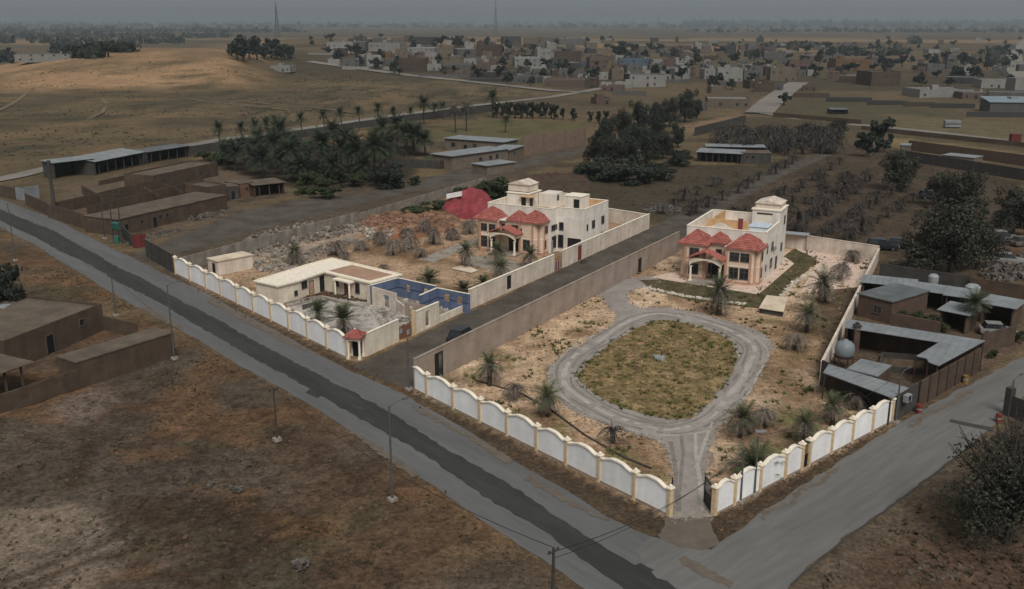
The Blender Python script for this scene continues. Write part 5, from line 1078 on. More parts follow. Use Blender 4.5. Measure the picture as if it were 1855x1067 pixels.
shed('long_shed', 'long open shed with pale metal roof at the back of the left yards', *Gs((100, 325), (172, 316)), 6, 4.3, 4.5, M_block, M_sheet, 0, front=[])
shed('long_shed', 'open-fronted animal shed with pale metal roof, right part of the long shed', *Gs((174, 318), (262, 299)), 7, 3.7, 4.6, M_block, M_sheet, 6)
shed('long_shed', 'dark sheet lean-to beyond the long metal-roofed shed', *Gs((268, 297), (345, 284)), 6, 3.4, 3.6, M_block, M_sheetd, 5)
yardwall('dark block wall of the grove along the pale road', *Gs((345, 280), (640, 234)), 2.6, M_block)
yardwall('dark block wall of the grove road, right stretch', *Gs((642, 233), (900, 200)), 2.6, M_block)
shed('shack', 'ramshackle shack of boards and sagging brush roof at the lane edge', *Gs((462, 358), (516, 352)), 6, 2.9, 3.2, M_mud, M_mudroof, 3, ribs=False)
outhouse('brick_room', 'small reddish brick room beside the brush-roofed shack', 'house', *Gs((436, 358), (461, 354)), 6, 3.2, mat('red_brick_plaster', W(100, 72, 56), W(80, 58, 46), 1, 0.95, 0.01), M_mudroof, wins=((0.5, 1.6, 0.6, 0.6),), ov=0.1)
outhouse('brick_room', 'narrow grey hut left of the reddish brick room', 'house', *Gs((412, 362), (434, 360)), 5, 3.0, M_block, M_mudroof, doors=((0.5, 0.9, 2),), ov=0.1)
# roadside walls, red gate, transformer
yardwall('short grey block wall left of the red gate', *Gs((221, 428), (240, 447)), 2.3, M_block)
rg = thing('red_gate', 'dull red sheet-metal double gate opening onto the main road', 'gate', G(241, 449.5), angle(G(241, 449), G(266, 447)))
Lr = (G(266, 447) - G(241, 449)).length
for i in range(2): lf = obj('gate_leaf', MB().box(i * Lr / 2 + 0.03, -0.04, 0.1, (i + 1) * Lr / 2 - 0.03, 0.04, 2.5), M_redp, rg); obj('brace', MB().box(i * Lr / 2 + 0.1, -0.07, 1.2, (i + 1) * Lr / 2 - 0.1, -0.042, 1.3), M_redp, lf)
gw = plainwall('grey block roadside wall with pale coping, right of the red gate', G(266, 465), G(315, 494), 3.2, M_block, cm=M_mudroof)
for i in range(4): obj('pier', MB().box(0.4 + i * 2.6, -0.2, 0, 0.7 + i * 2.6, -0.122, 3.1), M_block, gw)
def utility_pole(label, px, py, ptop, arm=True, m=None, lamp=False, r0=0.13):
    p = P(px, py); h = hgt(px, py, ptop); t = thing('utility_pole' if not lamp else 'street_lamp', label, 'pole', p, math.radians(-50)); m = m or M_steel
    obj('shaft', MB().tube([(0, 0, -0.2), (0, 0, h)], r0, r0 * 0.6, 8), m, t); obj('footing', MB().cbox((0, 0, -0.1), 0.7, 0.7, 0.35), M_concrete, t)
    if arm: 
        c = obj('crossarm', MB().box(-0.06, -0.5, h - 0.35, 0.06, 0.5, h - 0.25), m, t)
        for y_ in (-0.4, 0.4): obj('insulator', MB().lathe([(0.05, 0), (0.06, 0.08), (0.03, 0.16)], 6, (0, y_, h - 0.25)), M_black, c)
    if lamp:
        a = obj('lamp_arm', MB().tube([(0, 0, h - 0.1), (0, 0.7, h + 0.18), (0, 1.5, h + 0.25)], 0.04, 0.03, 6), m, t); obj('lamp_head', MB().box(-0.12, 1.4, h + 0.17, 0.12, 1.95, h + 0.3), m, a)
    return Vector((p.x, p.y, p.z + h))
tops = {}
for k_, lab, x, y, t, arm, lamp in (('a', 'thin lamp pole at the left edge beside the main road', 28, 472, 368, 0, 0), ('b', 'utility pole behind the flat-roofed mud house at the road edge', 210, 572, 497, 1, 0), ('c', 'street lamp at the corner of the mud house yard wall', 316, 650, 516, 0, 1), ('d', 'utility pole in the brown field, left of the tall lamp', 502, 797, 702, 1, 0), ('e', 'tall street lamp in the brown field beside the main road', 711, 906, 735, 0, 1), ('f', 'dark utility pole at the bottom edge, nearest the camera', 1001, 1135, 992, 1, 0), ('g', 'steel pole at the lane mouth beside the white wall', 741, 706, 612, 0, 0),
        ('h', 'left of two steel poles before the short scalloped wall', 1341, 910, 825, 0, 0), ('i', 'right of two steel poles before the short scalloped wall', 1366, 897, 790, 0, 0), ('j', 'lamp pole at the end of the scalloped wall by the shed', 1622, 766, 676, 0, 1), ('k', 'lamp post by the block pier on the right of the side road', 1830, 735, 688, 0, 1), ('m', 'slim pole against the white roadside wall, mid left', 433, 549, 515, 0, 0)):
    tops[k_] = utility_pole(lab, x, y, t, arm, None if k_ not in 'fd' else M_woodpole, lamp, 0.16 if k_ == 'f' else 0.12)
p = P(100, 390); t = thing('chimney_pole', 'thick grey concrete mast at the left mud yard corner', 'pole', p); h = hgt(100, 390, 295); obj('shaft', MB().tube([(0, 0, -0.2), (0, 0, h)], 0.42, 0.32, 10), M_block, t); obj('head', MB().box(-0.3, -0.3, h, 0.3, 0.3, h + 0.5), M_block, t)
tp = P(214, 441); t = thing('transformer_station', 'green transformer on twin poles beside the red gate', 'transformer', tp, math.radians(-15)); h = hgt(214, 441, 352)
for x_ in (-0.9, 0.9): obj('pole', MB().tube([(x_, 0, -0.2), (x_, 0, h)], 0.13, 0.1, 8), M_woodpole, t)
obj('crossbeam', MB().box(-2.6, -0.08, h * 1.0, 2.6, 0.08, h * 1.0 + 0.14), M_woodpole, t); obj('crossbeam', MB().box(-1.2, -0.2, 2.6, 1.2, 0.2, 2.75), M_woodpole, t)
M_tg = mat('transformer_green', W(52, 92, 84), W(44, 78, 70), 2, 0.6)
tk = obj('tank', MB().box(-0.75, -0.45, 2.75, 0.75, 0.45, 4.0), M_tg, t)
for i in range(9): obj('fin', MB().box(-0.7 + i * 0.165, -0.62, 2.9, -0.66 + i * 0.165, -0.455, 3.85), M_tg, tk)
obj('cabinet', MB().box(-0.5, -0.45, 0, 0.45, 0.2, 1.5), M_tg, t)
for x_ in (-2.2, -1.0, 0, 1.0, 2.2): obj('insulator', MB().lathe([(0.06, 0), (0.09, 0.1), (0.05, 0.28), (0.02, 0.34)], 6, (x_, 0, h + 0.14)), M_black, t)
utility_pole('slim timber pole left of the green transformer', 190, 432, 366, 1, M_woodpole)
def cable(label, a, b, sag, r=0.022):
    pts = [a.lerp(b, i / 16) - Vector((0, 0, sag * 4 * (i / 16) * (1 - i / 16))) for i in range(17)]; o = obj('overhead_cable', MB().tube([p_ - a for p_ in pts], r, r, 4), M_black, None, a); tag(o, label, 'cable'); return o
cable('overhead cable from the mud house pole to the field pole', tops['b'], tops['d'], 1.2); cable('overhead cable from the field pole to the nearest pole', tops['d'], tops['f'], 1.4, 0.03)
cable('overhead cable crossing the main road from the nearest pole to the short wall poles', tops['f'] - Vector((0, 0, 0.3)), tops['h'], 1.0, 0.03); cable('second overhead cable beside the one crossing the main road', tops['f'] - Vector((0, 0, 0.8)), tops['i'] - Vector((0, 0, 0.3)), 1.3, 0.025)
cable('overhead cable over the gravel-loop yard corner to the shed lamp', tops['i'], tops['j'], 1.0)
# ------------------------------------------------------------------ mud house in the left foreground
outhouse('mud_house', 'flat-roofed brown mud house with parapet in the left foreground', 'house', G(14, 672), G(190, 598), 15, 3.4, M_mud, M_mudroof, wins=((0.76, 1.9, 0.8, 0.8),), doors=((0.42, 1.2, 2.3),), par=0.35)
fm = outhouse('mud_outbuilding', 'long brown mud outbuilding with flat roof, right of the foreground mud house', 'building', G(143, 703), G(318, 645), 3.6, 3.0, M_mud, M_mudroof, ov=0.08)
yardwall('low mud yard wall running off the left edge in the foreground', G(0, 752), G(143, 703), 2.2)
yardwall('short mud wall joining the foreground house to its outbuilding', G(190, 598), G(250, 612), 2.0)
sp = shed('open_shelter', 'open shelter with cracked concrete roof on piers at the left edge', G(-30, 735), G(60, 702), 5.5, 3.0, 3.0, M_mud, M_mudroof, 3, back=False, ribs=False)
tag(obj('tyre', MB().lathe([(0.3, 0), (0.42, 0.0), (0.45, 0.09), (0.42, 0.18), (0.3, 0.18), (0.3, 0)], 16), M_black, None, G(90, 627)), 'old tyre lying in the mud house yard', 'tyre')
tk_ = thing('water_tank', 'small white water tank behind the foreground mud house', 'tank', G(9, 600)); obj('tank_body', MB().box(-1, -0.8, 0.3, 1, 0.8, 3.6), M_whitep, tk_); obj('tank_stand', MB().box(-1, -0.8, 0, 1, 0.8, 0.3), M_block, tk_)
# ------------------------------------------------------------------ grey-roofed house behind (beyond the back lane)
M_gw = mat('dim_cream_wall', W(104, 94, 82), W(88, 78, 68), 0.6, 0.95, 0.006, streak=(1, 0.15))
b = outhouse('bungalow', 'cream bungalow with pale blue-grey metal roof behind the back lane', 'house', *Gs((806, 272), (912, 280)), 9, 3.8, M_gw, M_sheet, wins=((0.15, 1.4, 1.4, 1.2), (0.52, 1.4, 1.2, 1.2), (0.85, 1.5, 1.0, 0.9)), doors=((0.36, 1.2, 2.2),), ov=0.5)
b = outhouse('bungalow', 'cream bungalow with pale metal roof, nearer one behind the left villa', 'house', *Gs((818, 308), (920, 293)), 8, 3.8, M_gw, M_sheet, wins=((0.5, 1.5, 1.1, 0.9), (0.68, 1.5, 1.0, 1.0), (0.8, 1.5, 1.0, 1.2)), ov=0.5)
outhouse('bungalow', 'small annexe with grey sheet roof right of the nearer bungalow', 'house', *Gs((921, 292), (948, 283)), 6, 3.2, M_gw, M_sheet, wins=((0.4, 1.3, 0.8, 0.9),), ov=0.4)
outhouse('bungalow', 'low shed with pale hipped sheet roof just behind the left villa tower', 'shed', *Gs((882, 318), (932, 311)), 6, 2.6, M_gw, M_sheet, ov=0.4)
yardwall('pale yard wall left of the bungalows', *Gs((722, 281), (805, 268)), 2.4, M_gw); yardwall('tall tan wall right of the bungalows along the grassy paddock', *Gs((948, 282), (1062, 262)), 6.0, mat('tan_high_wall', W(112, 94, 80), W(96, 80, 68), 0.5, 0.95, 0.006, streak=(1, 0.12)))
yardwall('grey paddock wall left of the bungalow gate', *Gs((700, 302), (796, 306)), 2.4, M_block)
dg = thing('yard_gate', 'dark brown yard gate left of the nearer bungalow', 'gate', G(797, 306), math.radians(0)); 
for i in range(2): obj('gate_leaf', MB().box(i * 1.7, -0.04, 0.05, i * 1.7 + 1.66, 0.04, 2.4), M_rust, dg)
struct('bungalow_lawn', sheet(PG((765, 285), (818, 280), (818, 296), (790, 300)), 0.02), mat('green_lawn', C(62, 66, 38), C(52, 56, 34), 0.5, 1))
# long shed and structures behind the right villa
shed('long_shed', 'long low shed with white metal roof in front of the dry plantation', *Gs((1262, 293), (1342, 297)), 7, 2.9, 3.2, M_block, M_sheet, 7)
outhouse('block_hut', 'grey block hut at the right end of the white-roofed long shed', 'hut', *Gs((1342, 296), (1396, 297)), 7, 3.0, M_block, M_mudroof, wins=((0.2, 1.5, 0.8, 0.7), (0.4, 1.3, 0.9, 1.0), (0.7, 1.5, 0.6, 0.6)), ov=0.15)
shed('long_shed', 'second white-roofed shed behind the long low one', *Gs((1280, 283), (1384, 285)), 5, 3.0, 3.2, M_block, M_sheet, 5)
yardwall('grey block wall left of the dry plantation', *Gs((1258, 246), (1350, 222)), 3.0, M_block)
# ------------------------------------------------------------------ shed compound at the right
def polyroof(label, pp, z, drop=0.15, posts=(), m=None, walls=()):
    """sheet roof over a many-sided plan given by its eaves corners at height z"""
    q = [G(x, y, z) for x, y in pp]; o_ = G(pp[0][0], pp[0][1], z); t = thing('metal_shed', label, 'shed', (o_.x, o_.y, 0)); l = [(p_.x - o_.x, p_.y - o_.y) for p_ in q]
    rs = obj('roof_sheet', MB().prism(l, z, z + 0.09), m or M_sheet, t); d = Vector(l[1]).normalized(); rb = MB(); n = Vector((-d.y, d.x))
    us = [Vector(p_).dot(d) for p_ in l]; u = min(us) + 0.5
    while u < max(us) - 0.2:
        hits = []
        for i in range(len(l)):
            a_, b_ = Vector(l[i]), Vector(l[(i + 1) % len(l)]); ua, ub = a_.dot(d), b_.dot(d)
            if (ua > u) != (ub > u): hits.append((a_ + (b_ - a_) * ((u - ua) / (ub - ua))).dot(n))
        hits.sort()
        for h0, h1 in zip(hits[::2], hits[1::2]): rb.wall(d * u + n * h0, d * u + n * h1, 0.06, z + 0.092, z + 0.14)
        u += 0.95
    obj('roof_ribs', rb, m or M_sheet, rs); cx_, cy_ = sum(p_[0] for p_ in l) / len(l), sum(p_[1] for p_ in l) / len(l)
    for i in (posts or range(len(l))): x_, y_ = l[i][0] + (cx_ - l[i][0]) * 0.04, l[i][1] + (cy_ - l[i][1]) * 0.04; obj('post', MB().box(x_ - 0.07, y_ - 0.07, 0, x_ + 0.07, y_ + 0.07, z), M_rust, t)
    for i, j in walls: seg(t, 'back_wall', (l[i][0] * 0.985 + cx_ * 0.015, l[i][1] * 0.985 + cy_ * 0.015), (l[j][0] * 0.985 + cx_ * 0.015, l[j][1] * 0.985 + cy_ * 0.015), 0, z - 0.02, 0.2, M_mud)
    return t
polyroof('strip of pale metal roof over the block wall at the yard corner', [(1491, 676), (1616, 722), (1646, 704), (1501, 661)], 3.0, walls=((2, 3),))
polyroof('long L-shaped pale metal roof around the shed courtyard', [(1530, 594), (1701, 621), (1660, 646), (1678, 650), (1682, 657), (1700, 664), (1785, 618), (1534, 579)], 3.2, walls=((6, 7), (7, 0)))
polyroof('small pale metal canopy standing in the middle of the shed yard', [(1534, 669), (1590, 683), (1615, 663), (1560, 651)], 2.6, walls=((0, 1), (1, 2)))
sw = plainwall('tan block wall of the shed yard facing the side road, with dark steel posts', G(1660, 738), G(1772, 672), 2.9, M_mud, cope=False)
Lw = (G(1772, 672) - G(1660, 738)).length
for i in range(8): obj('post', MB().box(Lw * i / 7 - 0.07, -0.2, 0, Lw * i / 7 + 0.07, -0.122, 3.1), M_rust, sw)
plainwall('grey block wall with white air conditioner, at the scalloped wall end', G(1614, 765), G(1658, 740), 3.0, M_block, cope=False)
wk = thing('water_tank', 'white round water tank on a steel stand in the shed yard', 'tank', G(1527, 668))
obj('tank_body', MB().lathe([(0.02, 1.6), (0.9, 1.6), (1.1, 1.85), (1.15, 2.5), (1.05, 3.1), (0.7, 3.45), (0.3, 3.55), (0.28, 3.7), (0.01, 3.72)], 18), mat('tank_white', W(108, 113, 115), W(96, 101, 103), 1, 0.5), wk, smooth=True)
for x_, y_ in ((-0.8, -0.8), (0.8, -0.8), (-0.8, 0.8), (0.8, 0.8)): obj('leg', MB().box(x_ - 0.05, y_ - 0.05, 0, x_ + 0.05, y_ + 0.05, 1.55), M_rust, wk)
obj('platform', MB().box(-1, -1, 1.5, 1, 1, 1.598), M_rust, wk)
outhouse('shed_house', 'brown brick house with grey flat roof at the back of the shed compound', 'house', G(1552, 572), G(1612, 588), 9, 3.2, mat('brown_brick', W(82, 65, 56), W(66, 53, 46), 1, 0.95, 0.01), M_sheetd, wins=((0.6, 1.2, 1.2, 1.0),), ov=0.2)
for lab, a, b, d_, h_ in (('pale metal roof over the back room of the shed compound, left one', (1560, 545), (1652, 555), 3.5, 2.9), ('pale metal roof in the middle of the back sheds', (1652, 558), (1706, 566), 3.5, 2.8), ('pale metal roof right of the fan palm, back sheds', (1710, 570), (1752, 576), 4, 2.9), ('pale metal roof at the right end of the back sheds', (1775, 585), (1832, 596), 4, 2.9), ('small pale roof in front of the fan palm', (1700, 596), (1748, 606), 4, 2.7)):
    shed('metal_shed', lab, G(*a), G(*b), d_, h_, h_ + 0.2, M_mud, M_sheet, 0, front=[])
for lab, a, b, m_ in (('red-brown court wall before the planted shrubs', (1612, 600), (1700, 618), MATS['brown_brick']), ('tan wall on the right of the planted court', (1775, 640), (1835, 625), M_mud), ('long grey wall behind the shed compound', (1592, 505), (1755, 530), M_block), ('tan topped wall behind the sheds at the right edge', (1755, 532), (1870, 550), M_mud)): yardwall(lab, G(*a), G(*b), 2.6, m_)
tw_ = thing('water_tank', 'small white roof tank behind the shed compound', 'tank', G(1686, 545)); obj('tank_body', MB().lathe([(0.01, 2.8), (0.7, 2.8), (0.75, 3.8), (0.5, 4.1), (0.01, 4.15)], 14), M_whitep, tw_); obj('tank_stand', MB().box(-0.6, -0.6, 0, 0.6, 0.6, 2.8), M_rust, tw_)
tw_ = thing('water_tank', 'squat white tank beside the fan palm', 'tank', G(1757, 560)); obj('tank_body', MB().lathe([(0.01, 2.6), (1.0, 2.6), (1.05, 3.4), (0.7, 3.7), (0.01, 3.75)], 14), M_whitep, tw_); obj('tank_stand', MB().box(-0.8, -0.8, 0, 0.8, 0.8, 2.6), M_block, tw_)
chm = thing('chimney', 'brown brick chimney stub in the shed yard corner', 'chimney', G(1548, 640)); obj('stack', MB().box(-0.35, -0.35, 0, 0.35, 0.35, 3.6), MATS['brown_brick'], chm); obj('cap', MB().box(-0.45, -0.45, 3.6, 0.45, 0.45, 3.75).cbox((0, 0, 3.75), 0.4, 0.4, 0.3), M_block, chm)
pg = thing('pump_house', 'low square concrete basin in the shed yard', 'basin', G(1592, 672)); 
for a, b in (((0, 0), (7, -1.6)), ((7, -1.6), (9.2, 3.2)), ((9.2, 3.2), (2.2, 4.8)), ((2.2, 4.8), (0, 0))): seg(pg, 'basin_wall', a, b, 0, 0.7, 0.25, M_block)
for lab, x, y, m_ in (('red barrel at the foot of the shed wall by the side road', 1664, 748, 'r'), ('red barrel standing right of the side road', 1808, 765, 'r'), ('yellow drum against the shed wall', 1748, 694, 'y')):
    mm_ = mat('red_barrel', W(112, 48, 40), W(92, 42, 36), 3, 0.6) if m_ == 'r' else mat('yellow_drum', W(116, 92, 42), W(98, 78, 38), 3, 0.6)
    o = thing('barrel', lab, 'barrel', G(x, y)); h_ = 0.95; obj('drum', MB().lathe([(0.01, 0), (0.3, 0), (0.32, 0.03), (0.3, 0.32), (0.325, 0.34), (0.3, 0.36), (0.3, 0.62), (0.325, 0.64), (0.3, 0.66), (0.32, h_), (0.28, h_ - 0.02), (0.01, h_ - 0.02)], 14), mm_, o); obj('band', MB().lathe([(0.326, 0.43), (0.33, 0.5), (0.326, 0.57)], 14), M_whitep, o)
pw = thing('block_pier_wall', 'grey block wall with stout end pier at the right edge', 'wall', G(1824, 752), angle(G(1824, 752), G(1880, 775))); obj('pier', MB().box(-0.35, -0.3, 0, 0.35, 0.4, 3.1), M_block, pw)
for i in range(4): obj('wall_course', MB().box(0.36, -0.1 + 0.01 * (i % 2), i * 0.58, 5.5, 0.1 + 0.01 * (i % 2), i * 0.58 + 0.56), M_block, pw)
ac = thing('air_conditioner', 'white air conditioner on the wall by the scalloped wall end', 'air conditioner', G(1632, 757) + Vector((0.1, -0.1, 2.0)), angle(G(1614, 765), G(1658, 740))); obj('casing', MB().box(-0.5, -0.55, 0, 0.5, -0.05, 0.75), M_whitep, ac); obj('fan_grille', MB().box(-0.3, -0.57, 0.1, 0.3, -0.552, 0.65), M_black, ac)
# walls and farm features right, farther back
yardwall('dark grey wall of the farm behind the dead palm rows', *Gs((1635, 290), (1870, 330)), 3.0, M_block)
yardwall('reddish mud wall farther back at the right farm', *Gs((1645, 272), (1870, 303)), 3.2, MATS['brown_brick'])
outhouse('farm_hut', 'small pale hut at the corner of the right farm walls', 'hut', *Gs((1628, 283), (1646, 284)), 5, 3.4, M_gw, M_sheet, ov=0.2)
outhouse('farm_hut', 'low pale farm building between the right farm walls', 'building', *Gs((1705, 297), (1762, 303)), 6, 2.6, M_gw, M_sheet, ov=0.2)
yardwall('dark earth bank wall beside the east road', *Gs((1560, 235), (1870, 268)), 1.6, M_mud)
yardwall('paddock wall of the olive field near the town street', *Gs((1400, 212), (1560, 226)), 2.0, M_mud)
cb = thing('container', 'red metal container beside the east road', 'container', P(1838, 258), math.radians(-6)); obj('box', MB().box(-1.6, -1.2, 0, 1.6, 1.2, 2.9), M_redp, cb); obj('door_leaf', MB().box(-1.5, -1.26, 0.1, -0.05, -1.205, 2.8), M_redp, cb); obj('door_leaf', MB().box(0.05, -1.26, 0.1, 1.5, -1.205, 2.8), M_redp, cb)
cb = thing('container', 'white striped cabin in the field right of the paddock', 'cabin', P(1724, 231), math.radians(-4)); obj('box', MB().box(-3, -1.2, 0.3, 3, 1.2, 2.8), M_sheet, cb); obj('stripe', MB().box(-3, -1.23, 1.3, 3, -1.205, 1.7), M_block, cb); obj('skid', MB().box(-2.8, -1, 0, 2.8, 1, 0.3), M_rust, cb)
shed('field_shelter', 'low dark shelter in the olive paddock', P(1506, 206), P(1536, 206), 6, 1.8, 2.2, M_block, M_sheetd, 3)
# ------------------------------------------------------------------ far town
TC = {'grey': W(78, 76, 73), 'pale': W(118, 115, 110), 'beige': W(92, 82, 70), 'brown': W(68, 56, 48), 'pink': W(84, 69, 62), 'dark grey': W(54, 53, 51), 'ochre': W(92, 70, 50), 'blue': W(68, 80, 90)}
TM = {k: mat('town_' + k.replace(' ', '_'), c, tuple(x * 0.86 for x in c), 0.25, 0.95, vary=0.10, streak=(0.6, 0.15)) for k, c in TC.items()}
M_troof = mat('town_roof', C(102, 98, 93), C(76, 73, 69), 0.2, 0.95, vary=0.35)
M_tshade = mat('town_window', (0.02, 0.021, 0.022), None, 1, 0.4)
TOWN = []
def townhouse(xl, xr, yb, yt, colr, depth=0.8, rot=None, plain=False, rr=random.Random(99)):
    cxp = (xl + xr) / 2; p = P(cxp, yb); Dd = p.length; w_ = (xr - xl) / FPX * Dd; h = max(2.6, min(9.0, 0.85 * (yb - yt) / FPX * Dd)); d_ = max(5.0, min(w_ * depth, 22))
    rot = rr.uniform(-0.32, 0.32) if rot is None else rot
    w_ = max(3.5, (w_ - d_ * abs(math.sin(rot))) / math.cos(rot)) if not plain else w_
    TOWN.append(dict(x=cxp, y=yb, p=p, w=w_, h=h, d=d_, rot=rot - math.atan2(p.x, p.y) * 0.3, c=colr, D=Dd, plain=plain, st=max(1, min(3, round(h / 3.6)))))
def build_town():
    order = {}
    for b in sorted(TOWN, key=lambda b: b['x']):
        k = (b['c'], 'wall' if b['plain'] else ('low' if b['st'] == 1 else 'tall')); order.setdefault(k, []).append(b)
    for (c, s_), L in order.items():
        for i, b in enumerate(L):
            nm, cat = {'wall': ('yard_wall', 'wall'), 'low': ('town_house', 'house'), 'tall': ('town_house', 'house')}[s_]
            lab = '%s %s in the far town, %s of its kind from the left' % (c, {'wall': 'yard wall', 'low': 'single-storey flat-roofed house', 'tall': 'multi-storey flat-roofed house'}[s_], nth(i))
            rr = random.Random(int(b['x'] * 31 + b['y'] * 7)); t = thing(nm, lab, cat, b['p'] + Vector((0, 0, -0.4)), b['rot'], 'yard walls of the far town' if s_ == 'wall' else 'houses of the far town')
            w_, h, d_ = b['w'], b['h'], b['d']; m = TM[c]
            if s_ == 'wall': obj('wall', MB().box(-w_ / 2, 0, 0, w_ / 2, 0.35, h), m, t); obj('coping', MB().box(-w_ / 2, -0.05, h, w_ / 2, 0.4, h + 0.12), M_troof, t); continue
            obj('wall', MB().box(-w_ / 2, 0, 0, w_ / 2, d_, h), m, t)
            obj('roof', MB().box(-w_ / 2 + 0.2, 0.2, h, w_ / 2 - 0.2, d_ - 0.2, h + 0.06), M_troof if rr.random() < 0.7 else M_sheet, t)
            pz = rr.uniform(0.5, 1.2)
            if rr.random() < 0.75: obj('parapet', MB().box(-w_ / 2, 0, h, w_ / 2, 0.2, h + pz).box(-w_ / 2, d_ - 0.2, h, w_ / 2, d_, h + pz).box(-w_ / 2, 0.201, h, -w_ / 2 + 0.2, d_ - 0.201, h + pz).box(w_ / 2 - 0.2, 0.201, h, w_ / 2, d_ - 0.201, h + pz), m, t)
            if rr.random() < 0.45 and w_ > 7: x0 = rr.uniform(-w_ / 2, w_ / 2 - 4); obj('roof_room', MB().box(x0, d_ * 0.45, h + 0.06, x0 + 3.6, d_ * 0.45 + 3.4, h + 2.6), m, t)
            if rr.random() < 0.4: x0 = rr.uniform(-w_ / 2 + 1, w_ / 2 - 1); obj('roof_tank', MB().lathe([(0.6, 0.06), (0.65, 1.2), (0.3, 1.5), (0.01, 1.5)], 8, (x0, d_ * 0.3, h)), M_whitep, t)
            nw = max(1, min(5, int(w_ / 3.6))); sh = h / b['st']
            for f_ in range(b['st']):
                for q in range(nw):
                    if rr.random() < 0.42: continue
                    xx = -w_ / 2 + w_ * (q + 0.5) / nw; isd = f_ == 0 and q == nw // 2
                    me = cmesh(('tw', isd), lambda: (MB().box(-0.6, -0.06, 0, 0.6, 0.02, 2.2) if isd else MB().box(-0.6, -0.06, 1.0, 0.6, 0.02, 2.2)).mesh('window', M_tshade))
                    obj('door' if isd else 'window', me, parent=t, loc=(xx, 0, f_ * sh + 0.4))
            for q in range(max(1, int(d_ / 5))):
                if rr.random() < 0.6: obj('window', cmesh(('tw', False), lambda: MB().box(-0.6, -0.06, 1.0, 0.6, 0.02, 2.2).mesh('window', M_tshade)), parent=t, loc=(w_ / 2, d_ * (q + 0.5) / max(1, int(d_ / 5)), (b['st'] - 1) * sh + 0.4), rz=math.pi / 2)
hand = [(592, 640, 96, 68, 'pale'), (636, 664, 93, 64, 'grey'), (664, 728, 96, 60, 'pale'), (744, 783, 82, 62, 'dark grey'), (910, 946, 80, 56, 'dark grey'), (946, 978, 80, 67, 'beige'), (980, 1012, 80, 68, 'grey'), (1012, 1062, 82, 69, 'grey'),
        (616, 650, 121, 107, 'grey'), (662, 694, 123, 95, 'pale'), (697, 709, 108, 93, 'ochre'), (722, 772, 130, 105, 'brown'), (772, 800, 128, 114, 'pale'), (736, 790, 102, 84, 'pale'), (825, 864, 104, 86, 'grey'), (862, 908, 102, 79, 'brown'), (866, 890, 126, 112, 'pink'), (800, 862, 127, 116, 'grey'), (848, 900, 142, 128, 'dark grey'),
        (931, 986, 122, 103, 'pale'), (971, 1000, 110, 85, 'pale'), (1002, 1052, 112, 92, 'brown'), (985, 1060, 124, 112, 'dark grey'), (1055, 1070, 122, 110, 'blue'), (1066, 1102, 125, 103, 'pink'), (1122, 1174, 124, 105, 'blue'), (1140, 1206, 157, 132, 'pale'), (982, 1062, 158, 144, 'pink'), (918, 980, 150, 136, 'grey'), (1086, 1130, 166, 156, 'pink'), (1076, 1110, 190, 178, 'pink'),
        (1396, 1441, 147, 116, 'beige'), (1300, 1344, 148, 122, 'pale'), (1344, 1376, 147, 126, 'grey'), (1515, 1578, 126, 106, 'ochre'), (1577, 1600, 118, 102, 'grey'), (1430, 1472, 124, 110, 'pink'), (1498, 1520, 145, 128, 'pink'), (1572, 1636, 156, 128, 'brown'), (1518, 1572, 150, 136, 'brown'), (1664, 1764, 177, 163, 'pale'), (1745, 1790, 180, 166, 'pink'), (1742, 1772, 138, 122, 'pale'), (1676, 1714, 130, 116, 'grey'), (1715, 1732, 126, 112, 'grey'), (1660, 1676, 140, 122, 'pink'), (1712, 1772, 152, 140, 'dark grey'), (1782, 1836, 160, 146, 'pale'), (1836, 1870, 170, 144, 'pale'), (1790, 1860, 186, 168, 'grey'), (1282, 1358, 195, 178, 'beige'), (1243, 1280, 200, 188, 'grey'), (1366, 1402, 166, 152, 'brown'), (1402, 1418, 165, 152, 'grey'), (1455, 1480, 165, 156, 'pink'),
        (35, 122, 112, 97, 'pale'), (488, 528, 130, 120, 'pale'), (1812, 1862, 205, 186, 'pale')]
for h_ in hand: townhouse(*h_)
rt = random.Random(17)
def blocked(x, y):
    if x < 1130: lim = 121 + (x - 615) * 0.088 if x > 600 else 96
    elif x < 1290: lim = 150
    elif x < 1400: lim = 172
    elif x < 1480: lim = 140
    elif x < 1660: lim = 132 - (x - 1480) * 0.05
    else: lim = 150
    return y > lim or (1440 < x < 1655 and y > 96 and y < 105)
occ = [((h_[0] + h_[1]) / 2, h_[2], (h_[1] - h_[0]) / 2) for h_ in hand]
for yb in (76, 81, 86, 91, 97, 103, 109, 116, 123, 130, 137, 144, 152, 160, 169):
    x = 575 + rt.uniform(0, 20)
    while x < 1850:
        w_ = rt.uniform(9, 26) * (0.5 + yb / 190); dens = 0.68 if x < 1240 else (0.58 if x < 1500 else 0.28)
        if yb < 88 and x > 1080: dens *= 0.35
        if rt.random() < dens and not blocked(x + w_ / 2, yb) and not any(abs(x + w_ / 2 - a) < (w_ / 2 + c) * 0.8 and abs(yb - b) < 5.5 for a, b, c in occ):
            hh = (5 + (yb - 40) * 0.075) * rt.choice([0.7, 0.8, 0.9, 1, 1, 1.6]); townhouse(x, x + w_, yb, yb - hh, rt.choice(['grey', 'grey', 'pale', 'pale', 'beige', 'beige', 'brown', 'pink', 'dark grey', 'grey', 'ochre'][:10 if rt.random() < .9 else 11]))
            occ.append((x + w_ / 2, yb, w_ / 2))
        x += w_ + rt.uniform(-2, 7)
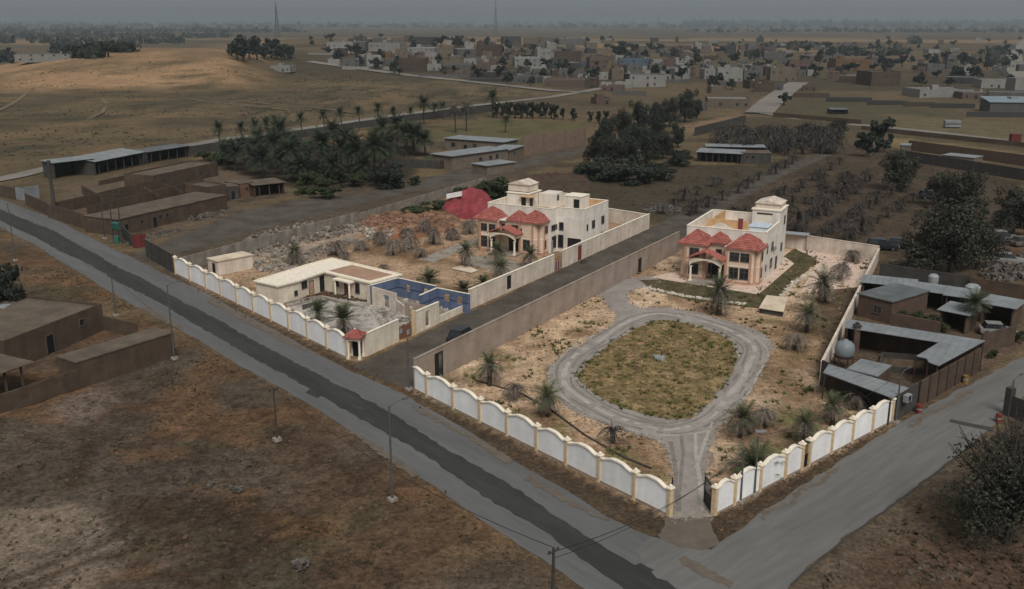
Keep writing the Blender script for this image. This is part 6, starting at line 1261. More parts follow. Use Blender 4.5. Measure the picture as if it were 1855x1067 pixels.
for a in [(622, 730, 126, 120, 'pale'), (760, 850, 140, 134, 'grey'), (850, 930, 148, 142, 'dark grey'), (1180, 1240, 150, 144, 'grey'), (1574, 1640, 190, 184, 'dark grey'), (1640, 1690, 193, 186, 'brown'), (1690, 1760, 196, 187, 'dark grey'), (1760, 1860, 212, 203, 'dark grey'), (1440, 1500, 176, 170, 'brown'), (1500, 1575, 184, 177, 'dark grey'), (1110, 1170, 172, 166, 'grey'), (560, 620, 100, 95, 'pale')]: townhouse(*a, rot=0.0, plain=True)
build_town()
gh = thing('greenhouse_roof', 'pale blue-white metal warehouse roof at the right edge of the far town', 'warehouse', P(1830, 206), math.radians(-10))
obj('wall', MB().box(-9, 0, 0, 14, 16, 5), TM['grey'], gh); obj('roof', MB().add([(-9.5, -0.5, 5), (14.5, -0.5, 5), (14.5, 16.5, 6.5), (-9.5, 16.5, 6.5), (-9.5, -0.5, 5.15), (14.5, -0.5, 5.15), (14.5, 16.5, 6.65), (-9.5, 16.5, 6.65)], [(0, 3, 2, 1), (4, 5, 6, 7), (0, 1, 5, 4), (1, 2, 6, 5), (2, 3, 7, 6), (3, 0, 4, 7)]), mat('bluewhite_sheet', C(120, 132, 138), C(106, 118, 124), 0.3, 0.6), gh)
# trees between the houses
ft = []
for k in range(900):
    y = rt.uniform(72, 190); x = rt.uniform(560, 1850)
    if y > 160 and x < 1240: continue
    if blocked(x, y - 8) or any(abs(x - a) < 9 and abs(y - b) < 4 for a, b in ft): continue
    if rt.random() < (0.40 if x < 1300 else 0.5): ft.append((x, y))
ft = ft[:198] + [(440, 108), (452, 108), (466, 109), (480, 108), (492, 107), (503, 109), (515, 110), (522, 108), (565, 82), (430, 110), (820, 76), (830, 78), (812, 77), (690, 70), (1110, 78), (905, 140), (910, 118), (1170, 105), (1245, 135), (1420, 190), (1745, 118), (1760, 122), (1775, 116), (1790, 112)]
g = 'trees of the far town'
for i, (x, y) in enumerate(sorted(ft)):
    big = 1.9 if 425 < x < 530 and y < 115 else 1.0
    p = P(x, y); s_ = rt.uniform(0.8, 1.7) * big * (1.0 if p.length < 900 else 1.25); dup(pt_far[i % 3], p, rt.uniform(0, 6.28), (s_ * 1.15, s_ * 1.15, s_), 'small dark tree among the far houses, %s from the %s' % ((nth(i), 'left') if i < len(ft) / 2 else (nth(len(ft) - 1 - i), 'right')), g)
# distant woods, one dark mass toward the horizon
def woods(name, label, rows, seed):
    r = np.random.default_rng(seed); V = []
    for (x0, x1, yp, n, hpx) in rows:
        for k in range(n):
            x = r.uniform(x0, x1); p = P(x, yp + r.uniform(-1.5, 1.5)); Dd = p.length; s = hpx / FPX * Dd * r.uniform(0.5, 1.3); m_ = 22
            c = np.array(p) + np.array([0, 0, s * 0.5]) + r.normal(size=(m_, 3)) * np.array([s * 0.45, s * 0.45, s * 0.26])
            a = r.normal(size=(m_, 3)) * s * 0.22; b = r.normal(size=(m_, 3)) * s * 0.22
            V.append(np.stack([c - a, c + b, c + a, c - b], 1))
    V = np.concatenate(V).reshape(-1, 3); me = bpy.data.meshes.new(name); me.from_pydata(V.tolist(), [], np.arange(len(V)).reshape(-1, 4).tolist()); me.materials.append(M_leafd)
    o = obj(name, me); tag(o, label, 'woodland', kind='stuff')
woods('far_woodland', 'dark belt of distant trees along the hazy horizon', [(-30, 1880, 46, 420, 5), (-30, 1880, 50, 300, 5), (1240, 1880, 47, 260, 7), (-20, 560, 58, 160, 6), (1240, 1880, 58, 120, 5), (-20, 420, 68, 90, 7)], 3)
woods('far_shelterbelt', 'dark shelterbelt trees behind the left end of the dune', [(100, 240, 92, 60, 11), (-20, 40, 112, 25, 13), (100, 180, 103, 40, 12), (0, 330, 78, 60, 8)], 4)
woods('field_shelterbelt', 'dark tree rows in the pale fields right of the town', [(1500, 1640, 100, 45, 10), (1655, 1660, 80, 6, 9), (1790, 1830, 118, 26, 9), (1795, 1815, 98, 14, 9), (1500, 1560, 96, 16, 9), (1380, 1480, 86, 40, 8), (1690, 1730, 120, 14, 9)], 5)
def mast(label, px, py, ptop, wd=1.0, arms=0):
    p = P(px, py); h = hgt(px, py, ptop); t = thing('lattice_mast', label, 'mast', p); b0 = h * 0.075 * wd; m = M_steel; n = 12; r_ = h * 0.0075
    for sx, sy in ((-1, -1), (1, -1), (1, 1), (-1, 1)): obj('leg', MB().tube([(sx * b0, sy * b0, -1), (sx * b0 * 0.35, sy * b0 * 0.35, h * 0.6), (sx * b0 * 0.12, sy * b0 * 0.12, h)], r_, r_ * 0.5, 4), m, t)
    mb = MB(); f_ = lambda z: b0 * (1 - 0.65 * z / (h * 0.6)) if z < h * 0.6 else b0 * (0.35 - 0.23 * (z - h * 0.6) / (h * 0.4))
    for i in range(n):
        z0, z1 = h * i / n, h * (i + 1) / n; a, b = f_(z0), f_(z1)
        for q in range(4):
            c0 = ((-1, -1), (1, -1), (1, 1), (-1, 1))[q]; c1 = ((-1, -1), (1, -1), (1, 1), (-1, 1))[(q + 1) % 4]
            mb.tube([(c0[0] * a, c0[1] * a, z0), (c1[0] * b, c1[1] * b, z1)], r_ * 0.6, n=3, cap=False); mb.tube([(c1[0] * a, c1[1] * a, z0), (c0[0] * b, c0[1] * b, z1)], r_ * 0.6, n=3, cap=False)
    o = obj('bracing', mb, m, t); o['kind'] = 'stuff'
    for k in range(arms): z = h * (0.62 + 0.13 * k); obj('crossarm', MB().box(-h * 0.10, -0.3, z, h * 0.10, 0.3, z + h * 0.012), m, t)
    if not arms: obj('antenna', MB().tube([(0, 0, h * 0.98), (0, 0, h * 1.12)], r_ * 0.8, r_ * 0.3, 4), m, t); obj('platform', MB().box(-b0 * .5, -b0 * .5, h * 0.72, b0 * .5, b0 * .5, h * 0.735), m, t)
mast('tall grey lattice mast above the dune and hilltop trees', 503, 67, 5); mast('tall grey lattice mast behind the hilltop houses', 898, 64, 4, 0.8)
mast('power pylon with cross arms on the horizon, largest one', 1268, 48, 17, 1.3, 3); mast('faint power pylon left of the largest horizon pylon', 1192, 48, 26, 1.2, 3); mast('faintest small power pylon on the horizon', 1147, 48, 32, 1.2, 3)
# ------------------------------------------------------------------ vehicles
def car(label, px, py, heading, paint, sc=1.0, kind='suv', wheels=True, cat='car'):
    t = thing('parked_car', label, cat, G(px, py), heading); t.scale = (sc, sc, sc)
    st = [(-2.35, 0.55, 0.80, 0.72), (-2.25, 0.35, 0.95, 0.86), (-1.6, 0.28, 1.02, 0.92), (0.6, 0.28, 1.02, 0.93), (1.2, 0.28, 1.0, 0.92), (2.1, 0.32, 0.88, 0.86), (2.38, 0.45, 0.72, 0.70)]
    vs = []
    for x, z0, z1, w in st: vs += [(x, -w * 0.94, z0), (x, -w, (z0 + z1) * 0.5), (x, -w * 0.95, z1), (x, w * 0.95, z1), (x, w, (z0 + z1) * 0.5), (x, w * 0.94, z0)]
    fs = [(6 * i + q, 6 * i + (q + 1) % 6, 6 * i + 6 + (q + 1) % 6, 6 * i + 6 + q) for i in range(len(st) - 1) for q in range(6)] + [(5, 4, 3, 2, 1, 0), tuple(6 * (len(st) - 1) + q for q in range(6))]
    body = obj('body', MB().add(vs, fs), paint, t, smooth=False)
    rear = -2.2 if kind == 'suv' else (-1.9 if kind == 'sedan' else -0.5); xb = (rear, rear + 0.35, 0.35, 1.15)
    cab = [(xb[0], 0.99, 0.86), (xb[3], 0.98, 0.86), (xb[1], 1.62, 0.70), (xb[2], 1.62, 0.70)]
    (a, za, wa_), (b, zb, wb_), (c, zc, wc_), (d, zd, wd_) = cab
    gv = [(a, -wa_, za), (b, -wb_, zb), (d, -wd_, zd), (c, -wc_, zc), (a, wa_, za), (b, wb_, zb), (d, wd_, zd), (c, wc_, zc)]
    obj('windows', MB().add(gv, [(0, 1, 2, 3), (5, 4, 7, 6), (1, 5, 6, 2), (4, 0, 3, 7), (3, 2, 6, 7)]), M_glass, t)
    obj('roof', MB().box(c - 0.03, -0.71, 1.605, d + 0.03, 0.71, 1.68), paint, t)
    for x_ in (c + 0.02, (c + d) / 2, d - 0.05): obj('pillar', MB().box(x_ - 0.04, -0.80, 1.0, x_ + 0.04, -0.77, 1.3).box(x_ - 0.04, 0.77, 1.0, x_ + 0.04, 0.80, 1.3), paint, t)
    if wheels:
        for x_ in (-1.45, 1.45):
            for y_ in (-0.86, 0.86):
                w = obj('wheel', cmesh('wheel', lambda: MB().add([(0.36 * math.cos(k * math.pi / 8), s_, 0.36 + 0.36 * math.sin(k * math.pi / 8)) for s_ in (-0.12, 0.12) for k in range(16)], [(k, (k + 1) % 16, 16 + (k + 1) % 16, 16 + k) for k in range(16)] + [tuple(range(15, -1, -1)), tuple(range(16, 32))]).mesh('wheel', M_black)), parent=t, loc=(x_, y_, 0))
                obj('rim', cmesh('rim', lambda: MB().add([(0.2 * math.cos(k * math.pi / 5), s_, 0.36 + 0.2 * math.sin(k * math.pi / 5)) for s_ in (-0.13, 0.13) for k in range(10)], [tuple(range(9, -1, -1)), tuple(range(10, 20))]).mesh('rim', M_steel)), parent=w)
    for y_ in (-0.62, 0.62): obj('headlight', MB().box(2.22, y_ - 0.16, 0.66, 2.36, y_ + 0.16, 0.80), M_whitep, t); obj('taillight', MB().box(-2.36, y_ - 0.12, 0.72, -2.25, y_ + 0.12, 0.92), M_redp, t)
    return t
M_pdark = mat('charcoal_paint', (0.016, 0.018, 0.022), None, 1, 0.35, spec=0.4); M_pwhite = mat('white_paint', W(120, 120, 118), W(100, 98, 94), 1, 0.5); M_prust = mat('rusted_paint', (0.08, 0.05, 0.035), (0.12, 0.11, 0.10), 2, 0.8)
lane = angle(G(700, 670), G(1200, 420))
car('dark car parked in the dirt lane beside the grey cement wall', 838, 617, lane + 0.05, M_pdark, 1.15, 'sedan')
car('dark off-road car parked behind the cream back wall, left one', 1598, 452, math.radians(-15), M_pdark, 1.2); car('dark car behind the back wall, right beside the other one', 1630, 449, math.radians(-28), M_pdark, 1.1, 'sedan')
car('dark vehicle under the trees behind the dead palm rows', 1686, 360, math.radians(-5), M_pdark, 1.2)
car('white van wreck in the scrapyard by the right edge', 1815, 437, math.radians(-8), M_pwhite, 1.25); car('white scrapped car in the rubble by the right edge', 1825, 477, math.radians(-20), M_pwhite, 1.1, 'sedan', False)
car('rusty car hulk cut by the right picture edge', 1852, 445, math.radians(20), M_prust, 1.1, 'sedan', False); car('pale car parked at the shed compound gate', 1806, 606, math.radians(-12), M_pwhite, 1.0, 'sedan')
bl_ = tag(obj('stone_block', MB().box(-0.5, -0.4, 0, 0.5, 0.4, 0.55).box(-0.35, -0.3, 0.55, 0.3, 0.25, 0.7), M_block, None, G(1057, 478)), 'dark block lying in the dirt lane by the left villa', 'block')
# ------------------------------------------------------------------ collapsed red tarpaulin
M_tarp = mat('maroon_tarp', C(138, 58, 62), C(108, 46, 50), 0.5, 0.75, 0.03, fine=(1.6, 0.12), bscale=2); M_tw = mat('white_tarp', C(196, 188, 186), None, 1, 0.8)
tp_ = thing('red_tarpaulin', 'maroon tent tarpaulin with a white stripe draped behind the left villa', 'tarpaulin', G(850, 390), math.radians(-28)); tp_.scale = (0.98, 0.98, 1.2)
tv = [(-6.2, -2.6, 0.7), (-3.6, -4.0, 0.9), (-0.4, -4.4, 0.5), (2.6, -3.6, 1.5), (5.6, -2.4, 0.6), (-5.0, -0.3, 2.7), (-2.2, -0.9, 3.9), (0.6, -1.6, 2.7), (3.4, -0.6, 3.6), (5.4, 0.2, 2.2), (-4.2, 1.8, 3.0), (-0.8, 1.6, 4.9), (2.8, 1.8, 4.5), (5.0, 2.4, 2.4), (-3.6, 4.0, 0.9), (0.2, 4.4, 1.2), (4.0, 4.2, 1.0), (-6.3, -2.7, 0.0), (-3.6, -4.2, 0.0), (-0.3, -4.6, 0.0), (2.7, -3.9, 0.0), (5.8, -2.5, 0.0)]
tf = [(0, 1, 6), (0, 6, 5), (1, 2, 7), (1, 7, 6), (2, 3, 7), (3, 8, 7), (3, 4, 8), (4, 9, 8), (5, 6, 10), (6, 11, 10), (6, 7, 11), (7, 12, 11), (7, 8, 12), (8, 9, 13), (8, 13, 12), (10, 11, 14), (11, 15, 14), (11, 12, 15), (12, 16, 15), (12, 13, 16), (17, 18, 1, 0), (18, 19, 2, 1), (19, 20, 3, 2), (20, 21, 4, 3)]
cm_ = MB().add(tv, tf).mesh('cloth', M_tarp); import bmesh
bm_ = bmesh.new(); bm_.from_mesh(cm_); bmesh.ops.triangulate(bm_, faces=bm_.faces[:]); bmesh.ops.subdivide_edges(bm_, edges=bm_.edges[:], cuts=3, use_grid_fill=True)
for v_ in bm_.verts: v_.co.z = max(0.0, v_.co.z + (0.10 * math.sin(v_.co.x * 2.9 + v_.co.y * 1.7) + 0.07 * math.sin(v_.co.y * 4.1 - v_.co.x)) * min(1, v_.co.z))
bmesh.ops.recalc_face_normals(bm_, faces=bm_.faces[:]); bm_.to_mesh(cm_); bm_.free(); obj('cloth', cm_, parent=tp_)
a_, b_, n3_ = Vector(tv[0]).lerp(Vector(tv[5]), 0.85), Vector(tv[6]).lerp(Vector(tv[7]), 0.5), Vector((0.0, -0.35, 0.8)); st_ = MB(); wv = Vector((0.35, -0.6, -0.35))
for k in range(8):
    p0, p1 = a_.lerp(b_, k / 8) + n3_, a_.lerp(b_, (k + 1) / 8) + n3_; st_.add([p0 + wv, p1 + wv, p1 - wv, p0 - wv], [(0, 1, 2, 3)])
obj('stripe', st_, M_tw, tp_)
# ------------------------------------------------------------------ rubble, stones, weeds
def chunk(mb, p, s, r, flat=0.6):
    q = [Vector((r.uniform(.6, 1) * a * s, r.uniform(.6, 1) * b * s, r.uniform(.6, 1) * c * s * flat)) for a, b, c in ((-1, -1, -1), (1, -1, -1), (1, 1, -1), (-1, 1, -1), (-1, -1, 1), (1, -1, 1), (1, 1, 1), (-1, 1, 1))]
    a = r.uniform(0, 6.28); tl = r.uniform(-0.5, 0.5); ca, sa = math.cos(a), math.sin(a)
    mb.add([(p[0] + v.x * ca - v.y * sa, p[1] + v.x * sa + v.y * ca, p[2] + v.z + v.x * tl) for v in q], [(0, 3, 2, 1), (4, 5, 6, 7), (0, 1, 5, 4), (1, 2, 6, 5), (2, 3, 7, 6), (3, 0, 4, 7)])
def inpoly(x, y, poly):
    c = False; n = len(poly)
    for i in range(n):
        (ax, ay), (bx, by) = poly[i], poly[(i + 1) % n]
        if (ay > y) != (by > y) and x < (bx - ax) * (y - ay) / (by - ay) + ax: c = not c
    return c
def spread(poly, n, r, keep=None):
    xs_ = [p[0] for p in poly]; ys_ = [p[1] for p in poly]; o = []; k = 0
    while len(o) < n and k < n * 30:
        k += 1; x, y = r.uniform(min(xs_), max(xs_)), r.uniform(min(ys_), max(ys_))
        if inpoly(x, y, poly) and (keep is None or keep(x, y)): o.append((x, y))
    return o
def heap(label, pp, n, s0, s1, m, hgt_=0.6, seed=1, mound=None):
    poly = PG(*pp); r = random.Random(seed); cx_ = sum(p[0] for p in poly) / len(poly); cy_ = sum(p[1] for p in poly) / len(poly); R_ = max(math.hypot(p[0] - cx_, p[1] - cy_) for p in poly)
    t = thing('rubble_heap', label, 'rubble', (0, 0, 0)); mb = MB(); hz = lambda x, y: hgt_ * max(0, 1 - (math.hypot(x - cx_, y - cy_) / R_) ** 1.3) * (0.5 + float(vnoise(np.array(x * 0.6), np.array(y * 0.6), seed)))
    if mound is not None:
        k = 26; x0, x1, y0, y1 = cx_ - R_, cx_ + R_, cy_ - R_, cy_ + R_; vs = []
        for j in range(k + 1):
            for i in range(k + 1): x, y = x0 + (x1 - x0) * i / k, y0 + (y1 - y0) * j / k; vs.append((x, y, (hz(x, y) - 0.12) if inpoly(x, y, poly) else -0.15))
        obj('mound', MB().add(vs, [(j * (k + 1) + i, j * (k + 1) + i + 1, (j + 1) * (k + 1) + i + 1, (j + 1) * (k + 1) + i) for j in range(k) for i in range(k)]), mound, t)
    for x, y in spread(poly, n, r): chunk(mb, (x, y, hz(x, y) * (r.random() if mound is None else 1) + 0.03), s0 * (s1 / s0) ** r.random(), r)
    o = obj('stones', mb, m, t); o['kind'] = 'stuff'; return t
M_rub = mat('rubble_grey', C(150, 140, 128), C(96, 88, 80), 0.8, 0.95, fine=(1.2, 0.25), coord='World'); M_rubw = mat('rubble_pale', C(176, 168, 158), C(110, 100, 92), 0.7, 0.95, fine=(1.0, 0.3), coord='World'); M_rubd = mat('rubble_dim', C(104, 98, 92), C(62, 56, 50), 0.9, 0.95, fine=(1.2, 0.3), coord='World')
M_earth = mat('red_earth', C(138, 106, 84), C(102, 76, 60), 0.4, 0.98, 0.06, fine=(1.5, 0.2), coord='World', bscale=2)
M_brownstone = mat('soil_clod', C(98, 78, 60), C(56, 44, 34), 0.5, 0.98, fine=(1.2, 0.25), coord='World')
heap('long heap of broken grey concrete along the back-lane wall', ((395, 460), (470, 425), (560, 404), (660, 392), (690, 412), (600, 432), (500, 455), (440, 472)), 1500, 0.05, 0.42, M_rub, 0.9, 2)
heap('broken slabs strewn between the cream hut and ruined house', ((440, 486), (500, 452), (560, 452), (640, 430), (660, 440), (560, 478), (500, 496)), 700, 0.05, 0.45, M_rub, 0.4, 3)
heap('pale rubble pile among the yard palms', ((655, 420), (690, 408), (720, 418), (700, 434), (665, 434)), 300, 0.06, 0.45, M_rubw, 0.6, 4)
heap('red earth mound left of the tarpaulin', ((640, 408), (700, 388), (760, 384), (832, 384), (834, 408), (770, 424), (690, 424)), 700, 0.06, 0.32, M_earth, 1.7, 5, M_earth)
heap('debris strewn over the marble courtyard', tuple((440 + a / 4.417, 440 + b / 4.417) for a, b in ((900, 500), (1290, 560), (1300, 690), (1100, 660), (1060, 560))), 480, 0.06, 0.4, M_rubw, 0.25, 6)
heap('charred debris along the courtyard house walls', tuple((440 + a / 4.417, 440 + b / 4.417) for a, b in ((450, 450), (640, 395), (980, 450), (980, 480), (640, 425), (470, 475))), 150, 0.06, 0.32, M_brownstone, 0.2, 7)
heap('broken masonry along the lane side of the ruined house', tuple((440 + a / 4.417, 440 + b / 4.417) for a, b in ((1180, 580), (1290, 590), (1420, 640), (1380, 700), (1250, 690), (1150, 640))), 240, 0.06, 0.42, M_rubw, 0.45, 20)
heap('rubble inside the roofless blue rooms', tuple((440 + a / 4.417, 440 + b / 4.417) for a, b in ((1080, 440), (1400, 480), (1700, 520), (1560, 590), (1310, 540))), 160, 0.06, 0.4, M_rubw, 0.25, 8)
heap('white debris pile at the end of the dirt lane', ((1160, 380), (1190, 370), (1235, 374), (1232, 386), (1185, 388)), 200, 0.12, 0.6, M_rubd, 0.8, 9)
heap('small white rubble pile in the brown field, left one', ((365, 885), (388, 862), (395, 874), (378, 886)), 40, 0.04, 0.13, M_rubd, 0.08, 10); heap('small white rubble pile in the brown field, right one', ((416, 882), (438, 882), (440, 893), (420, 893)), 30, 0.05, 0.15, M_rubd, 0.1, 11)
heap('pale rubble in the field below the tall lamp', ((530, 1020), (560, 1010), (565, 1030), (538, 1036)), 40, 0.06, 0.25, M_rubd, 0.2, 12)
heap('scrap heap in the yard by the right picture edge', ((1770, 500), (1790, 470), (1860, 462), (1870, 510), (1800, 512)), 420, 0.1, 0.6, M_rubd, 0.7, 13); heap('scattered scrap behind the sheds under the olive trees', ((1600, 480), (1640, 470), (1700, 490), (1690, 506), (1620, 500)), 120, 0.1, 0.45, M_rubd, 0.3, 14)
heap('broken concrete pieces by the long low mud house', ((325, 398), (360, 390), (405, 378), (410, 388), (370, 396), (345, 402)), 50, 0.15, 0.8, M_rubd, 0.5, 15); heap('dark debris against the foot of the long low mud house', ((190, 440), (225, 436), (260, 425), (330, 412), (320, 424), (240, 445)), 130, 0.06, 0.4, M_rubd, 0.3, 16)
heap('pale rubble in the corner field below the shrub tree', ((1640, 1030), (1700, 1010), (1770, 1025), (1740, 1060), (1660, 1060)), 60, 0.04, 0.16, M_rubd, 0.06, 17)
heap('earth bank behind the left villa and bungalows', ((940, 330), (1000, 312), (1070, 318), (1075, 345), (1000, 350)), 60, 0.08, 0.3, M_brownstone, 1.8, 18, mat('dim_earth', C(74, 58, 46), C(58, 46, 38), 0.5, 0.98, 0.05, coord='World'))
heap('fallen roof pieces lying on the ruined house roof', ((560, 470), (600, 478), (640, 486), (650, 480), (600, 468)), 0, 0.1, 0.2, M_rubw, 0, 19) if False else None
# white stone edging of the villa lawn
es = thing('stone_edging', 'white stone edging before the right villa lawn', 'edging', (0, 0, 0)); mb = MB(); r = random.Random(4)
for a, b, n in (((1168, 521), (1240, 537), 90), ((1240, 537), (1352, 552), 130), ((1392, 560), (1440, 510), 90), ((1440, 510), (1500, 482), 80)):
    a, b = G(*a), G(*b)
    for k in range(n): q = a.lerp(b, r.random()); chunk(mb, (q.x + r.uniform(-.45, .45), q.y + r.uniform(-.45, .45), 0.06), r.uniform(0.1, 0.24), r)
o = obj('stones', mb, M_stone, es); o['kind'] = 'stuff'
iw = thing('well_cover', 'small white concrete cover in the middle of the loop island', 'cover', G(1194, 651)); obj('base', MB().box(-0.6, -0.5, 0, 0.6, 0.5, 0.4), M_whitep, iw); obj('pipe', MB().tube([(0.3, 0.3, 0), (0.3, 0.3, 1.0), (-0.2, 0.5, 1.1)], 0.06, n=6), M_block, iw)
tag(obj('litter_sheet', MB().add([(-0.6, -0.3, 0.05), (0.5, -0.35, 0.12), (0.7, 0.3, 0.06), (-0.5, 0.35, 0.16)], [(0, 1, 2, 3)]), M_whitep, None, G(1378, 783)), 'white litter sheet between the palms right of the drive', 'litter')
tag(obj('irrigation_pipe', MB().tube([G(*p) + Vector((0, 0, 0.12)) for p in ((860, 690), (940, 712), (1000, 745), (1060, 790), (1130, 830), (1180, 850))], 0.09, n=5), M_block, None), 'dark irrigation pipe along the inside of the roadside wall', 'pipe')
# weeds and clods
def tuft(mb, p, s, r, n=7, up=0.9):
    for k in range(n):
        a = r.uniform(0, 6.28); d = Vector((math.cos(a), math.sin(a), 0)); q = Vector(p) + d * (s * r.uniform(0, 0.6)); tip = q + d * (s * r.uniform(.2, .8)) + Vector((0, 0, s * up * r.uniform(.5, 1.1))); sd_ = Vector((-d.y, d.x, 0)) * s * 0.22
        mb.add([q + sd_, q - sd_, tip], [(0, 1, 2)])
M_weedg = mat('green_weed', C(92, 94, 48), C(62, 66, 34), 0.5, 0.95, coord='World', fine=(2, 0.25)); M_weedd = mat('dry_scrub', C(110, 92, 58), C(72, 62, 40), 0.4, 0.95, coord='World', fine=(2, 0.25)); M_weedf = mat('field_scrub', C(62, 56, 36), C(44, 40, 27), 0.4, 0.95, coord='World', fine=(2, 0.25)); M_weedp = mat('plain_scrub', C(72, 66, 46), C(54, 50, 36), 0.2, 0.95, coord='World')
rW = random.Random(77)
mb = MB()
def nearring(x, y): return True
def clump_spread(poly, nc, per, rad, r, fn):
    for (x, y) in spread(poly, nc, r):
        for k in range(r.randint(1, per)): fn(x + r.gauss(0, rad), y + r.gauss(0, rad))
for i in range(len(ISL)):
    a, b = ISL[i], ISL[(i + 1) % len(ISL)]
    for k in range(3):
        t = rW.random(); x, y = a[0] + (b[0] - a[0]) * t, a[1] + (b[1] - a[1]) * t
        if rW.random() < 0.55: tuft(mb, (x + rW.uniform(-.5, .5), y + rW.uniform(-.5, .5), 0.04), rW.uniform(0.2, 0.5), rW, 9)
inR = [p for p in R_COMP]; trk = TRACK
okR = lambda x, y: inpoly(x, y, inR) and (not inpoly(x, y, trk) or inpoly(x, y, ISL))
for (x, y) in spread(inR, 270, rW, okR):
    for k in range(rW.randint(1, 7)):
        X_, Y_ = x + rW.gauss(0, 0.7), y + rW.gauss(0, 0.7)
        if okR(X_, Y_): tuft(mb, (X_, Y_, 0.02), rW.uniform(0.15, 0.5), rW, 9)
for (x, y) in spread(ISL, 110, rW): tuft(mb, (x, y, 0.04), rW.uniform(0.15, 0.45), rW, 8)
for (x, y) in spread(L_COMP, 60, rW): tuft(mb, (x, y, 0.02), rW.uniform(0.2, 0.5), rW, 8)
stuff('green_weeds', mb, M_weedg, 'low green weeds scattered over both walled yards', 'weeds')
mb = MB()
for (x, y) in spread(ISL, 900, rW): tuft(mb, (x, y, 0.04), rW.uniform(0.12, 0.38), rW, 6, 0.6)
for (x, y) in spread(inR, 1100, rW, okR): tuft(mb, (x, y, 0.01), rW.uniform(0.08, 0.28), rW, 5, 0.5)
stuff('dry_grass_tufts', mb, M_weedd, 'dry straw-coloured tufts over the loop island and yard', 'grass')
mb = MB()
for (x, y) in spread(inR, 1500, rW, okR): chunk(mb, (x, y, 0.0), rW.uniform(0.03, 0.16), rW)
for (x, y) in spread(ISL, 700, rW): chunk(mb, (x, y, 0.04), rW.uniform(0.03, 0.16), rW)
for (x, y) in spread(L_COMP, 1200, rW): chunk(mb, (x, y, 0.0), rW.uniform(0.04, 0.2), rW)
stuff('soil_clods', mb, mat('sandy_clod', C(158, 124, 92), C(104, 76, 54), 0.5, 0.98, coord='World', fine=(1.5, 0.25)), 'sandy clods and pebbles strewn over the walled yards', 'clods')
FIELD = PG((0, 440), (135, 500), (324, 610), (612, 778), (920, 990), (1056, 1085), (900, 1140), (-60, 1140), (-60, 760)) ; CORNER = PG((1470, 1075), (1560, 985), (1720, 880), (1860, 800), (1870, 1085))
NOF = [PG((0, 560), (190, 540), (330, 610), (330, 660), (150, 720), (0, 770))]
okF = lambda x, y: not inpoly(x, y, NOF[0])
zf = lambda x, y: -0.05 + (float(fbm(np.array(x / 14.), np.array(y / 14.), 3, 5)) - 0.5) * 0.9 + (float(fbm(np.array(x / 4.1), np.array(y / 4.1), 11, 4)) - 0.5) * 0.42
mb = MB(); mc = MB()
for (x, y) in spread(FIELD, 420, rW, okF):
    for k in range(rW.randint(1, 8)): X_, Y_ = x + rW.gauss(0, 0.8), y + rW.gauss(0, 0.8); tuft(mb, (X_, Y_, zf(X_, Y_)), rW.uniform(0.10, 0.35), rW, 6, 0.6)
for (x, y) in spread(CORNER, 260, rW): tuft(mb, (x, y, zf(x, y)), rW.uniform(0.12, 0.5), rW, 8, 0.7)
for (x, y) in spread(FIELD, 4200, rW, okF): chunk(mc, (x, y, zf(x, y)), 0.03 + 0.16 * rW.random() ** 3, rW)
for (x, y) in spread(CORNER, 500, rW): chunk(mc, (x, y, zf(x, y)), 0.03 + 0.18 * rW.random() ** 3, rW)
stuff('field_scrub', mb, M_weedf, 'sparse dull scrub over the brown foreground field', 'scrub'); stuff('field_clods', mc, M_brownstone, 'brown clods and stones over the foreground field', 'clods')
mb = MB(); PLAIN = PT((0, 170), (300, 165), (620, 135), (960, 172), (700, 205), (400, 245), (0, 312)); DUNE = PT((0, 160), (200, 165), (560, 150), (600, 118), (420, 112), (0, 140))
for poly, n, s0, s1 in ((PLAIN, 2200, 0.3, 1.0), (DUNE, 260, 0.4, 1.2)):
    for (x, y) in spread(poly, n, rW): tuft(mb, (x, y, float(terrain(x, y)) - 0.1), rW.uniform(s0, s1), rW, 9, 0.55)
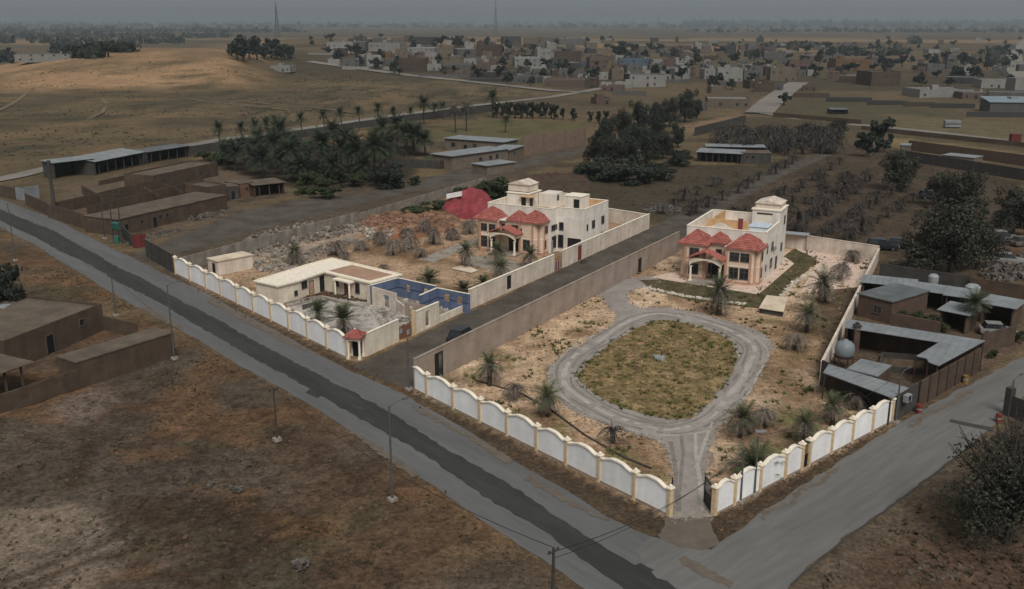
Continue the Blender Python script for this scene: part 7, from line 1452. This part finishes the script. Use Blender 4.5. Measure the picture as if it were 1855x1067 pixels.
BACK = PG((1010, 335), (1180, 300), (1400, 300), (1560, 262), (1700, 330), (1600, 440), (1425, 420), (1180, 385))
for (x, y) in spread(BACK, 500, rW): tuft(mb, (x, y, 0.0), rW.uniform(0.2, 0.6), rW, 8, 0.5)
stuff('plain_scrub', mb, M_weedp, 'low scrub dotted over the dry plain, dune and back fields', 'scrub')
mb = MB(); tn_ = len(TRACK)
for i in range(tn_):
    a_, b_ = TRACK[i], TRACK[(i + 1) % tn_]
    for k in range(9): t_ = rW.random(); chunk(mb, (a_[0] + (b_[0] - a_[0]) * t_ + rW.gauss(0, .35), a_[1] + (b_[1] - a_[1]) * t_ + rW.gauss(0, .35), 0.02), rW.uniform(0.04, 0.15), rW)
stuff('track_gravel', mb, M_rub, 'loose grey gravel thrown up along the loop track edges', 'gravel')
mb = MB()
for poly, n in ((PG((216, 460), (394, 547), (620, 668), (750, 722), (1100, 930), (1213, 938), (750, 708), (641, 658), (316, 498)), 700), (PG((1300, 975), (1362, 938), (1612, 776), (1612, 767), (1295, 934)), 420), (PG((650, 665), (752, 704), (1228, 446), (1180, 414)), 260)):
    for (x, y) in spread(poly, n, rW): chunk(mb, (x, y, 0.02), rW.uniform(0.03, 0.13), rW)
stuff('verge_stones', mb, M_brownstone, 'small stones and litter along the road verges and lane', 'stones')
# ------------------------------------------------------------------ air
hz_ = obj('haze', MB().box(-12500, -300, -2, 12500, 20500, 110)); hz_['kind'] = 'stuff'; hz_['label'] = 'thin grey dust haze over the whole plain'; hz_['category'] = 'haze'
hm = bpy.data.materials.new('dust_haze'); hm.use_nodes = True; hn = hm.node_tree; hn.nodes.clear(); pv = hn.nodes.new('ShaderNodeVolumePrincipled'); ho = hn.nodes.new('ShaderNodeOutputMaterial')
pv.inputs['Color'].default_value = (0.80, 0.86, 0.90, 1); pv.inputs['Density'].default_value = 0.00015; pv.inputs['Anisotropy'].default_value = 0.55
hn.links.new(pv.outputs[0], ho.inputs['Volume']); hz_.data.materials.append(hm)
for t in PROT:
    for c in list(t.children): bpy.data.objects.remove(c)
    bpy.data.objects.remove(t)
